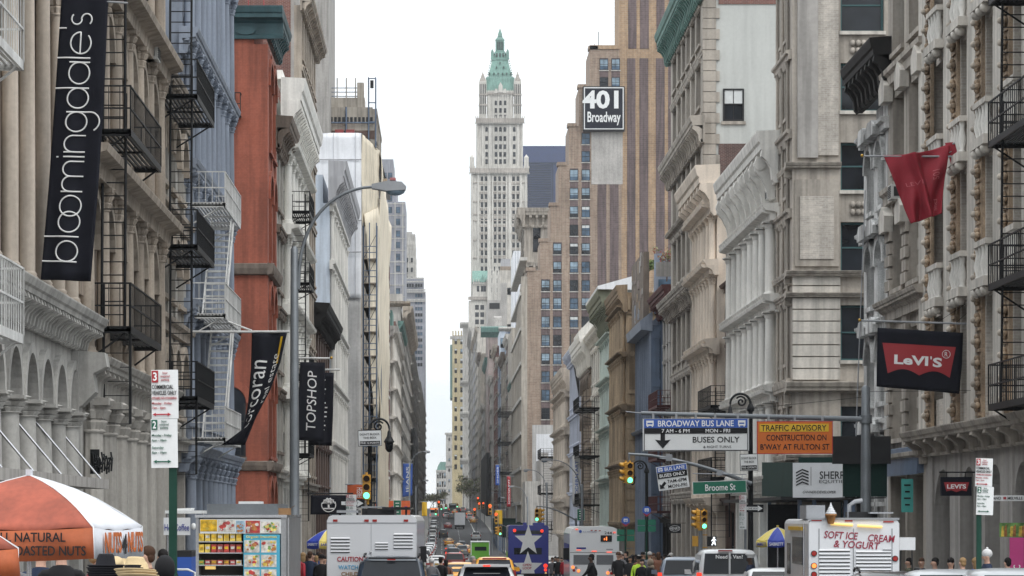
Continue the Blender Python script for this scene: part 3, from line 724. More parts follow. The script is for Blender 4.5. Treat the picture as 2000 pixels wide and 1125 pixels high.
# crown tower and municipal block beyond
t = thing('crowned_tower', 'slim pale grey tower with a stepped crown behind the stepped tower', 'building', (PX(800, 1300), 1300, G(1300)))
q = MB(Matrix.Translation((-PX(800, 1300), -1300, -G(1300))))
for x0, x1, yt, y in ((785, 805, 453, 0), (790, 811, 457, 1), (785, 812, 475, -1), (784, 812.8, 500, -2)): q.box(PX(x0, 1300), PX(x1, 1300), 1300 + y, 1325, G(1300), ZZ(yt, 1300), M['far_stone'])
for x in (793, 797.5, 802, 806.5, 810.5): q.box(PX(x, 1300), PX(x + 1.1, 1300), 1297.6, 1298, G(1300), ZZ(472, 1300), M['terracotta'])
q.build('wall', t)
for x in (795.5, 804.5):
    for y in (508, 527, 545): link(window_mesh(1.0, 2.0, 'd', False, 0), 'window', t, Matrix.Translation((PX(x, 1300) - PX(800, 1300), -2.45, ZZ(y + 5, 1300) - G(1300))))
t = thing('far_office_block', 'blue grey office block with paired windows closing the left side', 'building', (PX(810, 1250), 1250, G(1250)))
q = MB(Matrix.Translation((-PX(810, 1250), -1250, -G(1250))))
for x0, x1, yt, y in ((785, 827.5, 543, 0), (785, 831, 570, -1), (785, 829.5, 588, -2)): q.box(PX(x0, 1250), PX(x1, 1250), 1250 + y, 1275, G(1250), ZZ(yt, 1250), M['tower_grey'])
for yt in (543, 550, 566, 570, 585, 588): q.box(PX(785, 1250), PX(828 + (yt > 560) * 3.6, 1250), 1247.2, 1248, ZZ(yt, 1250) - .5, ZZ(yt, 1250), M['far_stone'])
q.build('wall', t)
for x in (791, 796, 801, 806, 813, 818, 823):
    for i, y in enumerate([557, 577, 591, 603, 615, 626, 640, 652, 664, 676, 688, 700, 712]):
        if x > 809 or i < 1: link(window_mesh(.95, 1.5, 'b' if i % 4 else 'd', False, 0), 'window', t, Matrix.Translation((PX(x, 1250) - PX(810, 1250), -2.1 if y > 588 else -1.1, ZZ(y + 4, 1250) - G(1250))))
# ---------------------------------------------------------------- right side, near to far
XR = 14.5
# R1: store with carved pilasters
b = Bld('store_building', 'stone store building at the right edge with carved rust stained strips up its piers', 'R', XR, 60.5, 84.5, 22, M['stone_tan'], rec=.55)
zs = [2.55, 6.4, 10.1, 13.8, 17.5, 21.5]
b.facade(zs, 6, edge=1.1, pw=2.0, sill=.9, head=.5, wall=M['pier_brick'], trim=M['limestone'], fc=0, hood=0, sillp=0, win='d')
bw = (b.L - 2.2) / 6
q = MB(b.T); kn = MB(b.T); bl = MB(b.T)
for j in range(7):
    x = 1.1 + j * bw if 0 < j < 6 else (.55 if j == 0 else b.L - .55)
    q.box(x - .95, x + .25, -.16, 0, 2.5, 22, M['limestone'])              # smooth outer strip
    q.box(x + .25, x + .85, -.1, 0, 2.5, 22, M['rust_stone'])              # stained carved strip
    z = 3.0
    while z < 21.5:
        kn.box(x + .3, x + .8, -.16, -.1, z - .28, z - .2, M['rust_stone'])
        for dx, dz in ((-.12, 0), (.12, 0), (0, .12), (0, -.1)): kn.ball((x + .55 + dx, -.17, z + dz), (.09, .08, .09), M['rust_stone'], 7, 5)
        kn.ball((x + .55, -.26, z), .09, M['stone_tan'], 7, 5)
        z += .57
for j in range(6):
    xa, xb = 1.1 + j * bw + .95, 1.1 + (j + 1) * bw - .95
    for z in (6.4, 10.1, 13.8, 17.5):
        bl.box(xa - .1, xb + .1, -.42, .3, z - .35, z - .1, M['limestone']); bl.box(xa, xb, -.36, .3, z + .75, z + .9, M['limestone'])
        for k in range(4):
            x = xa + .2 + k * (xb - xa - .4) / 3
            bl.lathe([(.11, z - .1), (.07, z), (.13, z + .25), (.07, z + .55), (.1, z + .75)], M['white_iron'], 8, cx=x, cy=-.24)
        for k in range(3): bl.ball((xa + .25 + k * (xb - xa - .5) / 2, -.3, z - .45), (.12, .16, .14), M['limestone'], 7, 5)
q.build('pilaster', b.o); kn.build('carved_boss', b.o); bl.build('balcony', b.o)
b.cornice(2.55, .7, .75, M['stone_grey'], br=1.8, bw=.35, dent=.3)
b.facade([b.base, 2.55], 6, edge=1.1, pw=1.6, sill=.5, head=1.15, arch=True, wall=M['grey_stucco'], trim=M['stone_grey'], fc=0, sillp=0)
b.finish()

# R2: grey stone
b = Bld('quoined_building', 'grey stone building with blocky quoined windows between the carved piers and the black cornice', 'R', XR, 84.5, 91.7, 19, M['stone_grey'], rec=.7)
zs = [2.0, 6.8, 10.6, 14.4, 18.6]
b.facade(zs, 2, edge=.9, pw=.9, sill=.5, head=.9, hood=.0, fc=.28, fh=.5, trim=M['stone_grey'], win='d')
q = MB(b.T)
for j, x in enumerate((.45, 3.6, 6.75)):
    for k in range(42):
        z = 2.1 + k * .4
        if z < 9.2 and not 6.2 < z < 7.2: q.box(x - (.5 if k % 2 else .38), x + (.5 if k % 2 else .38), -.09 - .03 * (k % 2), 0, z, z + .34, M['stone_grey'])
    for z in (9.2, 13.4): q.prism([(x - .5, z), (x + .5, z), (x + .6, z + .5), (x, z + .85), (x - .6, z + .5)], 'y', -.3, 0, M['limestone'])
q.build('quoin', b.o); b.cornice(6.95, .45, .6, M['stone_grey']); b.cornice(18.6, .8, 1, M['stone_grey'], br=1)
shop(b, 2.0, 2, M['stone_grey'])
q = MB(b.T); q.prism([(0, 2.2), (-.16, 2.15), (-.22, 1.3), (0, 1.35)], 'x', .3, 6.8, M['steel_blue']); q.box(1.0, 1.08, -.1, 0, -2, -.3, M['frame_dark'])
q.build('awning', b.o); b.finish()

# R3 narrow marble house with black wooden cornice
b = Bld('marble_house', 'narrow weathered white marble house under a heavy black wooden cornice', 'R', XR, 91.7, 97, 14.0, M['marble'], rec=.4)
b.facade([-.1, 3.2, 6.5, 9.7, 13.0], 2, edge=.75, pw=.75, sill=.6, head=.55, arch=True, hood=.12, fc=.3, fh=.35, trim=M['marble'], win='d')
shop(b, -.1, 2, M['grey_stucco'])
for z in (6.6, 9.85, 13.1, 3.3):
    q = MB(b.T)
    for j in range(2):
        x = 1.7 + j * 1.95; q.prism([(x - .75, z - .5), (x + .75, z - .5), (x + .8, z - .25), (x + .45, z), (x - .45, z), (x - .8, z - .25)], 'y', -.38, 0, M['marble'])
    q.build('window_hood', b.o)
b.cornice(15.5, .7, 1.5, M['dark_wood'], br=.9, bw=.3, dent=.3); b.finish()

# R4 stone corner building, its side faces us across the cross street
b = Bld('corner_building', 'tall carved grey stone corner building with teal window frames across the side street', 'R', XR, 117.2, 122, 34, M['stone_grey'], rec=.45, depth=22, sidewall=M['stone_grey'])
zrow = [2.0, 5.75, 9.35, 12.8, 16.1, 19.4, 22.9, 26.4, 30, 34]
MN, Wn = b.face('N')
b.facade([b.base, 2.0] + zrow[1:], 9, face='N', edge=2.0, pw=.38, sill=.75, head=.55, win='t', fc=0, rec=.35, wall=M['stone_grey'], trim=M['limestone'], blinds=.1)
q = MB(MN @ Matrix.Translation((0, -.38, 0)))
for k in range(9):   # rusticated blocks on the corner pier, second storey band
    q.box(.0, 1.97, -.1, 0, 5.7 + k * .49, 5.7 + k * .49 + .44, M['limestone'])
q.box(.0, 1.97, -.06, 0, -3.4, 2.0, M['stone_grey'])
q.box(.2, 1.05, -.16, 0, 14.9, 34, M['grey_stucco']); q.box(1.05, 1.9, -.12, 0, 15, 34, M['pier_brick'])
q.box(.3, 1.7, -.15, 0, 10.7, 13.3, M['pier_brick']); q.box(.1, 1.92, -.1, 0, 10.4, 14.0, M['stone_grey'])
q.build('corner_pier', b.o)
for z, p, h in ((5.6, .55, 1.0), (10.2, .42, .55), (9.3, .35, .5), (14.7, .3, .6), (2.6, .35, .6)):
    b.cornice(z, p + .38, h, M['stone_grey'], face='N', x0=-.3, x1=2.0 if z > 14 else 20); b.cornice(z + .004, p * .6, h, M['stone_grey'])
q = MB(MN @ Matrix.Translation((0, -.38, 0)))
for z in (13.6, 20.3, 3.4):   # carved spandrels between window rows
    for j in range(6):
        x = 2.2 + j * 1.98
        for k in range(12): q.ball((x + .3 + (k % 6) * .23, -.02, z - .95 + .32 * (k // 6)), (.13, .1, .14), M['stone_grey'], 6, 4)
for k in range(26): q.ball((.15 + k * .085, -.08, 2.35 + .12 * math.sin(k * 1.9)), (.08, .08, .1), M['stone_grey'], 6, 4)
q.build('carved_panel', b.o)
b.facade([b.base, 2.0] + zrow[1:], 2, edge=1.2, pw=.6, sill=.7, head=.6, arch=False, win='t', fc=.1, hood=.12, trim=M['stone_grey'], col=.07)
b.finish()

# R5 white columned
b = Bld('white_columned_building', 'white cast iron building with rows of round columns under a scroll bracket cornice', 'R', XR, 122, 139.5, 15.8, M['white_iron'], rec=.55)
zf = [b.base, .6, 4.6, 8.6, 12.4, 15.2]
zf = [b.base, 1.6, 5.5, 9.4, 13.3]
b.facade(zf[1:], 7, edge=.5, pw=.4, sill=.15, head=.4, fc=.25, fh=.5, col=.24, colmat=M['white_iron'], ckind='plain', win='d')
for z in zf[1:]: b.cornice(z + .2, .75, .75, M['white_iron'])
shop(b, 1.6, 5, M['white_iron'])
b.cornice(16.6, 1.0, 2.2, M['white_iron'], br=1.9, bw=.55)
for j in range(9):     # scroll consoles
    q = MB(b.T); x = .3 + j * (b.L - .6) / 8
    q.prism([(-.1, 15.5), (-.9, 15.6), (-1.0, 15.35), (-.95, 15.0), (-.7, 14.7), (-.5, 14.3), (-.42, 13.9), (-.3, 13.75), (-.1, 13.8)], 'x', x - .22, x + .22, M['white_iron'])
    q.cyl((x - .26, -.75, 15.3), (x + .26, -.75, 15.3), .26, M['white_iron'], n=12); q.build('scroll_console', b.o)
b.finish()

# R6 small brownstone
b = Bld('brownstone', 'slim dark brownstone with arched windows between two pale iron fronts', 'R', XR + .5, 140, 149.6, 12.2, M['brownstone'], rec=.35)
b.facade([1.0, 4.8, 8.4, 11.9], 3, edge=.6, pw=1.1, sill=.7, head=.7, arch=True, fc=0, hood=.08); shop(b, 1.0, 2, M['brownstone']); b.cornice(12.3, .3, .4, M['brownstone']); b.finish()
# R7 cream ornate
b = Bld('cream_building', 'cream cast iron building with arched windows and an ornate scrolled cornice', 'R', XR + .1, 150, 161, 17.8, M['cream_iron'], rec=.5, sidewall=M['cream_iron'])
zf = [.8, 4.9, 9.2, 13.4, 16.6]
b.facade(zf, 6, edge=.5, pw=.5, sill=.5, head=.6, arch=True, hood=.25, fc=.5, fh=.5, col=.19, colmat=M['cream_iron'], win='d'); shop(b, .8, 5, M['cream_iron'])
for z in zf: b.cornice(z + .25, .8, .8, M['cream_iron'], br=2.3, bw=.5)
b.cornice(18.6, 1.25, 2.6, M['cream_iron'], br=1.7, bw=.5, dent=.4)
MN, Wn = b.face('N'); q = MB(MN); q.box(1.1, Wn, -.05, -.003, 6, 17.8, M['brick_dark']); q.build('brick_flank', b.o); b.finish()
# R8 tall with green cornice and pale side wall
b = Bld('green_corniced_building', 'tall grey stone building with a green copper cornice and a pale painted blank side wall', 'R', 14.9, 161.4, 184, 32.4, M['stone_grey'], rec=.45, depth=24, sidewall=M['putty_wall'])
zf = [b.base, 1.5, 5.3, 9.2, 13.2, 14.2, 18.2, 22.2, 23.2, 26.8, 30]
b.facade(zf, 6, edge=1.4, pw=.9, sill=.6, head=.6, fc=.1, fh=.3, win='d', kinds=['s', 'n', 'n', 'n', 'b', 'n', 'n', 'b', 'n', 'n'], hood=.15, col=.0)
for z in (13.9, 5.4): b.cornice(z, .9, 1.2, M['stone_grey'], br=1.1)
b.cornice(22.9, .8, 1.5, M['stone_grey'], br=1.1)
b.cornice(31.6, 1.0, 2.0, M['green_copper'], br=.9, bw=.35, dent=.5)
b.cornice(18.4, .4, .5, M['stone_grey'])
MN, Wn = b.face('N'); q = MB(MN)
for k in range(60):
    q.box(-.02, .75 + .2 * (k % 2), -.12, -.003, b.base + k * .6, b.base + k * .6 + .56, M['stone_grey'])
q.build('quoin', b.o)
q = MB(MN); q.box(.9, Wn, -.06, -.003, 29.4, 32.4, M['brick_red']); q.box(.9, Wn, -.06, -.003, 6, 21.4, M['brick_dark']); q.build('brick_flank', b.o)
b.wins.append((MN @ Matrix.Translation((1.75, -.03, 22.7)), 1.2, 1.85, 'd', False, 2))
q = MB(MN); q.box(1.05, 2.45, -.12, -.003, 22.5, 22.68, M['stone_grey']); q.build('sill', b.o)
b.finish()
# R10 maroon narrow with fire balconies
b = Bld('grey_brick_building', 'narrow grey brown building with a maroon cornice beside the blue steel front', 'R', 15.3, 185, 196, 14.6, M['grey_stucco'], rec=.3)
b.facade([.0, 3.8, 7.5, 11, 14], 4, edge=.8, pw=1.4, fc=0, hood=.1, win='d'); shop(b, 0, 4, M['dark_wood']); b.cornice(15.2, 1.0, 1.5, M['maroon'], br=1.0); b.finish()
# R11 blue steel
b = Bld('blue_steel_building', 'dark blue steel fronted building with thin mullions and a billboard on its roof', 'R', 14.65, 196.8, 211.5, 14.2, M['steel_blue'], rec=.5, sidewall=M['steel_blue'])
q = MB(b.T); q.box(0, b.L, .5, .56, b.base, 13.0, M['glass'])
for i in range(8):
    x = i * (b.L - .3) / 7; q.box(x, x + .3, -.1, .53, b.base, 13.4, M['steel_blue']); q.box(x + .1, x + .2, -.22, -.1, b.base, 13.4, M['bluegrey'])
for z in (-2.0, 2.1, 5.9, 9.6, 13.0): q.box(-.05, b.L + .05, -.02, .53, z - .5, z, M['steel_blue'])
q.prism([(0, 13), (-.8, 13.1), (-.9, 13.7), (0, 14.4)], 'x', -.1, b.L + .1, M['bluegrey'])
q.build('mullion', b.o); b.cornice(6.3, .5, .5, M['steel_blue'])
q = MB(b.T); q.box(2, b.L - .5, -.6, -.2, 13.9, 18.6, M['brown_trim'])
rn = random.Random(3)
for k in range(26):
    x, z = rn.uniform(2.2, b.L - 1.6), rn.uniform(14, 17.9); q.box(x, x + rn.uniform(.3, 1.2), -.61 - .002 * k, -.6, z, z + rn.uniform(.2, .9), random.choice([M['tan'], M['grey_stucco'], M['rust_stone'], M['bluegrey'], M['purple_brick']]))
q.build('roof_billboard', b.o)
q = MB(b.face('N')[0]); q.box(.1, 2.1, -.2, -.004, 14.2, 18.4, M['bluegrey'])
for k in range(3): q.box(.4, 1.7, -.24, -.2, 14.6 + k * 1.2, 15.4 + k * 1.2, M['glass_blue'])
q.build('billboard_frame', b.o)
b.finish()
# R12 ochre
b = Bld('ochre_building', 'ochre brown sandstone building with carved corner pilasters in mid block', 'R', 13.8, 212, 227, 16.6, M['ochre'], rec=.45, sidewall=M['ochre'])
zf = [-.6, 4.0, 8.4, 12.4, 15.9]
b.facade(zf, 8, edge=.9, pw=.7, sill=.5, head=.5, arch=True, hood=.2, fc=.3, trim=M['ochre_dark'], win='d', col=.2, colmat=M['ochre']); shop(b, -.6, 6, M['grey_stucco'])
b.cornice(17.4, .8, 2.0, M['ochre_dark'], br=.9, bw=.35, dent=.4)
for z in (8.5, 4.1, -.4): b.cornice(z, .5, .9, M['ochre_dark'], dent=.4)
MN, Wn = b.face('N'); q = MB(MN)
for z in (8.5, 4.1, -.4): q.prism([(0, z - .7), (-.3, z - .6), (-.55, z - .1), (-.55, z), (0, z + .05)], 'x', -.5, Wn, M['ochre_dark'])
for k in range(24):
    z = -5 + k * .9
    if not 8 < z < 15: q.box(0, 1.0, -.07, -.003, z, z + .8, M['ochre'])
q.box(.12, .8, -.1, -.003, 9.3, 15.2, M['ochre']); q.box(.22, .7, -.13, -.1, 9.6, 15, M['ochre_dark'])
q.cyl((.46, -.1, 12.3), (.46, -.16, 12.3), .2, M['ochre'], n=14)
q.box(0, 2.8, -.25, -.003, 15.3, 16.9, M['ochre_dark'])
for k in range(3): q.box(.1 + k * .32, .28 + k * .32, -.42, -.25, 15.6, 16.6, M['ochre'])
q.build('corner_pilaster', b.o)
q = MB(b.T)
for k in range(40):
    a, c = rn.uniform(1, b.L - 1), rn.uniform(1, 8)
    q.tube([(a, c, 16.5), (a + rn.uniform(-1, 1), c + rn.uniform(-.6, .6), 18.6 + rn.uniform(-.8, .5))], .03, M['far_stone'], 4, r1=.01)
q.build('roof_netting', b.o); b.finish()
# R13 mint
b = Bld('mint_building', 'pale mint green iron front under an overhanging olive wooden roof cornice', 'R', 14.0, 228.5, 244, 15.6, M['mint'], rec=.4, sidewall=M['mint'])
b.facade([-1, 3.2, 7.4, 11.4, 15], 6, edge=.5, pw=.5, fc=.4, hood=.15, col=.2, colmat=M['mint'], win='d'); shop(b, -1, 4, M['dark_wood'])
b.cornice(18.4, 1.5, 2.8, M['olive'], br=1.5, bw=.5)
q = MB(b.T); q.prism([(-1.5, 18.35), (-1.55, 18.6), (2, 19.6), (2, 18.3)], 'x', -1.9, b.L + 1.9, M['sheet_white']); q.build('roof_snow_board', b.o); b.finish()
# R14 white
b = Bld('white_brick_building', 'plain white painted building behind a black fire escape in mid block', 'R', 14.0, 245.5, 265, 16.4, M['white_iron'], rec=.3)
b.facade([-1, 3.2, 7.4, 11.4, 15.6], 6, edge=.6, pw=1.1, fc=.1, hood=.18, win='d'); shop(b, -1, 4, M['stone_grey']); b.cornice(16.8, .8, 1.0, M['white_iron'], br=.9); b.finish()
# R15a brown with white prow cornice
b = Bld('brown_stone_building', 'grey brown stone building with a sharp white overhanging gable cornice', 'R', 14.0, 266.5, 285, 15.0, M['tan'], rec=.35, sidewall=M['tan'])
b.facade([-1.5, 2.6, 6.6, 10.4, 14.0], 6, edge=.6, pw=.8, fc=.25, arch=True, hood=.2, win='d', trim=M['brown_trim']); shop(b, -1.5, 6, M['brown_trim'])
b.cornice(17.2, 1.2, 3.0, M['white_iron'], br=1.1, bw=.4, dent=.5)
q = MB(b.T); q.prism([(-1.2, 17.2), (-1.2, 17.5), (1.6, 20.4), (1.6, 17.2)], 'x', b.L - 9, b.L + 1.2, M['white_iron']); q.box(b.L - 8, b.L - 2, 1.7, 5, 15, 18.6, M['grey_stucco']); q.build('gable', b.o); b.finish()
# R15b lavender
b = Bld('lavender_building', 'pale lavender painted iron front with black bracketed cornice ends', 'R', 14.0, 287, 311, 17.2, M['lavender'], rec=.4, sidewall=M['lavender'])
b.facade([-1.5, 2.7, 6.9, 10.9, 16.6], 10, edge=.5, pw=.6, fc=.35, win='d', hood=.0); shop(b, -1.5, 6, M['lavender']); b.cornice(17.6, .8, 1.2, M['lavender'], br=1.4)
q = MB(b.T)
q.prism([(-.1, 16.5), (-.75, 16.4), (-.6, 15.2), (-.3, 13.4), (-.1, 12.2)], 'x', b.L - .9, b.L - .2, M['dark_wood'])
q.build('black_bracket', b.o); b.finish()
# R15c cream
b = Bld('cream_corner_building', 'cream iron front with strong floor cornices before the brown brick tower', 'R', 14.1, 314, 344, 15.0, M['cream'], rec=.5, sidewall=M['cream'])
b.facade([-2, 2, 6, 10, 14.2], 10, edge=.6, pw=.6, fc=.4, fh=.8, col=.3, colmat=M['cream'], win='d'); shop(b, -2, 4, M['cream']); b.cornice(16.6, 1.0, 2.6, M['cream'], br=1.3, bw=.5)
q = MB(b.face('N')[0]); q.box(.3, 3.2, .5, 3, 16, 20.5, M['brown_trim']); q.build('roof_hatch', b.o); b.finish()
# blank grey block
b = Bld('grey_block', 'blank light grey rendered block with stepped top at the foot of the brown brick tower', 'N', PX(1056, 440), 440, 5.4, ZZ(896, 440), M['grey_patch'], depth=20, rec=-.03)
q = MB(b.T); q.box(-2.4, -.003, .3, 16, b.base, ZZ(940, 440), M['far_stone']); q.box(-.2, 1.2, -.2, 3, ZZ(896, 440), ZZ(884, 440), M['grey_patch']); q.build('side_wing', b.o); b.finish()
q = thing('billboard', 'blank white billboard with a thin yellow strip fixed low on the brown brick tower', 'billboard', (PX(1062, 492), 492, ZZ(960, 492)))
m_ = MB(); m_.box(-2.0, 2.1, -.1, .3, 0, ZZ(830, 492) - ZZ(960, 492), M['sheet_grey']); m_.build('frame', q); m_ = MB(); m_.box(-1.3, 2.0, -.2, -.105, .6, ZZ(848, 492) - ZZ(960, 492), M['sheet_white']); m_.build('panel', q)
m_ = MB(); m_.box(-1.2, -.2, -.26, -.205, .5, 1.1, mat('yellow_strip', (.6, .42, .06))); m_.build('yellow_strip', q)

# ---------------------------------------------------------------- 401: stepped brown brick tower
Yt = 500; X0 = PX(1026, Yt)
t = thing('brick_tower', 'stepped brown brick tower with dark vertical stripes and a black rooftop sign', 'building', (X0, Yt, G(Yt)))
def tl(px, y=0.0, pz=None): return PX(px, Yt) - X0
def tz(py): return ZZ(py, Yt) - G(Yt)
q = MB()
steps = [(1030, 528), (1055, 471), (1075, 401), (1091, 322), (1111, 246), (1131, 170), (1152, 95), (1210, -60), (1330, -60)]
for i, ((a, yt), (c, _)) in enumerate(zip(steps, steps[1:])):
    q.box(tl(a), tl(c), 0, 13 + i * .2, 0, tz(yt), M['brown_brick'] if i < 7 else M['tan_brick'])
    q.box(tl(a) - .25, tl(a + 16), -.18, 3, tz(yt) - .1, tz(yt) + .5, M['brown_brick'] if i < 7 else M['tan_brick'])
q.box(tl(1152), tl(1210), -.18, 4, tz(95) - .1, tz(95) + .6, M['tan_brick'])
q.build('wall', t)
q = MB()
for a, c, y0, y1 in ((1167, 1184, 360, 640), (1191, 1208, 360, 640), (1225, 1241, 114, 700), (1249, 1266, 114, 700), (1281, 1298, 114, 700), (1305, 1321, 114, 700),
                     (1227, 1243, -60, 95), (1250, 1267, -60, 95), (1282, 1298, -60, 95), (1306, 1322, -60, 95)):
    q.box(tl(a), tl(c), -.08 - .02 * (a > 1200), -.03, tz(y1), tz(y0), M['stripe_brick'])
q.build('dark_stripe', t)
q = MB(); q.box(tl(1155), tl(1216), -.09, -.004, tz(360), tz(250), M['grey_patch']); q.box(tl(1152), tl(1214), -.025, -.004, tz(700), tz(360), M['brown_brick']); q.build('painted_patch', t)
cols = [(1057, 1074, [547, 582, 618, 654, 690, 725, 761, 797]), (1080, 1097, [475, 511, 547, 582, 618, 654, 690, 725, 761, 797]),
        (1113, 1129, [331, 367, 403, 439, 475, 511, 547, 582, 618, 654]), (1136, 1152, [260, 295, 331, 367, 403, 439, 475, 511, 547, 582, 618]), (1171, 1188, [115, 151]), (1194, 1211, [115, 151])]
q = MB()
rn = random.Random(11)
for a, c, rows in cols:
    for y in rows:
        v = rn.choice((0, 0, 1, 3, 3)); 
        if y in (331, 367, 115): v = 3
        link(window_mesh(1.5, 2.0, 'b' if rn.random() < .5 else 'd', False, v), 'window', t, Matrix.Translation((tl((a + c) / 2), -.04, tz(y + 22))))
    q.box(tl(a), tl(c), -.028, -.004, tz(rows[-1] + 34), tz(rows[0] - 2), M['stripe_brick'])
for a, c, rows in cols:
    for y in rows: q.box(tl(a) - .1, tl(c) + .1, -.14, -.03, tz(y + 22) - .16, tz(y + 22), M['far_stone'])
q.build('spandrel', t)
# Broadway front of the tower, seen edge on
q = MB()
for k in range(24): q.box(tl(1024) - .5, tl(1030) + .003, k * 3.2, k * 3.2 + 1.7, 0, tz(540) - k * .5, M['far_tan'])
for k in range(9): q.box(tl(1024) - .75, tl(1030), .2, 70, k * 6.2 + 2, k * 6.2 + 2.6, M['far_stone'])
q.build('street_front', t)
q = MB(); q.box(tl(1138), tl(1219.5), -.9, -.3, tz(258), tz(170), M['frame_dark']); sg = q.build('roof_sign', t)
mS = mat('sign_black', (.018, .02, .03), .6, .1, 3); q = MB(); q.box(tl(1140), tl(1217.5), -.96, -.9, tz(254), tz(172), M['sign_white']); q.box(tl(1142), tl(1215.5), -1.0, -.96, tz(252), tz(174), mS); q.build('sign_panel', sg)
text('401', 4.2, M['sign_white'], sg, face_cam(tl(1177), -1.06, tz(198)), bold=.035, sx=1.12)
text('Broadway', 2.55, M['sign_white'], sg, face_cam(tl(1178.5), -1.06, tz(231)), bold=.018, sx=.62 * .93)
q = MB(); q.tube([(tl(1170), 2, tz(95)), (tl(1170), 2, tz(58))], .06, M['frame_dark'], 5); q.tube([(tl(1163), 3, tz(95)), (tl(1163), 3, tz(80))], .05, M['frame_dark'], 5); q.build('antenna', t)

# ---------------------------------------------------------------- beyond the tower
b = Bld('corniced_tower', 'grey stone office building with a broad projecting cornice left of the brown brick tower', 'R', PX(1024, 585), 585, 612, ZZ(418, 585), M['stone_grey'], depth=12, rec=.4)
b.facade(floors(b.base, 60, 15), 6, fc=.2, wall=M['stone_grey'])
MN, Wn = b.face('N')
for z, p, h in ((ZZ(407, 585), 1.5, 4.0), (ZZ(512, 585), .9, 2.2)): b.cornice(z, p, h, M['stone_grey'], br=1.6, bw=.6); b.cornice(z, p, h, M['stone_grey'], face='N', br=1.3, bw=.5)
for zc in (ZZ(468, 585), ZZ(492, 585), ZZ(560, 585)):
    b.wins.append((MN @ Matrix.Translation((2.6, -.03, zc)), 1.6, 3.4, 'd', True, 0))
b.finish()
b = npan('arched_stone_building', 'pinkish grey stone building with tall arched windows beside the brown brick tower', 1000, 1024, 650, 640, M['far_tan'], 1, 6, 1.3, 3.6, 10, depth=40)
b.finish()

q = MB(Matrix.Translation((0, 0, -G(650)))); 
b = npan('sheeted_tower', 'narrow tower wrapped in bluish white sheeting right of the gothic skyscraper', 1003, 1022, 800, 490, M['sheet_white'], 0, depth=30)
q = MB(b.T)
for k in range(4): q.box(.5 + k * .75, .58 + k * .75, -.06, .04, 0, b.top - .2, M['bluegrey'])
q.build('seam', b.o); b.finish()
for a in (
    ('slate_building', 'slim dark slate blue building edge between two stone fronts right of centre', 992, 1001, 720, 640, 'steel_blue', 1, 6),
    ('glazed_building', 'pale blue grey glazed building below the green cornice right of centre', 978, 993, 760, 640, 'pale_blue', 2, 6),
    ('green_corniced_loft', 'brown loft building with a dark green cornice below the gothic skyscraper', 953, 980, 860, 640, 'purple_brick', 2, 3),
    ('pale_office_block', 'pale office block with blue windows stepping up beside the sheeted tower', 976, 1002, 1050, 528, 'limestone', 2, 5),
    ('blank_grey_building', 'blank grey rendered building below the pale office block', 953, 990, 960, 586, 'grey_patch', 0, 0)):
    b = npan(a[0], a[1], a[2], a[3], a[4], a[5], M[a[6]], a[7], a[8], 1.5, 2.6, None, 40, 'b' if 'blue' in a[1] else 'd')
    q = MB(b.T)
    if a[0] == 'green_corniced_loft':
        q.prism([(0, b.top - 3), (-1.4, b.top - 1.4), (-1.6, b.top), (0, b.top + .4)], 'x', -2.2, b.L + 1.6, M['green_copper'])
        q.prism([(0, b.top + .4), (6, b.top + .4), (6, b.top + 4), (1, b.top + 3.2)], 'x', b.L * .45, b.L, M['grey_stucco']); q.build('cornice', b.o)
    elif a[0] == 'pale_office_block':
        q.box(.2, b.L - .2, 0, 20, b.top, b.top + 1.5, M['tan']); q.box(.6, b.L - 1, 1, 16, b.top + 1.5, b.top + 4.4, M['far_grey']); q.build('roof_house', b.o)
    elif a[0] == 'blank_grey_building':
        q.box(.5, 4, -.1, 0, b.top - 3, b.top - 1, M['frame_dark']); q.box(b.L - 2, b.L, 2, 8, b.top, b.top + 6, M['grey_patch']); q.build('roof_house', b.o)
    else:
        q.prism([(0, b.top - 1), (-.8, b.top - .4), (-.9, b.top), (0, b.top + .2)], 'x', -.6, b.L, M['far_stone']); q.build('cornice', b.o)
    b.finish()
# street fronts receding on the right, alternating tones, seen edge on
run = [('limestone', 645, 682, 745, 16.5, 'pale stone front'), ('purple_brick', 684, 715, 655, 16.1, 'dull purple brick front'), ('far_tan', 717, 760, 690, 15.7, 'tan loft front'), ('bluegrey', 762, 780, 700, 15.2, 'blue grey front'),
       ('brick_red', 782, 825, 675, 14.9, 'dull red brick front'), ('far_stone', 828, 870, 735, 14.4, 'grey stone front'), ('stone_grey', 873, 935, 700, 13.9, 'brownish grey stone front'), ('marble', 938, 990, 790, 13.6, 'white washed front'),
       ('far_tan', 993, 1050, 690, 13.3, 'warm beige front'), ('limestone', 1053, 1120, 640, 12.9, 'whitish stone front'), ('far_grey', 1123, 1200, 660, 12.6, 'slate grey front'), ('far_stone', 1203, 1330, 640, 12.2, 'pale stone front before the skyscraper')]
for i, (m, ya, yb, yt, X_, lb) in enumerate(run):
    b = Bld('loft_building', lb + ' in the far right row of facades', 'R', X_, ya, yb, ZZ(yt, ya), M[m], depth=16, rec=.3)
    n = max(5, int((b.top - b.base) / 4.2)); b.facade(floors(b.base, b.top - .5, n), max(3, int((yb - ya) / 9)), edge=2, pw=4, fc=.15 + .2 * (i % 2), fh=.5, hood=0, win='d', trim=M['far_stone'] if i % 2 else M['far_tan'])
    b.cornice(b.top + .3, 1.0, 2.0, M[('green_copper', 'far_stone', 'brown_trim', 'far_tan', 'tan_trim', 'far_stone')[i % 6]], br=1.8, bw=.6); b.finish()
b = Bld('netted_building', 'front covered in black netting at street level in mid distance on the right', 'R', XR - .2, 840, 960, ZZ(884, 840), M['far_grey'], depth=1.2, base=G(840))
q = MB(b.T); q.box(0, b.L, -1.3, -.3, G(840), ZZ(884, 840), M['frame_dark']); q.build('black_netting', b.o); b.finish()

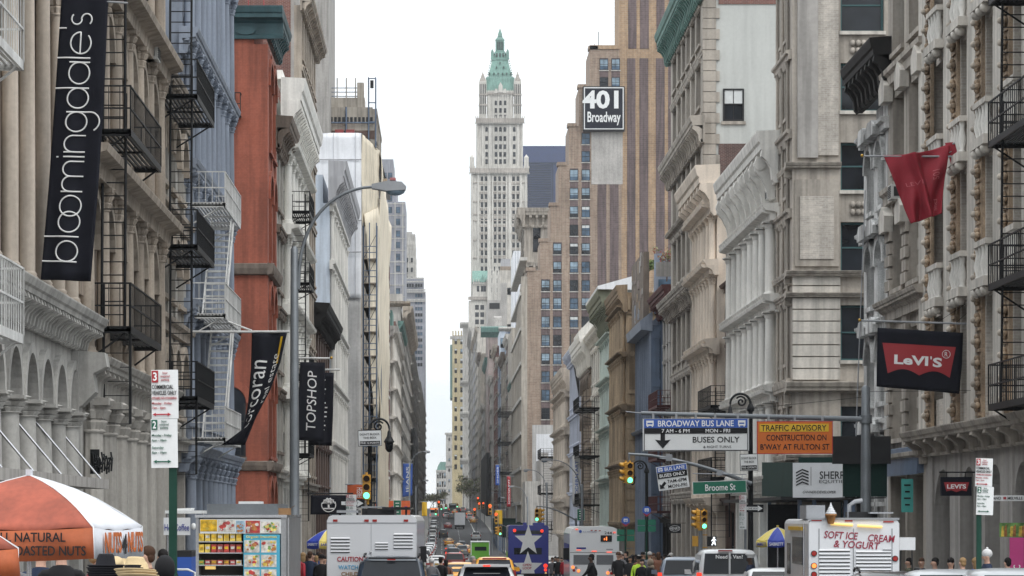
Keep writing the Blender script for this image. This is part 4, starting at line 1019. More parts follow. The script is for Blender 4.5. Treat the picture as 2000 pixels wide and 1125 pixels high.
# ---------------------------------------------------------------- gothic skyscraper
Yw = 1380; CX = 976
t = thing('gothic_skyscraper', 'pale terracotta gothic skyscraper with a green copper pyramid crown and spire', 'building', (PX(CX, Yw), Yw, G(Yw)))
def wl(px): return PX(px, Yw) - PX(CX, Yw)
def wz(py): return ZZ(py, Yw) - G(Yw)
q = MB()
def slab(x0, x1, y0, y1, d, m): q.box(wl(x0), wl(x1), -d, wl(x1) - wl(x0) - d, wz(y1), wz(y0), m)
q.box(wl(920.5), wl(1030), 0, 27, 0, wz(330), M['terracotta'])
q.box(wl(931), wl(1021.5), 1.2, 25, wz(330), wz(232), M['terracotta'])
q.box(wl(952), wl(1003), 1.6, 20, wz(232), wz(176), M['terracotta'])
q.build('shaft', t)
q = MB()   # vertical ribs
for x, w_ in ((922, 3), (934, 3.2), (944.6, 1.2), (955, 6.5), (962, 2.6), (971.2, 1.6), (980.2, 1.6), (989.6, 2.6), (996, 6), (1007, 1.2), (1017, 4), (1027, 3)): q.box(wl(x - w_ / 2), wl(x + w_ / 2), -.7, 0, 0, wz(334), M['terracotta'])
for x, w_ in ((933, 3), (943, 4), (958, 6), (963, 2.4), (973.4, 1.6), (982, 1.6), (992, 2.4), (997, 5), (1012, 4), (1020, 3)): q.box(wl(x - w_ / 2), wl(x + w_ / 2), .5, 1.2, wz(330), wz(236), M['terracotta'])
for x, w_ in ((955, 4), (963, 2.4), (973.4, 1.6), (982, 1.6), (992, 2.4), (999, 4)): q.box(wl(x - w_ / 2), wl(x + w_ / 2), 1.0, 1.6, wz(232), wz(178), M['terracotta'])
q.build('rib', t)
q = MB()   # bands and crowns of tracery
for x0, x1, y, h, d in ((917.5, 1033, 338, 9, 1.6), (929, 1024, 240, 9, .6), (950, 1004, 184, 4, -.9)):
    q.box(wl(x0), wl(x1), -d, 1.4, wz(y), wz(y - h), M['terra_dark'])
    k = int((x1 - x0) / 3.2)
    for i in range(k + 1):
        x = wl(x0) + (wl(x1) - wl(x0)) * i / k
        q.prism([(x - .28, wz(y - h)), (x + .28, wz(y - h)), (x + .2, wz(y - h - 3)), (x, wz(y - h - 6)), (x - .2, wz(y - h - 3))], 'y', -d, -d + .5, M['terracotta'])
        q.prism([(x - .35, wz(y) + .1), (x + .35, wz(y) + .1), (x, wz(y + 3.2))], 'y', -d + .15, 1, M['terracotta'])
for y in (420, 358, 395, 432, 470, 505): q.box(wl(920), wl(1030.5), -.35, 0, wz(y), wz(y) + .5, M['terra_dark'])
q.build('tracery_band', t)
q = MB()
for x in (943, 1011): 
    x0 = wl(x)
    q.box(x0 - 1.75, x0 + 1.75, .6, 4.2, wz(240), wz(158), M['terracotta'])
    for k in range(5): q.box(x0 - 1.85 + k * .85, x0 - 1.6 + k * .85, .2, .6, wz(240), wz(160), M['terracotta'])
    for k in range(4): q.box(x0 - 1.5 + k * .85, x0 - 1.1 + k * .85, .55, .62, wz(222), wz(164), M['frame_dark'])
    for zz_ in (186, 206): q.box(x0 - 2.0, x0 + 2.0, .1, 4.3, wz(zz_), wz(zz_ - 3), M['terra_dark'])
    q.add([(x0 - 1.6, .6, wz(158)), (x0 + 1.6, .6, wz(158)), (x0 + 1.6, 4, wz(158)), (x0 - 1.6, 4, wz(158)), (x0, 2.2, wz(138))], [(0, 1, 4), (1, 2, 4), (2, 3, 4), (3, 0, 4)], M['terra_dark'])
    for k in (-1.5, 1.5): q.add([(x0 + k - .25, .5, wz(160)), (x0 + k + .25, .5, wz(160)), (x0 + k + .25, 1, wz(160)), (x0 + k - .25, 1, wz(160)), (x0 + k, .75, wz(150))], [(0, 1, 4), (1, 2, 4), (2, 3, 4), (3, 0, 4)], M['terracotta'])
    q.tube([(x0, 2.2, wz(139)), (x0, 2.2, wz(133))], .08, M['terracotta'], 5)
for x in (922, 1028):
    x0 = wl(x); q.box(x0 - 1.1, x0 + 1.1, -.4, 2, wz(334), wz(308), M['terracotta']); q.add([(x0 - 1.2, -.5, wz(308)), (x0 + 1.2, -.5, wz(308)), (x0 + 1.2, 2, wz(308)), (x0 - 1.2, 2, wz(308)), (x0, .7, wz(301))], [(0, 1, 4), (1, 2, 4), (2, 3, 4), (3, 0, 4)], M['terracotta'])
q.build('turret', t)
q = MB()   # copper crown
def frus(x0, x1, y0, a0, a1, y1, d0, d1, m):
    c = 9.0
    q.add([(wl(x0), c - d0, wz(y0)), (wl(x1), c - d0, wz(y0)), (wl(x1), c + d0, wz(y0)), (wl(x0), c + d0, wz(y0)), (wl(a0), c - d1, wz(y1)), (wl(a1), c - d1, wz(y1)), (wl(a1), c + d1, wz(y1)), (wl(a0), c + d1, wz(y1))],
          [(0, 1, 5, 4), (1, 2, 6, 5), (2, 3, 7, 6), (3, 0, 4, 7), (4, 5, 6, 7)], m)
V = M['verdigris']
frus(951, 1003, 178, 953, 1001, 152, 7, 6.6, V); frus(953, 1001, 152, 962, 992, 112, 6.6, 4, V)
frus(960.5, 993.5, 114, 960.5, 993.5, 110, 4.4, 4.4, V); frus(963, 991, 110, 966, 988, 98, 3.6, 3, V); frus(968.5, 985.5, 98, 969, 985, 73, 2.4, 2.3, V); frus(967.5, 986.5, 98, 967.5, 986.5, 96, 2.7, 2.7, V)
frus(968, 986, 73, 973.5, 981, 66, 2.5, 1, V); frus(972.5, 982, 66, 973.5, 981, 62, 1.3, 1, V); frus(973, 981.6, 62, 976.8, 977.8, 50, 1, .12, V)
q.tube([(wl(977.3), 9, wz(51)), (wl(977.3), 9, wz(45))], .08, V, 5)
for y, xs, d in ((144, (956, 965, 973, 982, 990, 998), 6.4), (131, (970, 984), 5.3), (122, (977,), 4.7), (105, (966, 988), 3.5)):
    for x in xs:
        q.prism([(wl(x) - .45, wz(y)), (wl(x) + .45, wz(y)), (wl(x) + .45, wz(y - 3)), (wl(x), wz(y - 5.5)), (wl(x) - .45, wz(y - 3))], 'y', 9 - d - .7, 9 - d + 1.2, V)
        q.box(wl(x) - .25, wl(x) + .25, 9 - d - .73, 9 - d - .7, wz(y - .4), wz(y - 3), M['frame_dark'])
for x in (969.5, 973, 977, 981, 984.5): q.box(wl(x) - .28, wl(x) + .28, 9 - 2.55, 9 - 2.3, wz(93), wz(77), M['frame_dark'] if x in (973, 977, 981) else V); 
for x in (966, 971, 977, 983, 988): q.box(wl(x) - .3, wl(x) + .3, 9 - 3.75, 9 - 3.4, wz(108), wz(100), M['frame_dark'] if x in (971, 977, 983) else V)
for x in (962, 992): q.box(wl(x) - .7, wl(x) + .7, 5, 7, wz(112), wz(97), V); q.ball((wl(x), 6, wz(96)), (.5, .5, 1), V, 6, 5)
for x in (952, 1002): q.box(wl(x) - .8, wl(x) + .8, 1.8, 5, wz(180), wz(150), V)
for k in range(9): q.tube([(wl(953 + k * .9), 9 - 6.7 + .25 * k, wz(150 - k * 4.6)), (wl(953 + k * .9) - .3, 9 - 6.9 + .25 * k, wz(148 - k * 4.6))], .25, V, 5); q.tube([(wl(1001 - k * .9), 9 - 6.7 + .25 * k, wz(150 - k * 4.6)), (wl(1001 - k * .9) + .3, 9 - 6.9 + .25 * k, wz(148 - k * 4.6))], .25, V, 5)
q.build('copper_crown', t)
q = MB(); 
for x in (969, 977.5, 986): q.prism([(wl(x) - .9, wz(181)), (wl(x) + .9, wz(181)), (wl(x) + .5, wz(172)), (wl(x), wz(166 if x == 977.5 else 174)), (wl(x) - .5, wz(172))], 'y', .6, 1.6, M['terracotta'])
q.prism([(wl(973.5), wz(180)), (wl(982), wz(180)), (wl(982), wz(168)), (wl(977.7), wz(160)), (wl(973.5), wz(168))], 'y', .3, 2, M['terracotta']); q.build('gable', t)
wn = []
for y in (200, 215, 228):
    for x in (968.5, 977.7, 986.6): wn.append((x, y, 1.15, 2.3, 1.55, y == 200))
for y in (252, 270, 286, 301, 315):
    for x in (950.5, 968.8, 977.6, 986, 1004.5): wn.append((x, y, 1.25, 2.3, 1.15, y == 252))
for y in [349, 368, 384, 400, 416, 432, 448, 463, 479, 494, 509, 525, 540, 556, 572, 588]:
    for x in (941.5, 949.4, 967, 975.7, 984.7, 1003, 1011.5):
        if x < 960 or y < 530: wn.append((x, y, 1.2, 2.3, -.05, y == 349))
wn.sort(key=lambda a: a[1])
for x, y, w_, h, yy, ar in wn[:98]: link(window_mesh(w_, h, 'd', ar, 0), 'window', t, Matrix.Translation((wl(x), yy, wz(y + 4.5))))
q = MB()
for x, y, w_, h, yy, ar in wn[98:]: q.box(wl(x) - w_ / 2, wl(x) + w_ / 2, yy - .03, yy + .2, wz(y + 4.5), wz(y - 4.5), M['glass'])
q.build('window_rows', t)['kind'] = 'stuff'
q = MB()
for y in (358, 377, 393, 409, 425, 441, 456, 471, 487, 502):
    for x in (945.5, 975.7, 1007): q.box(wl(x) - (2.1 if x != 975.7 else 3.4), wl(x) + (2.1 if x != 975.7 else 3.4), -.3, 0, wz(y + 2), wz(y - 2.5), M['terra_dark'])
q.build('spandrel', t)
# lower wing with small green roof
q = MB(); q.box(wl(915), wl(953), -14, -1, 0, wz(592), M['terracotta']); q.box(wl(923), wl(953), -14, -1, wz(592), wz(555), M['terracotta'])
q.prism([(-14.5, wz(555)), (-14.5, wz(553)), (-9, wz(532)), (-4, wz(532)), (-.5, wz(555))], 'x', wl(922), wl(953.5), V)
for x in range(7): q.prism([(wl(923 + x * 5), wz(560)), (wl(926 + x * 5), wz(560)), (wl(924.5 + x * 5), wz(547))], 'y', -14.8, -14, M['terracotta'])
q.prism([(wl(937), wz(556)), (wl(946), wz(556)), (wl(941.5), wz(540))], 'y', -14.9, -13, V)
q.box(wl(914), wl(954), -15, -14, wz(590), wz(584), M['terra_dark']); q.box(wl(952), wl(977), -16, -1, 0, wz(560), M['terracotta'])
for k, x in enumerate((953, 957, 962, 967, 972, 976)): q.box(wl(x) - .5, wl(x) + .5, -16.6, -16, 0, wz(540 - 5 * (k % 2)), M['terracotta']); q.add([(wl(x) - .5, -16.6, wz(540 - 5 * (k % 2))), (wl(x) + .5, -16.6, wz(540 - 5 * (k % 2))), (wl(x), -16.3, wz(528 - 5 * (k % 2)))], [(0, 1, 2)], M['terracotta'])
for x in (941, 933, 946): q.box(wl(x) - .6, wl(x) + .6, -14.1, -13.9, wz(574), wz(563), M['glass'])
for x in (931, 941):
    for y in range(600, 760, 14): q.box(wl(x) - .9, wl(x) + .9, -14.1, -13.9, wz(y + 9), wz(y), M['glass'])
for x in (961, 969):
    for y in (537, 552, 570): q.box(wl(x) - .7, wl(x) + .7, -16.1, -15.9, wz(y + 6), wz(y - 3), M['glass'])
q.build('lower_wing', t)
# dark glass tower
t = thing('dark_glass_tower', 'dark blue black glass office tower behind the gothic skyscraper', 'building', (PX(1065, 1750), 1750, G(1750)))
q = MB(Matrix.Translation((-PX(1065, 1750), -1750, -G(1750))))
q.box(PX(1015, 1750), PX(1112, 1750), 1750, 1790, G(1750), ZZ(285, 1750), M['glass_tower']); q.build('wall', t)
q = MB(Matrix.Translation((-PX(1065, 1750), -1750, -G(1750)))); m_ = mat('tower_slat', (.014, .025, .06), .5, .1, .1)
for k in range(34): q.box(PX(1032, 1750), PX(1076, 1750), 1749.3, 1750, ZZ(325 + k * 4.6, 1750), ZZ(323 + k * 4.6, 1750), m_)
for x in (1030, 1078, 1100): q.box(PX(x, 1750), PX(x + 2.4, 1750), 1749, 1750, G(1750), ZZ(318, 1750), m_)
q.box(PX(1015, 1750), PX(1112, 1750), 1749.2, 1750, ZZ(320, 1750), ZZ(317, 1750), m_); q.build('mullion', t)
# far ends of the row
for nm, lb, x0, x1, Y, yt, m, nx, nz, ww, wh in (
    ('stone_building', 'tall pale stone front at the left foot of the gothic skyscraper', 905, 930, 1450, 630, 'far_stone', 0, 0, 1, 1),
    ('yellow_brick_tower', 'slim yellow brick tower with a crenellated top at the far end of the street', 883.5, 908, 1800, 655, 'yellow_brick', 2, 14, 1.6, 3.2),
    ('grey_building', 'narrow grey stone front under the yellow brick tower', 871, 884, 1950, 845, 'far_stone', 1, 6, 1.2, 2),
    ('mansard_building', 'low pale building with a green mansard roof closing the street', 852, 872, 2050, 918, 'far_stone', 4, 4, 1.1, 4)):
    b = npan(nm, lb, x0, x1, Y, yt, M[m], nx, nz, ww, wh, None, 60)
    q = MB(b.T); T_ = b.top
    if nm == 'stone_building':
        for z in (0, 30, 46, 70): q.prism([(0, T_ - z - 3), (-1.6, T_ - z - 1), (-1.6, T_ - z), (0, T_ - z + .2)], 'x', -1.8, b.L, M['far_stone'])
        for z in range(12): q.box(b.L * .45, b.L * .55, -.1, .1, T_ - 14 - z * 5, T_ - 11 - z * 5, M['glass'])
    elif nm == 'yellow_brick_tower':
        for k in range(5): q.box(k * 1.8, k * 1.8 + .8, -.4, 3, T_, T_ + 3, M['yellow_brick'])
        q.box(-1.6, b.L, -.5, 2, T_ - 2.4, T_ - .5, M['far_stone']); q.box(-1.4, .0, 0, 40, T_ - 40, T_ - 6, M['green_copper'])
    elif nm == 'mansard_building':
        q.prism([(.4, T_), (b.L, T_), (b.L, T_ + 6), (3, T_ + 6), (1.2, T_ + 3)], 'y', .5, 30, M['verdigris']); q.box(-.3, b.L, -.6, .2, T_ - 1.2, T_, M['far_stone']); q.box(-.3, b.L, -.6, .2, T_ * .6, T_ * .6 + .8, M['far_stone'])
    else: q.box(-.8, b.L, -.8, .2, T_ - 1.5, T_, M['far_stone']); q.box(-.5, b.L, -.6, .2, T_ * .6, T_ * .6 + 1, M['far_stone'])
    q.build('cornice', b.o); b.finish()
# ---------------------------------------------------------------- street furniture and signs
dm('pole_grey', (.17, .185, .2), .45, .15, 2, metal=.3); dm('pole_green', (.012, .05, .035), .45, .15, 3); dm('lamp_grey', (.3, .31, .33), .5, .1, 3)
dm('sig_yellow', (.62, .33, .045), .5, .15, 4); dm('sign_blue', (.03, .1, .42), .5, .06, 3); dm('sign_orange', (.62, .14, .012), .5, .06, 2); dm('sign_yellow', (.7, .42, .015), .5, .06, 2)
dm('sign_green', (.01, .15, .09), .5, .06, 2); dm('sign_red', (.34, .022, .03), .5, .05, 3); dm('ink', (.02, .02, .022), .6, 0); dm('ink_green', (.01, .1, .06), .6, 0); dm('ink_red', (.4, .02, .035), .6, 0)
dm('cloth_black', (.012, .013, .02), .8, .2, 3); dm('cloth_red', (.3, .02, .035), .75, .15, 2); dm('cloth_white', (.7, .71, .73), .8, .06, 3); dm('cloth_orange', (.6, .11, .03), .75, .12, 2)
dm('letter_white', (.8, .8, .8), .6, 0); dm('letter_cyan', (.5, .68, .72), .6, 0); dm('dark_green_board', (.012, .035, .03), .7, .2, .8); dm('gold', (.5, .3, .06), .35, .1, 4, metal=.8)
for k_, c_, e_ in (('lens_green', (.15, 1, .55), 2.2), ('lens_red', (1, .09, .03), 2.0), ('lens_walk', (.9, .95, 1), 1.6), ('lens_amber', (1, .25, .06), 1.6)): M[k_] = mat(k_, c_, emit=e_)
dm('lens_off', (.05, .025, .015), .3, .1, 3)


def plate(parent, x, y, z, w_, h, m, border=None, name='sign_panel', roll=0, rz=0, th=.02):
    """sign plate facing the camera side; returns (part, matrix of its face)"""
    q = MB(Matrix.Translation((x, y, z)) @ Matrix.Rotation(rz, 4, 'Z') @ Matrix.Rotation(-roll, 4, 'Y'))
    q.box(-w_ / 2, w_ / 2, 0, th, -h / 2, h / 2, border or m)
    if border: q.box(-w_ / 2 + .02, w_ / 2 - .02, -.004, 0, -h / 2 + .02, h / 2 - .02, m)
    o = q.build(name, parent)
    return o, Matrix.Translation((x, y, z)) @ Matrix.Rotation(rz, 4, 'Z') @ Matrix.Rotation(-roll, 4, 'Y') @ Matrix.Translation((0, -.012, 0)) @ Matrix.Rotation(R(90), 4, 'X')
def words(par, Mf, s_, x, y, w_, h, m, bold=.01, shear=0): return text(s_, h, m, par, Mf @ Matrix.Translation((x, y, 0)), bold=bold, fit=(w_, h), depth=.003, shear=shear)
def shape(par, Mf, polys, m, name='symbol'):
    q = MB(Mf)
    for p in polys: q.prism(p, 'z', 0, .006, m)
    return q.build(name, par)
def arrow2(w_, h):  # double headed arrow
    return [(-w_ / 2, 0), (-w_ / 2 + h, h / 2), (-w_ / 2 + h, h * .18), (w_ / 2 - h, h * .18), (w_ / 2 - h, h / 2), (w_ / 2, 0), (w_ / 2 - h, -h / 2), (w_ / 2 - h, -h * .18), (-w_ / 2 + h, -h * .18), (-w_ / 2 + h, -h / 2)]
def rect(x, y, w_, h): return [(x - w_ / 2, y - h / 2), (x + w_ / 2, y - h / 2), (x + w_ / 2, y + h / 2), (x - w_ / 2, y + h / 2)]


def parking_sign(px, Y, y0, y1, wpx, label, pole_px=None, roll=0, post=True, base=None, group='parking signs on posts'):
    x = PX(px, Y); g = G(Y) + .14; zt, zb = ZZ(y0, Y), ZZ(y1, Y)
    t = thing('parking_sign', label, 'road sign', (x, Y, g), 0, group)
    k = wpx * Y / F; h = (zt - zb) / 2
    if post:
        q = MB(); dx = (PX(pole_px, Y) - x) if pole_px else 0; q.box(dx - .045, dx + .045, .03, .09, 0, zt - g - .05, M['pole_green'] if post == 1 else M['pole_grey']); q.build('post', t)
    a, Mf = plate(t, 0, 0, zt - h / 2 - g, k, h - .004, M['sign_white'], roll=roll, name='sign_panel')
    shape(a, Mf, [rect(-k * .36, h * .36, k * .24, h * .24)], M['sign_red']); words(a, Mf @ Matrix.Translation((0, 0, .006)), '3', -k * .36, h * .36, k * .14, h * .17, M['letter_white'], .02)
    words(a, Mf, 'hour\nmetered\nparking', k * .02, h * .36, k * .34, h * .2, M['ink_red'], 0)
    for s_, yy, w_, hh, mm in (('COMMERCIAL', .15, .8, .085, 'ink'), ('VEHICLES ONLY', .03, .92, .085, 'ink'), ('OTHERS NO STANDING', -.08, .92, .05, 'ink_red'), ('Monday - Friday', -.19, .74, .06, 'ink_red'), ('7am - 6pm', -.28, .5, .06, 'ink_red')):
        words(a, Mf, s_, -k * (.48 - w_ / 2), h * yy, k * w_, h * hh, M[mm], .008)
    shape(a, Mf @ Matrix.Translation((-k * .12, -h * .41, 0)), [arrow2(k * .7, h * .07)], M['ink_red'])
    a, Mf = plate(t, -roll * h * .9, 0, zt - h * 1.5 - g, k, h - .004, M['sign_white'], roll=roll, name='sign_panel')
    shape(a, Mf, [rect(-k * .36, h * .38, k * .22, h * .2)], M['ink_green']); words(a, Mf @ Matrix.Translation((0, 0, .006)), '2', -k * .36, h * .38, k * .13, h * .15, M['letter_white'], .02)
    words(a, Mf, 'hour\nmetered\nparking', k * .0, h * .38, k * .34, h * .19, M['ink_green'], 0)
    for s_, yy, w_, hh in (('Monday - Friday', .16, .74, .06), ('6pm - 10pm', .06, .54, .06), ('Saturday', -.09, .44, .06), ('8am - 10pm', -.19, .54, .06)):
        words(a, Mf, s_, -k * (.46 - w_ / 2), h * yy, k * w_, h * hh, M['ink_green'], .008)
    shape(a, Mf @ Matrix.Translation((-k * .08, -h * .37, 0)), [arrow2(k * .68, h * .07)], M['ink_green'])
    return t
parking_sign(322, 32, 722, 914, 52, 'large two panel white parking sign on the green post nearest on the left', 337, .012)
parking_sign(1922, 51, 895, 1006, 33, 'white parking sign on the green post before the stone store at right', 1913, -.035)
parking_sign(1451, 100, 967, 1034, 14, 'pale two panel parking sign below the green street name sign', 1456, 0, 2)
parking_sign(686, 108, 966, 1012, 20, 'small white parking sign in front of the black flag with the tree emblem', 690, 0, 2)


def signal(par, x, y, z, s_=1.0, lit='g', rz=0, name='signal_head'):
    """three lens head, centre at x y z, facing the camera side"""
    T_ = Matrix.Translation((x, y, z)) @ Matrix.Rotation(rz, 4, 'Z') @ Matrix.Scale(s_, 4)
    q = MB(T_)
    for k in (-1, 0, 1):
        q.prism([(-.15, -.17), (.15, -.17), (.18, -.13), (.18, .13), (.15, .17), (-.15, .17), (-.18, .13), (-.18, -.13)], 'y', 0, .2, M['sig_yellow']) if 0 else None
        c = k * .355
        q.prism([(-.15, c - .172), (.15, c - .172), (.175, c - .14), (.175, c + .14), (.15, c + .172), (-.15, c + .172), (-.175, c + .14), (-.175, c - .14)], 'y', 0, .2, M['sig_yellow'])
    q.cyl((0, .1, .53), (0, .1, .62), .05, M['sig_yellow']); o = q.build(name, par)
    for k, n_ in ((1, 'r'), (0, 'y'), (-1, 'g')):
        q = MB(T_); c = k * .355; on = n_ == lit
        q.cyl((0, -.002, c), (0, -.02, c), .135, M[{'r': 'lens_red', 'g': 'lens_green', 'y': 'lens_amber'}[n_]] if on else M['lens_off'], n=14); q.build('lens', o)
        q = MB(T_); n = 9; vs = []
        for yy in (0, -.24):
            for i in range(n):
                a = R(-25) + R(230) * i / (n - 1); rr = .15 if yy == 0 else .145; vs.append((rr * math.cos(a), yy * (1 if 0 < i < n - 1 else .45), c + rr * math.sin(a)))
        q.add(vs, [(i, i + 1, n + i + 1, n + i) for i in range(n - 1)], M['sig_yellow'], True); v_ = q.build('visor', o)
        sd_ = v_.modifiers.new('thick', 'SOLIDIFY'); sd_.thickness = .012
    return o


def crook_lamp(px, Y, ytop, flip, label, ybase=None):
    x = PX(px, Y); g = G(Y) + .14; H = ZZ(ytop, Y) - g; r = .38
    t = thing('crook_lamp', label, 'street lamp', (x, Y, g), 0, 'black crook lamps')
    I = M['black_iron']; q = MB(); zc = H - r
    q.lathe([(.26, 0), (.28, .25), (.2, .3), (.2, .8), (.22, .85), (.12, 1.0), (.1, 2.4), (.075, zc - .3), (.13, zc - .25), (.13, zc - .15), (.07, zc)], I, 12, flute=(6, .05)); q.build('pole', t)
    q = MB(); s_ = -1 if flip else 1
    pts = [(0, 0, zc)] + [(s_ * (r - r * math.cos(a)), 0, zc + r * math.sin(a)) for a in [math.pi * i / 14 for i in range(1, 15)]]
    q.tube(pts, .05, I, 8, r1=.04)
    sp = [(s_ * (r * .92 + r * .55 * (1 - i / 26) * math.cos(.6 + i * .42)), 0, zc + r * .22 + r * .55 * (1 - i / 26) * math.sin(.6 + i * .42)) for i in range(24)]
    q.tube(sp, .035, I, 6); q.build('crook', t)
    q = MB(); cx = s_ * 2 * r; z = zc; u_ = .62
    q.lathe([(.02, z + .05), (.03, z - .08), (.06, z - .12), (.09, z - .3), (.19, z - .48), (.21, z - .52), (.19, z - .55)], I, 10, cx=cx); lt = q.build('lantern', t)
    q = MB(); q.lathe([(.17, z - .55), (.15, z - .8), (.08, z - .9), (.02, z - .93)], M['glass'], 10, cx=cx); q.build('lantern_glass', lt)
    return t
tL = crook_lamp(722, 110, 818, False, 'black crook lamp over the left corner signal before the wrapped scaffold')
tR = crook_lamp(1466, 105, 769, True, 'black crook lamp behind the hanging bus lane sign')
crook_lamp(1263, 150, 900, True, 'black crook lamp in front of the ochre brown building')

def cobra(px, Y, ytop, reach, label, pole_to=None, lit=False, dark=False):
    x = PX(px, Y); g = G(Y) + .14; H = ZZ(ytop, Y) - g; t = thing('street_lamp', label, 'street lamp', (x, Y, g), 0, 'cobra head street lamps')
    m = M['pole_grey']; s_ = 1 if reach > 0 else -1; a = abs(reach); q = MB()
    hp = H - min(2.2, a * .95)
    q.lathe([(.16, 0), (.17, .5), (.12, .55), (.105, hp * .5), (.085, hp + .3), (.03, hp + .36)], m, 10); q.build('pole', t)
    q = MB(); n = 12
    pts = [(s_ * (.09 + (a - .1) * (1 - math.cos(u)) ), 0, hp - .6 + (H - hp + .6) * math.sin(u) ** .8) for u in [math.pi / 2 * i / n for i in range(n + 1)]]
    q.tube(pts, .042, m, 8, r1=.032); q.build('arm', t)
    q = MB(); x0 = s_ * a
    q.prism([(x0 - s_ * .05, H + .05), (x0 + s_ * .3, H + .12), (x0 + s_ * .62, H + .1), (x0 + s_ * .72, H + .0), (x0 + s_ * .7, H - .08), (x0 + s_ * .28, H - .1), (x0 - s_ * .05, H - .04)], 'y', -.15, .15, M['lamp_grey'])
    q.box(x0 + s_ * .25 - .05, x0 + s_ * .25 + .05, -.05, .05, H + .12, H + .18, M['rust_stone']); h = q.build('lamp_head', t)
    q = MB(); q.ball((x0 + s_ * .48, 0, H - .08), (.22, .15, .12), M['lens_walk'] if lit else M['glass_sky'], 10, 6); q.build('lamp_lens', h)
    return t
cobra(575, 63, 365, 1.78, 'tall grey street lamp with a long curved arm standing by the left kerb')
cobra(800, 330, 882, 1.7, 'cobra lamp beside the blue hanging banner on the far left kerb')
cobra(812, 470, 938, 1.4, 'grey cobra lamp far down the left kerb with its head against the sky')
cobra(838, 480, 976, 2.0, 'low hanging cobra lamp by the parked row on the left kerb')
for px, Y, yt, rc, lb in ((1137, 200, 898, -2.2, 'cobra lamp bending over the blue double decker bus from the right'), (1068, 290, 918, -1.7, 'cobra lamp in front of the white billboard on the right kerb'),
                          (1030, 380, 950, -1.8, 'cobra lamp next to the pink vertical sign on the right kerb'), (1008, 460, 972, -1.8, 'cobra lamp above the yellow street banner on the right kerb'), (985, 560, 962, -2.0, 'small cobra lamp before the black netted front far right')):
    cobra(px, Y, yt, rc, lb)

# corner signals
g = G(110) + .14
t = thing('traffic_light', 'yellow traffic light showing green under the left black crook lamp', 'traffic light', (PX(716, 109.7), 109.6, g))
k = 52 * 109 / F / 1.065; signal(t, 0, 0, ZZ(951, 109) - g, k * .96); q = MB(); q.tube([(.05, .25, ZZ(925, 109) - g), (.12, .4, ZZ(925, 109) - g)], .04, M['black_iron']); q.tube([(.05, .12, ZZ(985, 109) - g), (.05, .12, ZZ(972, 109) - g)], .05, M['sig_yellow']); q.tube([(.05, .12, ZZ(985, 109) - g), (.12, .36, ZZ(990, 109) - g)], .04, M['black_iron']); q.build('bracket', t)
# right corner mast arm
Y = 105; g = G(Y) + .14
t = thing('signal_arm', 'dark mast arm reaching left from the right corner with a traffic light at its end', 'traffic light', (PX(1466, Y), Y - .3, g)); x0 = PX(1466, Y)
q = MB(); pts = [(PX(a, Y) - x0, 0, ZZ(c, Y) - g) for a, c in ((1466, 945), (1455, 941), (1430, 931), (1400, 921), (1360, 909), (1310, 897), (1270, 890), (1226, 887))]
q.tube(pts, .085, M['pole_grey'], 8, r1=.05); q.tube([(PX(1228, Y) - x0, 0, ZZ(887, Y) - g), (PX(1228, Y) - x0, 0, ZZ(902, Y) - g)], .04, M['pole_grey'])
q.tube([(0, .3, ZZ(958, Y) - g), (PX(1440, Y) - x0, 0, ZZ(936, Y) - g)], .05, M['pole_grey']); q.build('arm', t)
signal(t, PX(1229, Y) - x0, -.1, ZZ(924, Y) - g, 43 * Y / F / 1.065 * .97); signal(t, PX(1218, Y) - x0, .1, ZZ(923, Y) - g, 43 * Y / F / 1.065 * .95, '', R(-80))
# street name and small bus lane signs hang from it
t = thing('street_name_sign', 'green street name sign hanging from the dark mast arm', 'street sign', (PX(1403, Y), Y - .45, ZZ(952, Y)))
h = 25 * Y / F; w_ = 105 * Y / F
a, Mf = plate(t, 0, 0, 0, w_, h, M['sign_green'], M['sign_white'], roll=.035); words(a, Mf, 'Broome St', .03, 0, w_ * .56, h * .52, M['letter_white'], .012)
q = MB(); q.tube([(-w_ / 2, .02, h / 2 + .27), (w_ / 2, .02, h / 2 + .24)], .018, M['lamp_grey']); 
for x in (-w_ * .42, w_ * .42): q.tube([(x, .02, h / 2), (x, .02, h / 2 + .26)], .012, M['lamp_grey'])
q.box(-.1, .1, -.05, .08, h / 2 + .2, h / 2 + .4, M['lamp_grey']); q.build('hanger', t)
t = thing('bus_lane_sign', 'small blue and white bus lane sign hanging tilted from the dark mast arm', 'road sign', (PX(1312, Y), Y - .45, ZZ(932, Y)))
w_, h = 60 * Y / F, 47 * Y / F; rl_ = .14
a, Mf = plate(t, 0, 0, 0, w_, h, M['sign_white'], roll=rl_)
shape(a, Mf, [rect(0, h * .36, w_ * .96, h * .22)], M['sign_blue']); shape(a, Mf, [rect(0, h * .11, w_ * .96, h * .24)], M['ink'])
Mg = Mf @ Matrix.Translation((0, 0, .007))
words(a, Mg, 'BUS LANE', w_ * .1, h * .36, w_ * .66, h * .15, M['letter_white'], .015); words(a, Mg, 'BUSES ONLY', 0, h * .11, w_ * .84, h * .14, M['letter_white'], .015)
words(a, Mf, '7AM-6PM', w_ * .12, h * -.16, w_ * .62, h * .14, M['ink'], .01); words(a, Mf, 'MON-FRI', w_ * .12, h * -.37, w_ * .62, h * .14, M['ink'], .01)
BUSI = lambda s_: [[(-.5 * s_, .4 * s_), (.5 * s_, .4 * s_), (.5 * s_, .1 * s_), (-.5 * s_, .1 * s_)], rect(-.42 * s_, -.1 * s_, .16 * s_, .4 * s_), rect(.42 * s_, -.1 * s_, .16 * s_, .4 * s_), rect(0, -.2 * s_, .68 * s_, .2 * s_), rect(-.32 * s_, -.38 * s_, .18 * s_, .14 * s_), rect(.32 * s_, -.38 * s_, .18 * s_, .14 * s_)]
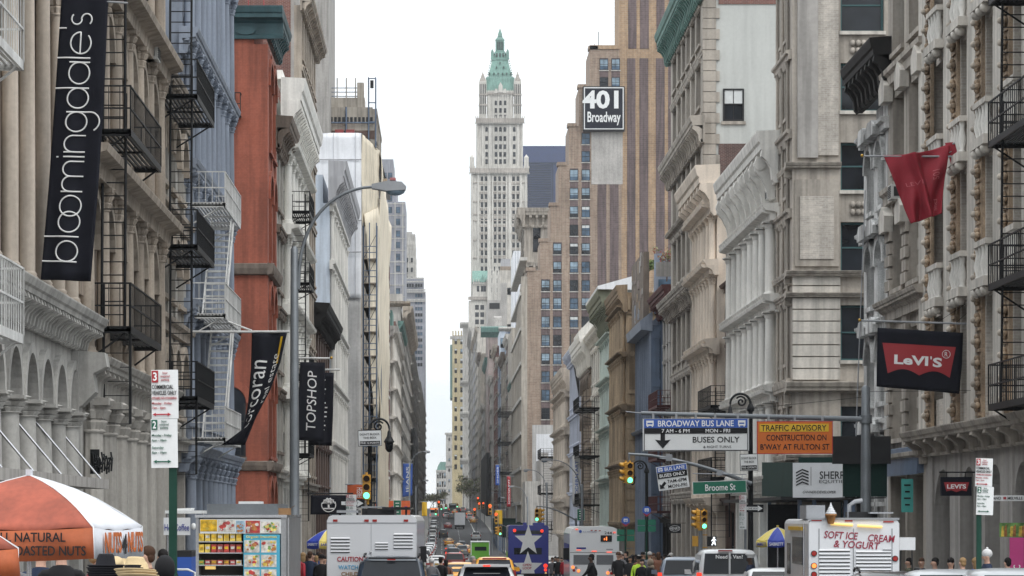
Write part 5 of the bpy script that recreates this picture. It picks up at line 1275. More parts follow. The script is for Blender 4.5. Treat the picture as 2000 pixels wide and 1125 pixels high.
shape(a, Mg @ Matrix.Translation((-w_ * .37, h * .36, 0)), BUSI(.17), M['letter_white'])
shape(a, Mf @ Matrix.Translation((-w_ * .36, -h * .3, 0)) @ Matrix.Rotation(R(45), 4, 'Z'), [[(-.16, 0), (-.02, .13), (-.02, .05), (.16, .05), (.16, -.05), (-.02, -.05), (-.02, -.13)]], M['ink'])
q = MB(); q.tube([(-w_ * .42, .02, h / 2 + .25), (w_ * .5, .02, h / 2 + .12)], .018, M['lamp_grey']); q.box(-.25, -.02, -.04, .06, h / 2 + .15, h / 2 + .4, M['lamp_grey']); q.build('hanger', t)
def box_sign(px, Y, y0, y1, wpx, label):
    t = thing('warning_sign', label, 'road sign', (PX(px, Y), Y - .5, ZZ((y0 + y1) / 2, Y))); w_, h = wpx * Y / F, (y1 - y0) * Y / F
    a, Mf = plate(t, 0, 0, 0, w_, h, M['sign_white'], M['ink'], roll=.03)
    words(a, Mf, "DON'T BLOCK", 0, h * .25, w_ * .84, h * .13, M['ink'], .004); words(a, Mf, 'THE BOX', 0, h * .03, w_ * .56, h * .13, M['ink'], .004)
    shape(a, Mf, [rect(0, -h * .3, w_ * .86, h * .24)], M['ink']); words(a, Mf @ Matrix.Translation((0, 0, .007)), 'FINE +2 POINTS', 0, -h * .3, w_ * .8, h * .12, M['letter_white'], .006)
    q = MB(); q.box(-.06, .06, .02, .4, -.05, .05, M['black_iron']); q.build('bracket', t)
box_sign(723, 109.8, 841, 872, 46, 'white keep clear sign on the left crook lamp'); box_sign(1460, 105, 887, 920, 35, 'white keep clear sign on the right crook lamp beneath the bus lane sign')
def one_way(px, Y, y, wpx, hpx, label):
    t = thing('one_way_sign', label, 'road sign', (PX(px, Y), Y - .4, ZZ(y, Y))); w_, h = wpx * Y / F, hpx * Y / F
    a, Mf = plate(t, 0, 0, 0, w_, h, M['ink'], M['ink'])
    shape(a, Mf, [[(-w_ * .45, h * .2), (w_ * .2, h * .2), (w_ * .2, h * .4), (w_ * .45, 0), (w_ * .2, -h * .4), (w_ * .2, -h * .2), (-w_ * .45, -h * .2)]], M['sign_white'])
    words(a, Mf @ Matrix.Translation((0, 0, .007)), 'ONE WAY', -.03, 0, w_ * .55, h * .26, M['ink'], .01); q = MB(); q.box(-.05, .05, .02, .35, -.06, .06, M['black_iron']); q.build('bracket', t)
one_way(689, 110, 983, 48, 17, 'black and white one way arrow sign at the left corner'); one_way(1470, 104, 993, 38, 15, 'black and white one way arrow sign at the right corner')
# near right: signal on its own post with walk signal
Y = 108; g = G(Y) + .14
t = thing('traffic_light', 'pair of yellow traffic lights on a grey post above a lit walk signal', 'traffic light', (PX(1368, Y), Y, g))
q = MB(); q.lathe([(.16, 0), (.17, .4), (.09, .5), (.08, ZZ(1034, Y) - g)], M['pole_grey'], 10); q.lathe([(.1, ZZ(1036, Y) - g), (.1, ZZ(1030, Y) - g)], M['sig_yellow'], 8); q.build('post', t)
k = 37 * Y / F / 1.065; signal(t, PX(1375, Y) - PX(1368, Y), -.1, ZZ(1015, Y) - g, k); signal(t, PX(1359, Y) - PX(1368, Y), .05, ZZ(1014, Y) - g, k, '', R(-75))
q = MB(); x = PX(1392, Y) - PX(1368, Y); z = ZZ(1057, Y) - g; q.box(x - .2, x + .15, 0, .2, z - .2, z + .18, M['frame_dark']); q.box(.05, x - .2, .06, .12, z + .22, z + .26, M['sig_yellow']); q.box(.05, x - .2, .06, .12, z - .26, z - .22, M['sig_yellow']); q.box(-.3, -.05, .02, .2, z - .2, z + .2, M['sig_yellow']); w_ = q.build('walk_signal', t)
Mf = Matrix.Translation((x + .04, -.012, z)) @ Matrix.Rotation(R(90), 4, 'X')
shape(w_, Mf, [[(.04 * math.cos(a) + .01, .13 + .035 * math.sin(a)) for a in [math.pi * i / 4 for i in range(8)]], [(-.03, .09), (.04, .09), (.05, -.02), (-.03, -.02)], [(-.03, .09), (-.09, .02), (-.08, -.01), (-.01, .06)], [(.03, .09), (.09, .02), (.1, .04), (.04, .09)],
              [(-.03, -.02), (.02, -.02), (-.05, -.16), (-.09, -.15)], [(.0, -.02), (.05, -.02), (.08, -.15), (.05, -.16)]], M['lens_walk'], 'walking_figure')
# overhead sign on a big pole
Y = 76; g = G(Y) + .14; X0 = PX(1691, Y)
t = thing('sign_gantry', 'big grey pole with a long arm over the street carrying the hanging bus lane board', 'sign gantry', (X0, Y, g))
def gx(px): return PX(px, Y) - X0
def gz(py): return ZZ(py, Y) - g
q = MB(); q.lathe([(.24, 0), (.24, .6), (.15, .7), (.135, gz(900)), (.115, gz(757)), (.05, gz(753))], M['pole_grey'], 14); q.lathe([(.17, gz(827)), (.17, gz(811))], M['pole_grey'], 12); q.build('pole', t)
q = MB(); q.tube([(0, -.05, gz(819)), (gx(1460), -.05, gz(813)), (gx(1252), -.05, gz(807))], .075, M['pole_grey'], 10, r1=.055); q.tube([(gx(1252), -.05, gz(807)), (gx(1222), -.05, gz(804))], .015, M['lamp_grey']); q.build('arm', t)
q = MB(); q.tube([(0, 0, gz(775)), (gx(1480), 0, gz(797)), (gx(1255), 0, gz(806))], .008, M['black_iron'], 4); q.tube([(0, 0, gz(765)), (12, 2, gz(748))], .008, M['black_iron'], 4); q.build('guy_wire', t)
w_, h = 208 * Y / F, 64 * Y / F
a, Mf = plate(t, gx(1358), -.16, gz(849.5), w_, h, M['sign_white'], M['lamp_grey'], roll=.004)
shape(a, Mf, [rect(0, h * .345, w_ * .97, h * .27)], M['sign_blue']); shape(a, Mf, [rect(0, h * .12, w_ * .97, h * .17)], M['ink'])
shape(a, Mf, [rect(0, -h * .475, w_ * .97, h * .02), rect(-w_ * .483, -h * .22, w_ * .006, h * .5), rect(w_ * .483, -h * .22, w_ * .006, h * .5)], M['ink'], 'border')
Mg = Mf @ Matrix.Translation((0, 0, .007))
words(a, Mg, 'BROADWAY BUS LANE', 0, h * .345, w_ * .71, h * .185, M['letter_white'], .014); words(a, Mg, '7 AM - 6 PM          MON - FRI', w_ * .0, h * .12, w_ * .64, h * .115, M['letter_white'], .012)
words(a, Mf, 'BUSES ONLY', w_ * .19, -h * .15, w_ * .44, h * .18, M['ink'], .012); words(a, Mf, '& RIGHT TURNS', w_ * .2, -h * .37, w_ * .26, h * .075, M['ink'], 0)
for sx in (-1, 1): shape(a, Mg @ Matrix.Translation((sx * w_ * .43, h * .345, 0)), BUSI(.2), M['letter_white'])
shape(a, Mf @ Matrix.Translation((-w_ * .31, -h * .19, 0)), [[(-.06, .22), (.06, .22), (.06, .02), (.21, .04), (0, -.2), (-.21, .04), (-.06, .02)]], M['ink'], 'arrow')
w2, h2 = 148 * Y / F, 64 * Y / F
a, Mf = plate(t, gx(1551), -.16, gz(855), w2, h2, M['sign_orange'], M['ink_red'], roll=.004)
shape(a, Mf, [rect(-.02, h2 * .3, w2 * .91, h2 * .24)], M['sign_yellow']); Mg = Mf @ Matrix.Translation((0, 0, .007))
words(a, Mg, 'TRAFFIC ADVISORY', -.03, h2 * .295, w2 * .86, h2 * .18, M['ink'], .01); words(a, Mf, 'CONSTRUCTION ON', .04, 0, w2 * .79, h2 * .18, M['ink'], .01); words(a, Mf, "B'WAY AT FULTON ST", 0, -h2 * .28, w2 * .91, h2 * .18, M['ink'], .01)
q = MB()
for x in (1275, 1320, 1358, 1396, 1440, 1500, 1551, 1605): q.box(gx(x) - .03, gx(x) + .03, -.14, -.02, gz(826 if x < 1470 else 830), gz(807 if x < 1470 else 812), M['lamp_grey'])
q.build('hanger', t)

# small bus stop signs
for px, Y, y, lb in ((1263, 130, 997, 'round blue and red bus stop sign on a tall post before the blue steel front'), (1222, 135, 1017, 'round blue and red bus stop sign on a lower post beside the white bus')):
    t = thing('bus_stop_sign', lb, 'bus stop', (PX(px, Y), Y, G(Y) + .14), 0, 'bus stop signs'); z = ZZ(y, Y) - G(Y) - .14
    q = MB(); q.cyl((0, .05, 0), (0, .05, z), .04, M['pole_green']); q.build('post', t)
    r = .2; q = MB(); q.cyl((0, .02, z), (0, -.01, z), r, M['sign_blue'], n=20); q.prism([(-.17, z - .1), (0, z - .2), (.17, z - .1), (.12, z - .2), (0, z - .3), (-.12, z - .2)], 'y', -.02, .0, M['sign_red']); a = q.build('sign_panel', t)
    shape(a, Matrix.Translation((0, -.015, z + .02)) @ Matrix.Rotation(R(90), 4, 'X'), BUSI(.19), M['letter_white'])
    q = MB()
    for sx in (-1, 1):
        for k in range(2): q.box(sx * .06 if sx > 0 else -.42, .42 if sx > 0 else -.06, -.01, .02, z - .42 - k * .3, z - .68 - k * .3, M['sign_green'])
    q.build('route_plate', t)
for px, Y, y0, y1, wp, lb in ((1134.5, 215, 994, 1017, 15, 'green directional sign standing behind the white bus'), (776, 250, 977, 1006, 15, 'tall green street sign in front of the orange hoarding')):
    t = thing('direction_sign', lb, 'road sign', (PX(px, Y), Y, G(Y) + .14)); w_, h = wp * Y / F, (y1 - y0) * Y / F; z = ZZ((y0 + y1) / 2, Y) - G(Y) - .14
    q = MB(); q.cyl((0, .05, 0), (0, .05, z), .05, M['pole_grey']); q.build('post', t); a, Mf = plate(t, 0, 0, z, w_, h, M['sign_green'], M['sign_white'])
    for k in range(4): shape(a, Mf, [rect(0, h * (.3 - .2 * k), w_ * (.5 - .1 * (k % 2)), h * .06)], M['letter_white'], 'marking')

# mid distance signals on curved arms
def arm_signal(px, Y, y, x1, y1, label, lit='g', flip=1, grp=None):
    g = G(Y) + .14; X0 = PX(x1, Y); t = thing('traffic_light', label, 'traffic light', (X0, Y, g), 0, grp)
    q = MB(); q.lathe([(.13, 0), (.09, .6), (.08, ZZ(y1, Y) - g)], M['pole_grey'], 8); q.build('post', t)
    xe = PX(px, Y) - X0; z0, z1 = ZZ(y1 + 4, Y) - g, ZZ(y - 17 * 230 / Y, Y) - g; n = 8
    q = MB(); q.tube([(xe * i / n, 0, z0 + (z1 - z0) * math.sin(math.pi / 2 * i / n)) for i in range(n + 1)], .07, M['pole_grey'], 6, r1=.05); q.tube([(xe, 0, z1), (xe, 0, ZZ(y, Y) - g + .5)], .05, M['pole_grey'], 5); q.build('arm', t)
    signal(t, xe, -.1, ZZ(y, Y) - g, .95, lit); signal(t, xe + .38 * flip, .1, ZZ(y, Y) - g, .95, '', R(75 * flip)); return t
arm_signal(1048.5, 225, 1006, 1125, 1012, 'hanging green traffic light on a curved arm between the two buses')
arm_signal(977, 335, 1037, 1010, 1045, 'green traffic light low beside the blue double decker bus', 'g', -1)
k = 0
for px, Y, y, lit in ((957, 432, 995, 'r'), (936, 640, 988, 'r'), (944, 690, 987, 'r'), (933.5, 700, 977, 'r'), (857, 640, 985, 'r'), (927, 560, 1000, 'r'), (969, 440, 1011, 'r'), (851, 560, 1000, 'g'), (862, 700, 991, 'g'), (870, 900, 990, 'g'), (893, 900, 987, 'g'), (871, 760, 989, 'g')):
    g = G(Y) + .14; t = thing('traffic_light', 'distant %s traffic light down the street, one of several' % ('red' if lit == 'r' else 'green'), 'traffic light', (PX(px, Y), Y, g), 0, 'distant %s traffic lights' % ('red' if lit == 'r' else 'green'))
    q = MB(); q.cyl((.3, .2, 0), (.3, .2, ZZ(y, Y) - g + .4), .08, M['pole_grey']); q.tube([(0, .2, ZZ(y, Y) - g + .3), (.3, .2, ZZ(y, Y) - g + .3)], .05, M['pole_grey']); q.build('post', t)
    o = signal(t, 0, 0, ZZ(y, Y) - g, 1.5 if lit == 'r' else 1.2, lit)
# ---------------------------------------------------------------- cloth banners on poles
def cloth(parent, surf, nu, nv, m, name='banner', th=.012):
    vs = [surf(i / nu, j / nv) for j in range(nv + 1) for i in range(nu + 1)]
    q = MB(); q.add(vs, [(j * (nu + 1) + i, j * (nu + 1) + i + 1, (j + 1) * (nu + 1) + i + 1, (j + 1) * (nu + 1) + i) for j in range(nv) for i in range(nu)], m, True)
    o = q.build(name, parent); s_ = o.modifiers.new('thick', 'SOLIDIFY'); s_.thickness = th; s_.offset = 1
    return o
def on_cloth(par, surf, body, m, u0, v0, uw, vh, rot=False, bold=0, shear=0, lift=.025, name='lettering', k=1.0):
    """lettering laid on a cloth: box centre u0 v0, width uw (along the reading line), height vh in cloth units"""
    def f(co):
        x, y = co.x, co.y
        u, v = (u0 - y, v0 + x) if rot else (u0 + x, v0 + y)
        p = surf(u, v); p = Vector(p); p.y -= lift; return p
    return text(body, 1, m, par, Matrix.Identity(4), name=name, bold=bold, shear=shear, fit=(uw, vh), wave=f, depth=0)
def px_surf(org, Y, L, Rr, amp=.03, wx_=3, ph=0.0, vk=2.0):
    """surface between two edge curves (lists of (px,py) from top to bottom), at distance Y, rippled in depth; v = 0 bottom, 1 top"""
    def ev(c, v):
        t = (1 - v) * (len(c) - 1); i = min(int(t), len(c) - 2); f = t - i; return (c[i][0] + (c[i + 1][0] - c[i][0]) * f, c[i][1] + (c[i + 1][1] - c[i][1]) * f)
    o = Vector(org)
    def s(u, v):
        a, b = ev(L, max(0, min(1, v))), ev(Rr, max(0, min(1, v))); p = P(a[0] + (b[0] - a[0]) * u, a[1] + (b[1] - a[1]) * u, Y)
        p.y += amp * math.sin(u * wx_ * 2 * math.pi + ph + v * vk) * (1.1 - v * .6); return p - o
    return s
# tall store banner at left
Y = 54; org = P(150, 0, Y); t = thing('store_banner', 'tall black vertical banner with thin white lettering hanging high at left', 'banner', org)
s = px_surf(org, Y, [(121, -20), (108, 180), (95, 360), (79, 546)], [(212, -16), (204, 180), (193, 360), (178, 550)], .035, 1.6, .5)
b = cloth(t, s, 16, 30, M['cloth_black'])
# thin drawn letters: round bowls with straight stems, reading upward (a = along the line, c = across)
O_ = lambda a, c, r, t0=0, t1=360: [(a + r * math.cos(R(t0 + (t1 - t0) * i / 28)), c + r * math.sin(R(t0 + (t1 - t0) * i / 28))) for i in range(29)]
r_ = .5; strokes = []; a = 0
def bowl(a): return O_(a + .5, .5, .5)
strokes += [[(0, 1.62), (0, 0)], bowl(.0)]; a = 1.22
strokes += [[(a, 1.62), (a, 0)]]; a += .22
strokes += [bowl(a), bowl(a + .78)]; a += 1.98
strokes += [[(a, 0), (a, 1)], O_(a + .38, .6, .38, 180, 0) + [(a + .76, 0)], O_(a + 1.14, .6, .38, 180, 0) + [(a + 1.52, 0)]]; a += 1.76
strokes += [[(a, 0), (a, 1.0)], [(a, 1.25), (a, 1.33)]]; a += .24
strokes += [[(a, 0), (a, 1)], O_(a + .42, .58, .42, 180, 0) + [(a + .84, 0)]]; a += 1.04
strokes += [bowl(a), [(a + 1, 1), (a + 1, -.1)] + O_(a + .5, -.12, .5, 0, -150)]; a += 1.2
strokes += [bowl(a), [(a + 1, 1.62), (a + 1, 0)]]; a += 1.2
strokes += [bowl(a), [(a + 1, 1), (a + 1, 0)]]; a += 1.2
strokes += [[(a, 1.62), (a, 0)]]; a += .2
strokes += [[(a, .52), (a + 1, .52)] + O_(a + .5, .5, .5, 2, 315)]; a += 1.16
strokes += [[(a, 1.62), (a, 1.25)]]; a += .16
strokes += [O_(a + .28, .76, .25, 40, 270) + O_(a + .28, .27, .26, 90, -140)]; a += .62
q = MB()
for st in strokes:
    pts = []
    for i, (x, y) in enumerate(st):
        if i: 
            x0, y0 = st[i - 1]; k = max(1, int(math.hypot(x - x0, y - y0) / .2))
            pts += [(x0 + (x - x0) * j / k, y0 + (y - y0) * j / k) for j in range(1, k + 1)]
        else: pts.append((x, y))
    P3 = []
    for x, y in pts:
        p = Vector(s(.74 - .42 * y - .06, .065 + .865 * x / a)); p.y -= .03; P3.append(p)
    q.tube(P3, .016, M['letter_white'], 5)
q.build('lettering', b)
q = MB(); q.tube([P(108, -22, Y) - org, P(260, -14, Y) - org], .03, M['lamp_grey']); q.build('flagpole', t)
q = MB(); q.tube([P(205, 3, Y) - org, P(250, 6, Y) - org], .02, M['lamp_grey']); q.build('lower_rod', t)
# curled banner before the red building
Y = 87.6; org = P(450, 646, Y); t = thing('curled_banner', 'black banner with white script lettering twisted to a tail before the red building', 'banner', org)
s = px_surf(org, Y, [(492, 650), (490, 720), (484, 790), (474, 838), (432, 869)], [(561, 650), (548, 708), (528, 762), (500, 815), (478, 869)], .12, 1.3, .4)
b = cloth(t, s, 14, 24, M['cloth_black']); on_cloth(b, s, 'corcoran', M['letter_white'], .33, .5, .6, .42, True, 0, .3); on_cloth(b, s, 'real estate', M['letter_white'], .78, .62, .42, .2, True, -.005)
on_cloth(b, s, '|', M['sign_yellow'], .87, .86, .06, .22)
q = MB(); q.tube([P(352, 648, Y) - org, P(565, 648, Y) - org], .04, M['white_metal']); q.tube([P(445, 628, Y) - org, P(492, 646, Y) - org], .03, M['white_metal']); q.build('flagpole', t)
# two black banners
Y = 140.3; org = P(583, 700, Y); t = thing('shop_banner', 'black hanging banner with white capital lettering reading upward', 'banner', org)
s = px_surf(org, Y, [(586, 707), (583, 780), (580, 860)], [(635, 708), (634, 790), (632, 862)], .05, 1.2); b = cloth(t, s, 10, 16, M['cloth_black'])
on_cloth(b, s, 'TOPSHOP', M['letter_white'], .5, .51, .76, .36, True, .0)
q = MB(); q.tube([P(578, 699, Y) - org, P(646, 700, Y) - org], .05, M['white_metal']); q.ball(P(647, 699, Y) - org, .08, M['gold']); q.build('flagpole', t)
Y = 141.2; org = P(620, 722, Y); t = thing('shop_banner', 'second black hanging banner with broken white marks, just behind the first', 'banner', org)
s = px_surf(org, Y, [(608, 727), (606, 800), (604, 869)], [(652, 728), (651, 800), (648, 871)], .06, 1.4, 1); b = cloth(t, s, 10, 16, M['cloth_black'])
rn = random.Random(4)
for k in range(13): on_cloth(b, s, '-', M['letter_white'], .6 + rn.uniform(-.06, .1), .9 - k * .062, .11, .018)
q = MB(); q.tube([P(620, 722, Y) - org, P(664, 722, Y) - org], .05, M['white_metal']); q.build('flagpole', t)
# flag with tree emblem
Y = 139.6; org = P(608, 962, Y); t = thing('emblem_flag', 'black flag with a round white tree emblem above the pavement at left', 'banner', org)
s = px_surf(org, Y, [(607, 967), (606, 1005)], [(684, 967), (684, 1004)], .05, 1.2); b = cloth(t, s, 12, 8, M['cloth_black'])
q = MB(); c = Vector(s(.46, .5)); c.y -= .06; r = 14.5 * Y / F; T_ = Matrix.Translation(c) @ Matrix.Rotation(R(90), 4, 'X')
q.M = T_; n = 28
for i in range(n):
    a, e = 2 * math.pi * i / n, 2 * math.pi * (i + 1) / n
    if not R(20) < a < R(160): q.prism([(r * math.cos(a), r * math.sin(a)), (r * math.cos(e), r * math.sin(e)), (r * .9 * math.cos(e), r * .9 * math.sin(e)), (r * .9 * math.cos(a), r * .9 * math.sin(a))], 'z', 0, .01, M['letter_white'])
q.prism([(-.05, -.2), (.05, -.2), (.04, .08), (-.04, .08)], 'z', 0, .01, M['letter_white']); q.prism([(-r * .85, -.16), (r * .85, -.16), (r * .8, -.22), (-r * .8, -.22)], 'z', 0, .01, M['letter_white'])
for i in range(11):
    a = R(15) + R(150) * i / 10; L_ = r * (.92 - .1 * (i % 2)); q.prism([(.02 * math.sin(a), .02), (L_ * math.cos(a) - .02, L_ * math.sin(a)), (L_ * math.cos(a) + .03, L_ * math.sin(a) + .02), (.05 * math.sin(a), .0)], 'z', 0, .01, M['letter_white'])
    q.ball((L_ * .92 * math.cos(a), L_ * .92 * math.sin(a), .004), (.05, .035, .01), M['letter_white'], 7, 4)
q.build('tree_emblem', b); q = MB(); q.tube([P(600, 964, Y) - org, P(690, 964, Y) - org], .04, M['black_iron']); q.build('flagpole', t)
for Y, L_, R_, mm, wd, lb, col in ((205, [(678, 946), (678, 979)], [(722, 946), (722, 977)], 'cloth_orange', 'FRESH', 'red orange flag with white lettering behind the left traffic light', 'letter_white'),
                                   (520, [(787, 905), (786, 971)], [(806, 905), (805, 968)], 'sign_blue', 'JEANS', 'blue vertical banner with white letters on the far left', 'letter_white'),
                                   (470, [(968, 908), (968, 948)], [(975, 908), (975, 948)], 'sign_blue', 'SHOES', 'slim blue vertical sign on the far right', 'letter_white'),
                                   (440, [(990, 930), (990, 990)], [(997, 930), (997, 990)], 'sign_red', 'DISCOUNT', 'slim pink red vertical sign with pale letters', 'letter_white'),
                                   (255, [(1118, 890), (1118, 985)], [(1133, 890), (1133, 984)], 'cloth_white', 'MODERN ART', 'long white vertical banner with dark letters behind the white bus', 'sign_blue'),
                                   (445, [(967, 996), (967, 1024)], [(981, 996), (981, 1024)], 'sign_yellow', '', 'plain yellow street banner hanging above the blue bus', 'ink'),
                                   (420, [(824, 980), (824, 1008)], [(834, 980), (834, 1008)], 'sign_yellow', '', 'plain yellow street banner by the left parked row', 'ink')):
    org = P(R_[0][0] if L_[0][0] < 865 else R_[0][0], L_[0][1], Y); t = thing('hanging_banner', lb, 'banner', org); s = px_surf(org, Y, L_, R_, .06, 1.0); b = cloth(t, s, 8, 12, M[mm])
    if wd: on_cloth(b, s, wd, M[col], .55, .5, .8 if wd != 'FRESH' else .6, .42 if wd != 'FRESH' else .25, True, .01)
    q = MB(); q.tube([P(L_[0][0] - (4 if L_[0][0] < 865 else 1), L_[0][1], Y) - org, P(R_[0][0] + (1 if L_[0][0] < 865 else 8), L_[0][1], Y) - org], .05, M['lamp_grey']); q.build('flagpole', t)
t = thing('hoarding', 'orange site hoarding with purple marks beside the green street sign', 'hoarding', (PX(768, 300), 300, G(300))); h = ZZ(978, 300) - G(300)
q = MB(); q.box(-1.9, 1.8, 0, .1, h - 1.5, h, M['cloth_orange']); q.build('panel', t); q = MB()
for k in range(5): q.box(-1.6 + k * .7, -1.3 + k * .7, -.02, 0, h - .95, h - .6 - .1 * (k % 2), mat('purple_mark', (.16, .03, .2), .7, 0) if k == 0 else bpy.data.materials['purple_mark'])
q.build('marking', t); q = MB(); q.box(-1.8, -1.7, .1, .2, 0, h, M['frame_dark']); q.box(1.6, 1.7, .1, .2, 0, h, M['frame_dark']); q.build('post', t)

# right: flags on poles from the store front
Y = 78; org = P(1935, 633, Y); t = thing('store_flag', 'black flag with a red notched emblem and white lettering below the red flag', 'banner', org)
s = px_surf(org, Y, [(1714, 640), (1713, 700), (1712, 755)], [(1881, 650), (1879, 710), (1874, 769)], .035, 1.3, .3); b = cloth(t, s, 18, 12, M['cloth_black'])
em = MB(); up = [(.06 + .86 * i / 24, .76) for i in range(25)]
for i in range(24):
    a, c = up[i][0], up[i + 1][0]
    f = lambda u: .25 + .09 * abs(math.sin(math.pi * (u - .06) / .43))
    sh = lambda u: .5 + (u - .49) * .86
    vs = []
    for u, v in [(sh(a), f(a)), (sh(c), f(c)), (c, .76), (a, .76)]: p = Vector(s(u, v)); p.y -= .022; vs.append(p)
    em.quad(vs, M['sign_red'])
em.build('red_emblem', b)
on_cloth(b, s, 'LeVI', M['letter_white'], .4, .5, .4, .16, bold=.035, lift=.032); on_cloth(b, s, "'", M['letter_white'], .633, .56, .02, .05, bold=.03, lift=.032); on_cloth(b, s, 'S', M['letter_white'], .71, .49, .11, .16, bold=.035, lift=.032)
on_cloth(b, s, 'R', M['letter_white'], .81, .635, .035, .075, lift=.034)
q = MB(); c0 = Vector(s(.81, .635)); c0.y -= .04; n = 18
q.tube([c0 + Vector((.11 * math.cos(2 * math.pi * i / n), 0, .11 * math.sin(2 * math.pi * i / n))) for i in range(n + 1)], .009, M['letter_white'], 4); q.build('trademark_ring', b)
q = MB(); q.tube([P(1682, 626, Y) - org, P(1938, 634, Y) - org], .028, M['lamp_grey']); q.ball(P(1679, 625, Y) - org, .045, M['gold']); q.tube([P(1830, 630, Y) - org, P(1930, 565, Y) - org], .008, M['black_iron'], 4); q.tube([P(1865, 632, Y) - org, P(1936, 570, Y) - org], .008, M['black_iron'], 4); q.build('flagpole', t)
org = P(1938, 306, Y); t = thing('furled_flag', 'crumpled dark red flag blown over its pole above the black flag', 'banner', org)
L_ = [(1725, 303), (1738, 335), (1752, 370), (1765, 400), (1779, 437)]; R_ = [(1855, 281), (1850, 320), (1846, 350), (1840, 395), (1838, 418)]
def sr(u, v):
    p = px_surf(org, Y, L_, R_, 0)(u, v); fold = math.exp(-((u - .62 + .2 * v) / .06) ** 2) * .34 + .11 * math.sin(6.28 * 2.3 * (u + .45 * (1 - v))) * (1.15 - v) + .06 * math.sin(6.28 * (1.6 * v - 1.2 * u) + 1) * math.sin(3.14 * u)
    p.y -= fold; p.z -= .1 * math.sin(math.pi * u) * v; return p
b = cloth(t, sr, 44, 44, M['cloth_red'])
for wd, u, v, ww, hh in (('and', .82, .2, .2, .1), ('501', .8, .62, .16, .13), ('original', .68, .1, .3, .07), ('LEVI', .36, .55, .3, .06)): on_cloth(b, sr, wd, mat('faded_pink', (.5, .12, .14), .7, 0) if wd == 'and' else bpy.data.materials['faded_pink'], u, v, ww, hh, wd != 'LEVI', 0, 0, .05)
L2 = [(1846, 279), (1852, 300), (1858, 322)]; R2 = [(1862, 278), (1882, 296), (1897, 313)]
s2 = px_surf(org, Y, L2, R2, .05, 1); cloth(t, s2, 8, 8, M['cloth_red'], 'flag_corner')
q = MB(); q.tube([P(1688, 305, Y) - org, P(1942, 306, Y) - org], .028, M['lamp_grey']); q.ball(P(1684, 304, Y) - org, .045, M['gold']); q.tube([P(1856, 283, Y) - org, P(1935, 253, Y) - org], .022, M['lamp_grey']); q.tube([P(1850, 300, Y) - org, P(1935, 256, Y) - org], .012, M['lamp_grey'], 5); q.build('flagpole', t)
# tall bare rod and small blade sign
t = thing('bare_flagpole', 'thin tall pale pole leaning in front of the corner building at right', 'pole', (PX(1672, 90), 90, G(90) + .14))
q = MB(); q.tube([(0, 0, 0), (PX(1672, 90) - PX(1672, 90), 0, ZZ(850, 90) - G(90)), (PX(1690, 90) - PX(1672, 90), 0, ZZ(380, 90) - G(90))], .03, M['lamp_grey'], r1=.015); q.build('pole', t)
Y = 74; org = P(1868, 950, Y); t = thing('blade_sign', 'small black blade sign with a red emblem on the stone store', 'shop sign', org)
w_, h = 60 * Y / F, 37 * Y / F; a, Mf = plate(t, 0, 0, 0, w_, h, M['cloth_black'], th=.12); shape(a, Mf, [[(-w_ * .41, h * .22), (w_ * .41, h * .22), (w_ * .33, -h * .26), (w_ * .17, -h * .2), (0, -h * .3), (-w_ * .17, -h * .2), (-w_ * .33, -h * .26)]], M['sign_red'], 'red_emblem')
words(a, Mf @ Matrix.Translation((0, 0, .007)), "LEVI'S", 0, 0, w_ * .62, h * .24, M['letter_white'], .03)
q = MB(); q.tube([(-w_ * .55, .06, h * .75), (w_ * 1.0, .06, h * .75)], .02, M['black_iron']); q.tube([(-w_ * .3, .06, h * .5), (-w_ * .3, .06, h * .75)], .012, M['black_iron']); q.tube([(w_ * .3, .06, h * .5), (w_ * .3, .06, h * .75)], .012, M['black_iron']); q.build('bracket', t)
Y = 66; org = P(1968, 973, Y); t = thing('name_board', 'narrow pale shop name board with dark letters at the right edge', 'shop sign', org)
a, Mf = plate(t, 0, 0, 0, 64 * Y / F, 11 * Y / F, M['sign_white']); words(a, Mf, 'AND      MELVILLE', 0, 0, 58 * Y / F, 5.5 * Y / F, M['ink'], .01); shape(a, Mf, [rect(-.07, 0, .07, .06)], M['sign_red'], 'heart')
q = MB(); q.box(-.05, .6, .02, .08, -.03, .03, M['black_iron']); q.build('bracket', t)
Y = 86; org = P(1772, 968, Y); t = thing('poster', 'tall turquoise poster in the window beside the blue awning', 'poster', (org.x, org.y, org.z)); a, Mf = plate(t, 0, 0, 0, 23 * Y / F, 65 * Y / F, mat('turquoise', (.08, .42, .38), .6, .05))
for k in range(4): shape(a, Mf, [rect(0, .32 - .2 * k, .2 - .05 * (k % 2), .05)], M['ink'], 'marking')

# sidewalk shed with banner
Y0, Y1 = 96, 118; g = G(108) + .14
t = thing('sidewalk_shed', 'dark green construction sidewalk shed on thin posts at the right corner', 'shed', (12.5, 105, g)); T_ = Matrix.Translation((-12.5, -105, -g))
q = MB(T_); za, zb_ = ZZ(970, 103), ZZ(905, 103)
q.box(PX(1483, 110), 24, 103, 124, za - .12, za, M['frame_dark']); q.build('deck', t)
q = MB(T_); G_ = M['dark_green_board']; xl = PX(1560, 103)
q.quad([(PX(1488, 122), 122, ZZ(903, 122)), (xl, 103, ZZ(903, 103)), (xl, 103, ZZ(972, 103)), (PX(1488, 122), 122, ZZ(969, 122))], G_)
q.box(xl, PX(1735, 103), 103, 103.08, ZZ(972, 103), ZZ(893, 103), G_); q.box(PX(1626, 88), PX(1740, 88), 88, 88.1, ZZ(906, 88), ZZ(852, 88), M['frame_dark']); q.box(PX(1648, 88), PX(1734, 88), 88.15, 88.25, ZZ(970, 88), ZZ(904, 88), G_); q.box(PX(1648, 88), PX(1734, 88), 88.3, 97, ZZ(973, 88), ZZ(971, 88), M['frame_dark'])
q.build('parapet_board', t)
q = MB(T_)
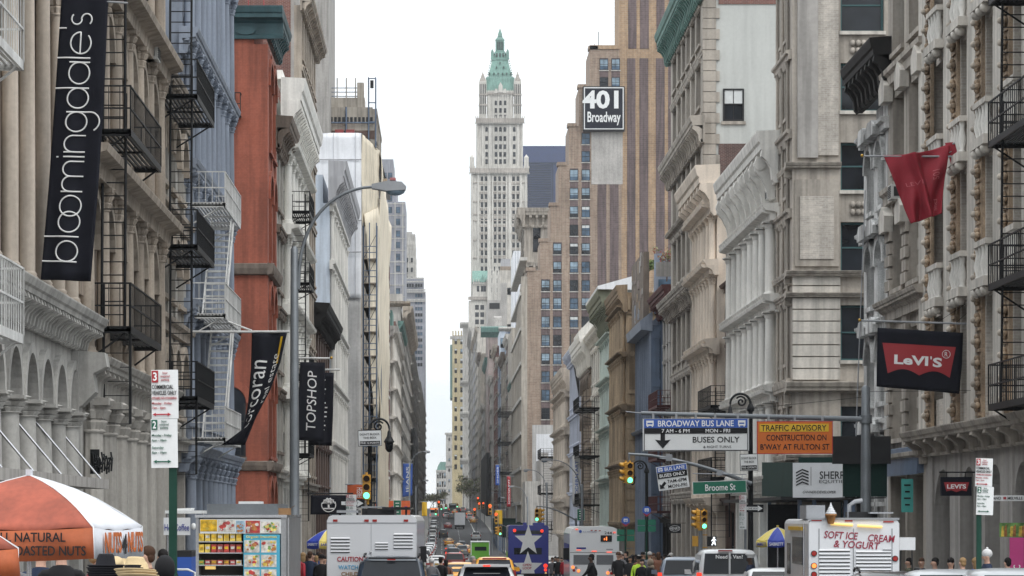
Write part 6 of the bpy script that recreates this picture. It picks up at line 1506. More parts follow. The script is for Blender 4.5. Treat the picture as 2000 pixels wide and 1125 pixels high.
for x in (xl, PX(1500, 118), PX(1650, 103), PX(1730, 103), PX(1600, 112), PX(1530, 112)): q.box(x, x + .14, 103.2 if x != PX(1500, 118) else 118, 103.35 if x != PX(1500, 118) else 118.2, g, za, M['steel_blue'])
q.box(PX(1500, 114), PX(1560, 114), 114, 114.05, g, ZZ(985, 114), M['shop_dark']); q.build('post', t)
q = MB(T_); q.box(PX(1548, 102.9), PX(1649, 102.9), 102.82, 102.86, ZZ(972, 102.9), ZZ(904, 102.9), M['cloth_white']); a = q.build('banner', t)
Mf = T_ @ face_cam(PX(1600, 102.8), 102.81, ZZ(938, 102.8)); k = 102.8 / F
words(a, Mf, 'SHERR', 26 * k, 10 * k, 50 * k, 15 * k, M['ink']); words(a, Mf, 'EQUITIES', 27 * k, -3 * k, 54 * k, 7 * k, M['ink'], -.005); words(a, Mf, 'OWNER/DEVELOPER', 0, -23 * k, 64 * k, 5 * k, M['ink'], 0, .3)
q = MB(Mf); cx, cy, r = -33 * k, 7 * k, 14.5 * k
for i in range(5):
    z = cy + (i - 2) * r * .42; q.prism([(cx - r * .85, z - r * .25), (cx, z + r * .22), (cx + r * .85, z - r * .1), (cx + r * .85, z - r * .3), (cx, z + r * .02), (cx - r * .85, z - r * .42)], 'z', 0, .006, M['ink'])
q.prism(rect(-16 * k, 8 * k, .8 * k, 36 * k), 'z', 0, .006, M['ink']); q.build('hexagon_emblem', a)

Y = 450; g = G(Y) + .14; t = thing('sidewalk_shed', 'long dark green shed over the far right pavement before the black netting', 'shed', (9.6, Y, g)); q = MB(); 
for k in range(4): y = k * 28; dz = G(Y + y) + .14 - g; q.box(0, .15, y, y + 28, 2.6 + dz, 4.9 + dz, M['dark_green_board']); q.box(0, 4.5, y, y + .15, 2.6 + dz, 4.9 + dz, M['dark_green_board'])
q.build('parapet_board', t); q = MB()
for k in range(9): y = k * 13; dz = G(Y + y) + .14 - g; q.box(.1, .3, y, y + .2, min(0, dz), 2.6 + dz, M['steel_blue'])
q.build('post', t)
# ---------------------------------------------------------------- vehicles
def paint(name, c, rough=.28):
    m, n, b = new_mat(name); b.inputs['Base Color'].default_value = (*c, 1); b.inputs['Roughness'].default_value = rough; b.inputs['Coat Weight'].default_value = .6; b.inputs['Coat Roughness'].default_value = .08
    a = n.nodes.new('ShaderNodeTexNoise'); a.inputs['Scale'].default_value = 2.5; r = n.nodes.new('ShaderNodeMapRange'); r.inputs[3].default_value = rough; r.inputs[4].default_value = rough + .18
    g = n.nodes.new('ShaderNodeNewGeometry'); n.links.new(g.outputs['Position'], a.inputs['Vector']); n.links.new(a.outputs[0], r.inputs[0]); n.links.new(r.outputs[0], b.inputs['Roughness']); m.diffuse_color = (*c, 1); M[name] = m; return m
for k_, c_ in (('car_white', (.68, .69, .7)), ('car_black', (.012, .013, .015)), ('car_silver', (.36, .38, .4)), ('car_bluegrey', (.15, .19, .25)), ('car_navy', (.02, .035, .06)), ('car_taxi', (.72, .33, .02)), ('car_red', (.25, .02, .02)), ('car_grey', (.12, .125, .13)),
               ('van_green', (.12, .36, .03)), ('bus_blue', (.02, .03, .24)), ('bus_white', (.74, .75, .76)), ('truck_white', (.7, .71, .74)), ('cab_green', (.03, .14, .12))): paint(k_, c_)
dm('rubber', (.018, .018, .018), .85, .2, 5); dm('chrome', (.5, .5, .52), .25, .1, 3, metal=.9); dm('tail_red', (.35, .015, .012), .25, .1, 5); dm('trim_black', (.02, .02, .022), .6, .1, 5); dm('plate_yellow', (.6, .4, .1), .6, .1, 5)
M['tail_lit'] = mat('tail_lit', (1, .06, .03), emit=.8); M['lamp_warm'] = mat('lamp_warm', (.9, .6, .2), emit=.6)
M['lamp_orange_lit'] = mat('lamp_orange_lit', (1, .22, .05), emit=1.6); M['lamp_red_soft'] = mat('lamp_red_soft', (1, .15, .1), emit=.9)


def loft(q, secs, m, smooth=True):
    k = len(secs[0]); vs = [p for s_ in secs for p in s_]; n = len(secs)
    q.add(vs, [(i * k + j, i * k + (j + 1) % k, (i + 1) * k + (j + 1) % k, (i + 1) * k + j) for i in range(n - 1) for j in range(k)], m, smooth)
    q.add(vs, [tuple(range(k - 1, -1, -1)), tuple(range((n - 1) * k, n * k))], m)


KIND = {  # length, width, height, belt height, cabin base/roof stations along y from the tail, roof half width ratio
    'sedan': (4.75, 1.82, 1.45, .96, (.55, 1.25, 2.55, 3.45), .72, .98),
    'suv': (4.6, 1.86, 1.74, 1.08, (.06, .42, 2.75, 3.5), .77, 1.06),
    'hatch': (4.4, 1.8, 1.52, 1.02, (.08, .62, 2.5, 3.35), .74, 1.0),
    'van': (4.6, 2.05, 1.98, 1.12, (.02, .22, 3.0, 3.9), .82, 1.12)}
def wheel_mesh():
    if 'wheel' in _MC: return _MC['wheel']
    q = MB(); prof = [(.17, -.1), (.3, -.1), (.335, -.07), (.335, .07), (.3, .1), (.17, .1)]
    n = 18; vs = [(x, r * math.cos(2 * math.pi * j / n), r * math.sin(2 * math.pi * j / n)) for r, x in prof for j in range(n)]
    q.add(vs, [(i * n + j, i * n + (j + 1) % n, (i + 1) * n + (j + 1) % n, (i + 1) * n + j) for i in range(5) for j in range(n)], M['rubber'], True)
    q.cyl((-.085, 0, 0), (.085, 0, 0), .2, M['chrome'], n=14)
    for k in range(5): a = 2 * math.pi * k / 5; q.box(-.095, .095, .05 * math.cos(a) - .03, .05 * math.cos(a) + .03, .1 * math.sin(a) - .03, .1 * math.sin(a) + .03, M['trim_black'])
    _MC['wheel'] = q.mesh('wheel'); return _MC['wheel']


def car(kind, m, label, loc, rz=0, group=None, name='parked_car', lit=False, rails=False, taxi=False, spoiler=False, cat='car', plate_c='plate_yellow'):
    L, W, H, zb, (c0, c1, c2, c3), rr, zd = KIND[kind]; w_ = W / 2; P_ = M[m]
    t = thing(name, label, cat, loc, rz, group)
    def low(y, wk, z0, zt):   # lower body section
        a = w_ * wk
        return [(-a * .9, y, z0), (a * .9, y, z0), (a * .99, y, z0 + .14), (a, y, (z0 + zt) / 2), (a * .985, y, zt - .1), (a * .93, y, zt), (-a * .93, y, zt), (-a * .985, y, zt - .1), (-a, y, (z0 + zt) / 2), (-a * .99, y, z0 + .14)]
    q = MB(); zt = zb
    hz = zb * .78
    loft(q, [low(0, .86, .5, zb - .16), low(.06, .93, .3, zb - .04), low(.3, .99, .22, zt), low(1.2, 1, .2, zt), low(c3 - .2, 1, .2, zt + .0), low(c3 + .25, .985, .2, zt - .04), low(L - .45, .95, .22, hz + .06), low(L - .1, .88, .3, hz - .06), low(L, .8, .42, hz - .2)], P_)
    def cab(y, z, wr): # cabin section from belt up
        b_ = w_ * .93; r = w_ * wr
        return [(-b_, y, zb - .03), (b_, y, zb - .03), (b_ + (r - b_) * .5, y, zb + (z - zb) * .55), (r + .02, y, z - (z - zb) * .16), (r - .1, y, z - .015), (r * .5, y, z + .01), (-r * .5, y, z + .01), (-r + .1, y, z - .015), (-r - .02, y, z - (z - zb) * .16), (-b_ + (b_ - r) * .5, y, zb + (z - zb) * .55)]
    secs = [cab(c0, zb + .02, .9), cab(c0 + (c1 - c0) * .5, zb + (H - zb) * .52, rr + .08), cab(c1 - .02, H - .07, rr), cab(c1 + .12, H - .02, rr), cab((c1 + c2) / 2, H, rr), cab(c2, H - .04, rr), cab((c2 + c3) / 2, zb + (H - zb) * .52, rr + .1), cab(c3, zb + .02, .9)]
    loft(q, secs, P_)
    q.box(-w_ * .94, w_ * .94, .12, .0, .3, .42, M['trim_black']); body = q.build('body', t)
    G_ = M['glass_car']
    def glass_quad(y0, y1, n_, off):
        q = MB(); k0, k1 = .1, .9; f = lambda y0_, y1_, z0_, z1_, v: (y0_ + (y1_ - y0_) * v, z0_ + (z1_ - z0_) * v)
        pts = []
        for v in (k0, .5, k1):
            y, z = y0 + (y1 - y0) * v, zb + .02 + (H - .07 - zb) * v; hw = w_ * (.9 + (rr - .9) * v) - .09; pts.append((hw, y + off, z + .012))
        vs = [(-h, y, z) for h, y, z in pts] + [(h, y, z) for h, y, z in pts]
        q.add(vs, [(0, 3, 4, 1), (1, 4, 5, 2)], G_, True); return q.build(n_, t)
    glass_quad(c0, c1, 'rear_window', -.028); glass_quad(c3, c2, 'windscreen', .028)
    for sx in (-1, 1):
        q = MB(); z0, z1 = zb + .06, zb + (H - zb) * .8; x0, x1 = sx * (w_ * .93 + (rr - .93) * w_ * .1 + .012), sx * (w_ * rr + .05)
        ya, yb = c0 + (c1 - c0) * .2 + .12, c0 + (c1 - c0) * .8 + .12; yc, yd = c3 - (c3 - c2) * .8 - .05, c3 - (c3 - c2) * .2 - .1
        ym = (ya + yd) / 2
        for a0, a1, b0, b1 in ((ya, ym - .04, yb, ym - .04), (ym + .04, yd, ym + .04, yc)): q.quad([(x0, a0, z0), (x0, a1, z0), (x1, b1, z1), (x1, b0, z1)], G_)
        q.build('side_window', t)
        q = MB(); zl = zb - .26
        if kind in ('suv', 'van'): q.box(sx * w_ * .9 - .09, sx * w_ * .9 + .05, -.0, .3, zb - .35, zb + .14, M['tail_lit' if lit else 'tail_red'])
        else: q.box(sx * w_ * .78 - .2, sx * w_ * .78 + .2, -.03, .25, zl - .02, zl + .13, M['tail_lit' if lit else 'tail_red'])
        q.build('taillight', t)
        q = MB(); q.prism([(sx * w_ * .97, zb + .02), (sx * (w_ + .2), zb + .04), (sx * (w_ + .2), zb + .18), (sx * (w_ + .02), zb + .18)], 'y', c3 - .45, c3 - .3, P_); q.build('mirror', t)
        for y in (.85, L - .95): link(wheel_mesh(), 'wheel', t, Matrix.Translation((sx * (w_ - .1), y, .335)))
    q = MB(); q.box(-w_ * .9, w_ * .9, -.08, .15, .36, .56, P_ if kind != 'van' else M['trim_black']); q.build('bumper', t)
    q = MB(); q.box(-.16, .16, -.05 if kind != 'sedan' else -.04, .02, zb - .28, zb - .15, M[plate_c]); q.build('licence_plate', t)
    if rails:
        q = MB()
        for sx in (-1, 1): q.tube([(sx * w_ * (rr - .06), c1 - .1, H), (sx * w_ * (rr - .06), c1 + .1, H + .06), (sx * w_ * (rr - .06), c2 - .4, H + .06), (sx * w_ * (rr - .06), c2 - .2, H)], .025, M['trim_black'])
        q.build('roof_rail', t)
    if taxi:
        q = MB(); q.prism([(-.3, H), (.3, H), (.24, H + .16), (-.24, H + .16)], 'y', (c1 + c2) / 2, (c1 + c2) / 2 + .2, M['sign_white']); q.build('roof_light', t)
    if spoiler:
        q = MB(); q.box(-w_ * rr + .03, w_ * rr - .03, c1 - .34, c1 + .1, H - .05, H + .02, P_); q.box(-w_ * rr + .1, w_ * rr - .1, c1 - .3, c1 - .05, H - .09, H - .05, M['trim_black']); q.box(-.1, .1, c1 - .36, c1 - .34, H - .04, H + .0, M['tail_lit']); q.build('spoiler', t)
    if kind == 'suv' and lit: pass
    return t
def at(px, Y, dz=0): return (PX(px, Y), Y, G(Y) + dz)

# nearest cars
t = car('suv', 'car_navy', 'dark blue grey sport utility car with roof rails directly behind the white food truck', at(764, 68), 0, None, 'sport_utility_car', rails=True, lit=False)
q = MB(); q.box(-.55, .6, .3, .36, 1.69, 1.73, M['trim_black']); q.box(-.1, .1, .27, .29, 1.66, 1.69, M['tail_red']); q.build('brake_light', t)
q = MB(); q.tube([(.2, .0, 1.12), (-.25, .12, 1.2)], .012, M['trim_black']); q.build('wiper', t)
car('hatch', 'car_white', 'white hatchback with a dark roof spoiler in the middle lane at the bottom', at(951, 78), 0, None, 'hatchback_car', spoiler=True)
t = car('suv', 'car_taxi', 'yellow taxi van with a dark rear window ahead of the white hatchback', at(966, 117), 0, None, 'taxi', cat='taxi'); q = MB(); q.box(-.5, .5, .3, .36, 1.66, 1.72, M['tail_red']); q.build('brake_light', t)
car('sedan', 'car_taxi', 'yellow taxi with a pale blue rear window half hidden by the white hatchback', at(900, 128), 0, None, 'taxi', taxi=False, cat='taxi')
car('suv', 'car_bluegrey', 'blue silver crossover car with tall red tail lamps left of the white van', at(1338, 96), R(-4), None, 'crossover_car', lit=True, rails=False)
car('sedan', 'car_black', 'dark parked car with roof bars at bottom right before the ice cream truck', (PX(1752, 54), 54, G(54) - .03), R(-3), None, 'parked_car', rails=True)
car('hatch', 'car_silver', 'silver parked car in the middle of the bottom right row', (PX(1868, 51), 51, G(51) - .04), R(-3), None, 'parked_car')
car('suv', 'car_silver', 'pale silver car at the lower right edge with a rounded roof', (PX(1978, 50), 49, G(50) - .22), R(-3), None, 'parked_car')
car('sedan', 'car_white', 'white car squeezed between the white van and the ice cream truck', at(1520, 72, -.02), R(-3), None, 'parked_car')
# white van
t = car('van', 'car_white', 'white panel van with lettering over its two dark rear windows', at(1425, 88), R(-2), None, 'van', lit=True, cat='van')
Mf = Matrix.Translation((0, .13, 1.72)) @ Matrix.Rotation(R(90 - 13), 4, 'X')
words(t, Matrix.Translation((0, .115, 1.76)) @ Matrix.Rotation(R(78), 4, 'X'), 'Need a Van?', 0, 0, .85, .12, M['letter_white'], .02); words(t, Matrix.Translation((-.15, -.02, 1.02)) @ Matrix.Rotation(R(90), 4, 'X'), 'Rent This Van!', 0, 0, .95, .1, M['ink'], .015)
q = MB(); q.box(-.03, .03, -.04, .02, .5, 1.9, M['car_white']); q.build('door_seam', t); q = MB(); q.box(-.35, .1, .12, .2, 1.93, 1.97, M['tail_red']); q.build('brake_light', t)

# ---- trucks
def louvre(q, x0, x1, z0, z1, n, y, m):
    for i in range(n):
        z = z0 + (z1 - z0) * (i + .5) / n; h = (z1 - z0) / n
        q.prism([(y, z + h * .35), (y - .035, z - h * .1), (y - .035, z - h * .18), (y, z - h * .1)], 'x', x0, x1, m)
        q.box(x0, x1, y - .004, y, z - h * .45, z - h * .12, M['trim_black'])
def van_body(t, W, L, z0, z1, m, rnd=.14):
    q = MB(); w_ = W / 2; sec = lambda y, k: [(-w_ * k, y, z0), (w_ * k, y, z0), (w_ * k, y, z1 - rnd), (w_ * k - rnd * .35, y, z1 - rnd * .3), (w_ * k - rnd, y, z1), (-w_ * k + rnd, y, z1), (-w_ * k + rnd * .35, y, z1 - rnd * .3), (-w_ * k, y, z1 - rnd)]
    loft(q, [sec(0, .985), sec(.05, 1), sec(L - .3, 1), sec(L, .96)], m, False); return q.build('body', t)
Y = 70; g = G(Y); t = thing('food_truck', 'white food truck seen from behind with louvres and a warning in red letters', 'truck', (PX(726, Y), Y, g), R(-1.5)); k = Y / F; zr = ZZ(1006, Y) - g
van_body(t, 177 * k, 6, .45, zr, M['truck_white'])
def tx(px): return PX(px, Y) - PX(726, Y)
def tzz(py): return ZZ(py, Y) - g
q = MB(); louvre(q, tx(646), tx(683), tzz(1080), tzz(1048), 5, -.002, M['truck_white']); louvre(q, tx(733), tx(758), tzz(1074), tzz(1058), 3, -.002, M['truck_white']); louvre(q, tx(769), tx(806), tzz(1072), tzz(1040), 5, -.002, M['truck_white']); q.build('louvre', t)
for x in (655, 716, 732, 793): q = MB(); q.box(tx(x) - .055, tx(x) + .055, -.02, 0, tzz(1019) , tzz(1014.5), M['tail_red']); q.build('marker_light', t)
q = MB(); q.box(tx(638), tx(814), -.012, 0, tzz(1022), tzz(1020.5), M['lamp_grey']); q.box(tx(724.5), tx(725.3), -.008, 0, .5, tzz(1024), M['lamp_grey']); q.ball((tx(724), -.02, tzz(1079)), .03, M['chrome'])
q.build('door_seam', t)
Mf = Matrix.Translation((0, -.012, 0)) @ Matrix.Rotation(R(90), 4, 'X')
words(t, Mf, 'CAUTION !', tx(687), tzz(1092), 57 * k, 9.5 * k, M['ink_red'], .02); words(t, Mf, 'WATCH FOR', tx(692), tzz(1108), 62 * k, 8.5 * k, mat('letter_blue', (.1, .38, .62), .6, 0), .02); words(t, Mf, 'CHILDREN', tx(694), tzz(1121), 55 * k, 8 * k, mat('letter_brown', (.3, .15, .04), .6, 0), .02)
q = MB()
q.box(tx(656), tx(698), .3, 1.6, zr + .06, zr + .12, M['lamp_grey']); q.box(tx(705), tx(768), .4, 2, zr + .0, zr + .16, M['trim_black']); q.box(tx(703), tx(745), .5, 2.2, zr + .18, zr + .22, M['lamp_grey']); q.box(tx(745), tx(800), .3, .8, zr + .13, zr + .2, M['trim_black'])
for x in (660, 694, 712, 790): q.box(tx(x), tx(x) + .05, .4, .45, zr - .05, zr + .14, M['trim_black'])
q.build('roof_rack', t)
q = MB(); q.box(tx(817), tx(829), 1.5, 1.7, tzz(1100), tzz(1068), M['trim_black']); q.tube([(tx(813), 1.6, tzz(1070)), (tx(822), 1.6, tzz(1072))], .02, M['trim_black']); q.build('mirror', t)
for sx in (-1, 1):
    for y in (1.4, 4.8): link(wheel_mesh(), 'wheel', t, Matrix.Translation((sx * 1.0, y, .42)) @ Matrix.Scale(1.25, 4))
q = MB(); q.box(-1.1, 1.1, -.12, 0, .38, .55, M['trim_black']); q.build('bumper', t)
# ice cream truck
Y = 60; g = G(Y); k = Y / F; X0 = PX(1668, Y); t = thing('ice_cream_truck', 'white ice cream truck with red lettering and a big cone on its roof', 'truck', (X0, Y, g), R(-1.5)); zr = ZZ(1014, Y) - g
def tx(px): return PX(px, Y) - X0
van_body(t, 178 * k, 5.6, .45, zr, M['truck_white'], .1)
Mf = Matrix.Translation((0, -.012, 0)) @ Matrix.Rotation(R(90), 4, 'X'); Mr = Mf @ Matrix.Rotation(R(-3), 4, 'Z')
mi = mat('letter_maroon', (.3, .02, .05), .6, 0)
words(t, Mr, 'SOFT ICE', tx(1632), ZZ(1047, Y) - g, 66 * k, 14 * k, mi, .012, .15); words(t, Mr, 'CREAM', tx(1711), ZZ(1049, Y) - g, 52 * k, 14 * k, mi, .012, .15); words(t, Mr, '& YOGURT', tx(1664), ZZ(1064, Y) - g, 90 * k, 14 * k, mi, .012, .15)
q = MB(); louvre(q, tx(1600), tx(1660), .6, ZZ(1071, Y) - g, 17, -.003, M['truck_white']); louvre(q, tx(1672), tx(1740), .6, ZZ(1074, Y) - g, 17, -.003, M['truck_white']); q.build('louvre', t)
q = MB(); q.box(tx(1666), tx(1668), -.012, 0, .5, zr - .2, M['lamp_grey']); q.box(tx(1599), tx(1601), -.01, 0, .5, zr - .2, M['lamp_grey']); q.box(tx(1741), tx(1743), -.01, 0, .5, zr - .2, M['lamp_grey']); q.box(tx(1724), tx(1742), -.03, 0, ZZ(1075, Y) - g, ZZ(1072, Y) - g, M['chrome']); q.build('door_seam', t)
q = MB(); q.tube([(tx(1622), -.06, zr - .1), (tx(1665), -.06, zr - .13)], .03, M['lamp_warm'], 8); q.tube([(tx(1674), -.06, zr - .14), (tx(1722), -.06, zr - .17)], .03, M['lamp_warm'], 8); q.build('tube_lamp', t)
for x, y, m in ((1590, 1081, 'tail_red'), (1590, 1105, 'lamp_orange_lit'), (1748, 1091, 'tail_red'), (1590, 1122, 'tail_red')):
    q = MB(); z = ZZ(y, Y) - g; q.cyl((tx(x), -.03, z), (tx(x), 0, z), .065, M['trim_black'], n=14); q.cyl((tx(x), -.04, z), (tx(x), -.03, z), .05, M[m], n=14); q.build('tail_lamp', t)
q = MB(); q.box(tx(1585), tx(1605), -.02, .01, zr - .04, zr - .01, M['tail_red']); q.box(tx(1650), tx(1665), -.02, .01, zr - .05, zr - .02, M['tail_red']); q.box(tx(1725), tx(1745), -.02, .01, zr - .07, zr - .04, M['tail_red'])
q.box(tx(1578), tx(1756), -.03, .05, zr - .015, zr + .03, M['lamp_grey']); q.build('marker_light', t)
q = MB(); q.box(-.985, -.97, 1.2, 3.4, 1.55, 2.15, M['glass']); q.box(-.985, -.97, 3.9, 4.6, 1.3, 2.0, M['glass']); q.box(-1.02, -.975, 1, 4, 2.3, 2.38, M['sign_yellow']); q.tube([(-1.06, .1, .4), (-1.06, .1, zr - .1)], .02, M['chrome']); q.build('serving_window', t)
q = MB(); q.box(-.95, -.55, .6, 2, zr, zr + .3, M['lamp_grey']); q.box(.0, .6, .8, 1.6, zr, zr + .16, M['trim_black']); q.tube([(.02, 1, zr), (.02, 1, zr + .3), (.15, 1, zr + .38), (.3, 1, zr + .4)], .05, M['lamp_grey']); q.box(.4, .9, .5, 1.8, zr + .12, zr + .15, M['lamp_grey']); q.build('roof_vent', t)
x0 = 0; q = MB(Matrix.Translation((tx(1622), -.02, zr - .1)) @ Matrix.Scale(.62, 4)); z0 = 0; wf = mat('waffle', (.35, .16, .05), .8, .2, 6)
q.lathe([(.1, z0 - .0), (.17, z0 + .27), (.2, z0 + .28), (.2, z0 + .33), (.18, z0 + .34)], wf, 14, cx=x0, cy=-.1); 
for i in range(4): q.lathe([(.17 - .04 * i, z0 + .33 + .075 * i), (.2 - .045 * i, z0 + .37 + .075 * i), (.13 - .035 * i, z0 + .42 + .075 * i)], M['cloth_white'], 14, cx=x0, cy=-.1)
q.lathe([(.04, z0 + .62), (.02, z0 + .7), (.002, z0 + .74)], M['cloth_white'], 8, cx=x0, cy=-.1); q.build('roof_cone', t)
for sx in (-1, 1):
    for y in (1.3, 4.5): link(wheel_mesh(), 'wheel', t, Matrix.Translation((sx * .85, y, .42)) @ Matrix.Scale(1.25, 4))
q = MB(); q.box(-1, 1, -.2, 0, .35, .5, M['chrome']); q.build('bumper', t)
# blue double decker
Y = 172; g = G(Y); k = Y / F; X0 = PX(1032, Y); t = thing('double_decker_bus', 'dark blue double decker tour bus with two large white stars on its back', 'bus', (X0, Y, g), R(-.6)); zr = ZZ(1026, Y) - g
def tx(px): return PX(px, Y) - X0
van_body(t, 79 * k, 10.5, .35, zr, M['bus_blue'], .12)
def star(cx, cz, r, th=0): return [((r if i % 2 == 0 else r * .42) * math.cos(R(90 + 36 * i)) + cx, (r * 1.12 if i % 2 == 0 else r * .45) * math.sin(R(90 + 36 * i)) + cz) for i in range(10)]
q = MB(); q.prism(star(tx(1032), ZZ(1056, Y) - g, 28 * k), 'y', -.012, 0, M['sign_white']); q.prism(star(tx(1031), ZZ(1110, Y) - g, 30 * k), 'y', -.012, 0, M['sign_white']); q.build('star', t)
Mf = Matrix.Translation((0, -.02, 0)) @ Matrix.Rotation(R(90), 4, 'X'); words(t, Mf, 'OPEN\nLOOP', tx(1029.5), ZZ(1106.5, Y) - g, 17 * k, 11 * k, M['ink_red'], .02)
for a, c, y0, y1 in ((1003, 1060, 1036, 1043),): q = MB(); q.box(tx(a), tx(c), -.009, 0, ZZ(y1, Y) - g, ZZ(y0, Y) - g, M['glass']); q.build('upper_window', t)
q = MB(); q.box(tx(1002), tx(1027), -.006, 0, ZZ(1083, Y) - g, ZZ(1069, Y) - g, M['bus_blue']); q.box(tx(1004), tx(1058), -.008, 0, ZZ(1083, Y) - g, ZZ(1070, Y) - g, M['glass']); q.build('rear_window', t)
for x, y, m, r in ((1005, 1036, 'tail_lit', .1), (1058.5, 1037, 'tail_lit', .1), (1065.5, 1105, 'tail_lit', .13), (1065.5, 1113, 'tail_lit', .1), (1066, 1120, 'lamp_warm', .07)):
    q = MB(); q.cyl((tx(x), -.03, ZZ(y, Y) - g), (tx(x), 0, ZZ(y, Y) - g), r, M[m], n=12); q.build('tail_lamp', t)
q = MB(); q.box(tx(1002), tx(1014), -.02, 0, ZZ(1113, Y) - g, ZZ(1107, Y) - g, M['plate_yellow']); q.build('licence_plate', t)
q = MB(); w_ = 39.5 * k; q.box(-w_ - .012, -w_, .4, 10, 1.3, 2.1, M['glass']); q.box(-w_ - .012, -w_, .4, 10, 2.9, 3.3, M['glass']); q.build('side_window', t)
q = MB(); q.box(tx(1022), tx(1029), .6, 1.2, zr, zr + .17, M['bus_blue']); q.box(tx(1042), tx(1064), .8, 3, zr, zr + .15, M['bus_blue']); q.build('roof_seat', t)
q = MB(); q.box(-w_ * .98, w_ * .98, -.1, 0, .35, .8, M['trim_black']); q.build('bumper', t)
for sx in (-1, 1):
    for y in (2.5, 8): link(wheel_mesh(), 'wheel', t, Matrix.Translation((sx * (w_ - .15), y, .48)) @ Matrix.Scale(1.4, 4))
# white city bus
Y = 143; g = G(Y); k = Y / F; X0 = PX(1161, Y); t = thing('city_bus', 'white city bus with an orange route display and number on its back', 'bus', (X0, Y, g), R(-1)); zr = ZZ(1029, Y) - g
def tx(px): return PX(px, Y) - X0
van_body(t, 97 * k, 12, .35, zr, M['bus_white'], .35); w_ = 48.5 * k
Mf = Matrix.Translation((0, -.012, 0)) @ Matrix.Rotation(R(90), 4, 'X')
words(t, Mf @ Matrix.Rotation(R(-2), 4, 'Z'), '2441', tx(1185.5), ZZ(1040, Y) - g, 18 * k, 5.2 * k, M['ink'], .01); words(t, Mf, 'New York City Bus', tx(1152), ZZ(1039, Y) - g, 27 * k, 2.4 * k, M['bus_blue'], 0)
q = MB(); q.cyl((tx(1133.5), -.012, ZZ(1038, Y) - g), (tx(1133.5), 0, ZZ(1038, Y) - g), 3 * k, M['sign_blue'], n=14); q.build('round_emblem', t)
q = MB(); q.box(tx(1173), tx(1195), -.03, 0, ZZ(1058, Y) - g, ZZ(1045.5, Y) - g, M['trim_black']); d = q.build('route_display', t); words(d, Mf @ Matrix.Translation((0, 0, .025)), '1', tx(1184.5), ZZ(1052, Y) - g, 2.2 * k, 7 * k, M['lamp_orange_lit'], .03); words(d, Mf @ Matrix.Translation((0, 0, .025)), 's', tx(1180.5), ZZ(1053, Y) - g, 2.6 * k, 4 * k, M['lamp_orange_lit'], .03)
for x, y, ww, hh, m in ((1126.5, 1034, 5, 2, 'lamp_red_soft'), (1200, 1040, 5, 2.5, 'lamp_red_soft'), (1155.5, 1036, 4, 1.6, 'tail_red'), (1163.5, 1036.3, 4, 1.6, 'tail_red'), (1171.5, 1036.6, 4, 1.6, 'tail_red'), (1130.5, 1074.5, 9, 1.8, 'lamp_red_soft'), (1160.5, 1076.8, 10, 2, 'lamp_red_soft'), (1190, 1078.5, 10, 2, 'lamp_red_soft')):
    q = MB(); q.box(tx(x - ww / 2), tx(x + ww / 2), -.02, 0, ZZ(y + hh / 2, Y) - g, ZZ(y - hh / 2, Y) - g, M[m]); q.build('marker_light', t)
for x, y, m in ((1119, 1108, 'lamp_orange_lit'), (1130, 1115, 'lamp_orange_lit'), (1125, 1108, 'chrome'), (1121, 1114, 'tail_red'), (1187, 1119, 'lamp_orange_lit'), (1199, 1115, 'lamp_orange_lit'), (1191, 1113, 'chrome'), (1194, 1120, 'tail_red')):
    q = MB(); q.cyl((tx(x), -.03, ZZ(y, Y) - g), (tx(x), 0, ZZ(y, Y) - g), .075, M[m], n=12); q.build('tail_lamp', t)
q = MB(); q.box(-w_ + .03, w_ - .03, -.008, 0, ZZ(1079.4, Y) - g, ZZ(1078.6, Y) - g, M['trim_black']); q.box(tx(1160.2), tx(1160.8), -.008, 0, .4, ZZ(1079, Y) - g, M['trim_black'])
q.box(tx(1126), tx(1144.5), -.01, 0, ZZ(1072.5, Y) - g, ZZ(1069, Y) - g, M['bus_blue']); q.box(tx(1184), tx(1197), -.01, 0, ZZ(1074, Y) - g, ZZ(1072, Y) - g, M['lamp_grey']); q.build('seam', t)
for a, c in ((1120, 1154), (1165, 1198)):
    q = MB(); 
    q.box(tx(a), tx(c), -.01, 0, ZZ(1103, Y) - g, ZZ(1084, Y) - g, M['lamp_grey'])
    for i in range(10): z = ZZ(1102 - i * 1.9, Y) - g; q.box(tx(a + .6), tx(c - .6), -.014, -.01, z, z + .018, M['trim_black'])
    q.build('engine_grille', t)
q = MB(); q.box(-w_ * .97, w_ * .97, -.15, 0, .3, .62, M['trim_black']); q.build('bumper', t)
q = MB(); q.box(-w_ - .012, -w_, .6, 11, 1.4, 2.3, M['glass']); q.box(-w_ - .3, -w_, .8, 1, 1.5, 2.1, M['trim_black']); q.build('side_window', t)
for sx in (-1, 1):
    for y in (3, 9): link(wheel_mesh(), 'wheel', t, Matrix.Translation((sx * (w_ - .15), y, .46)) @ Matrix.Scale(1.35, 4))
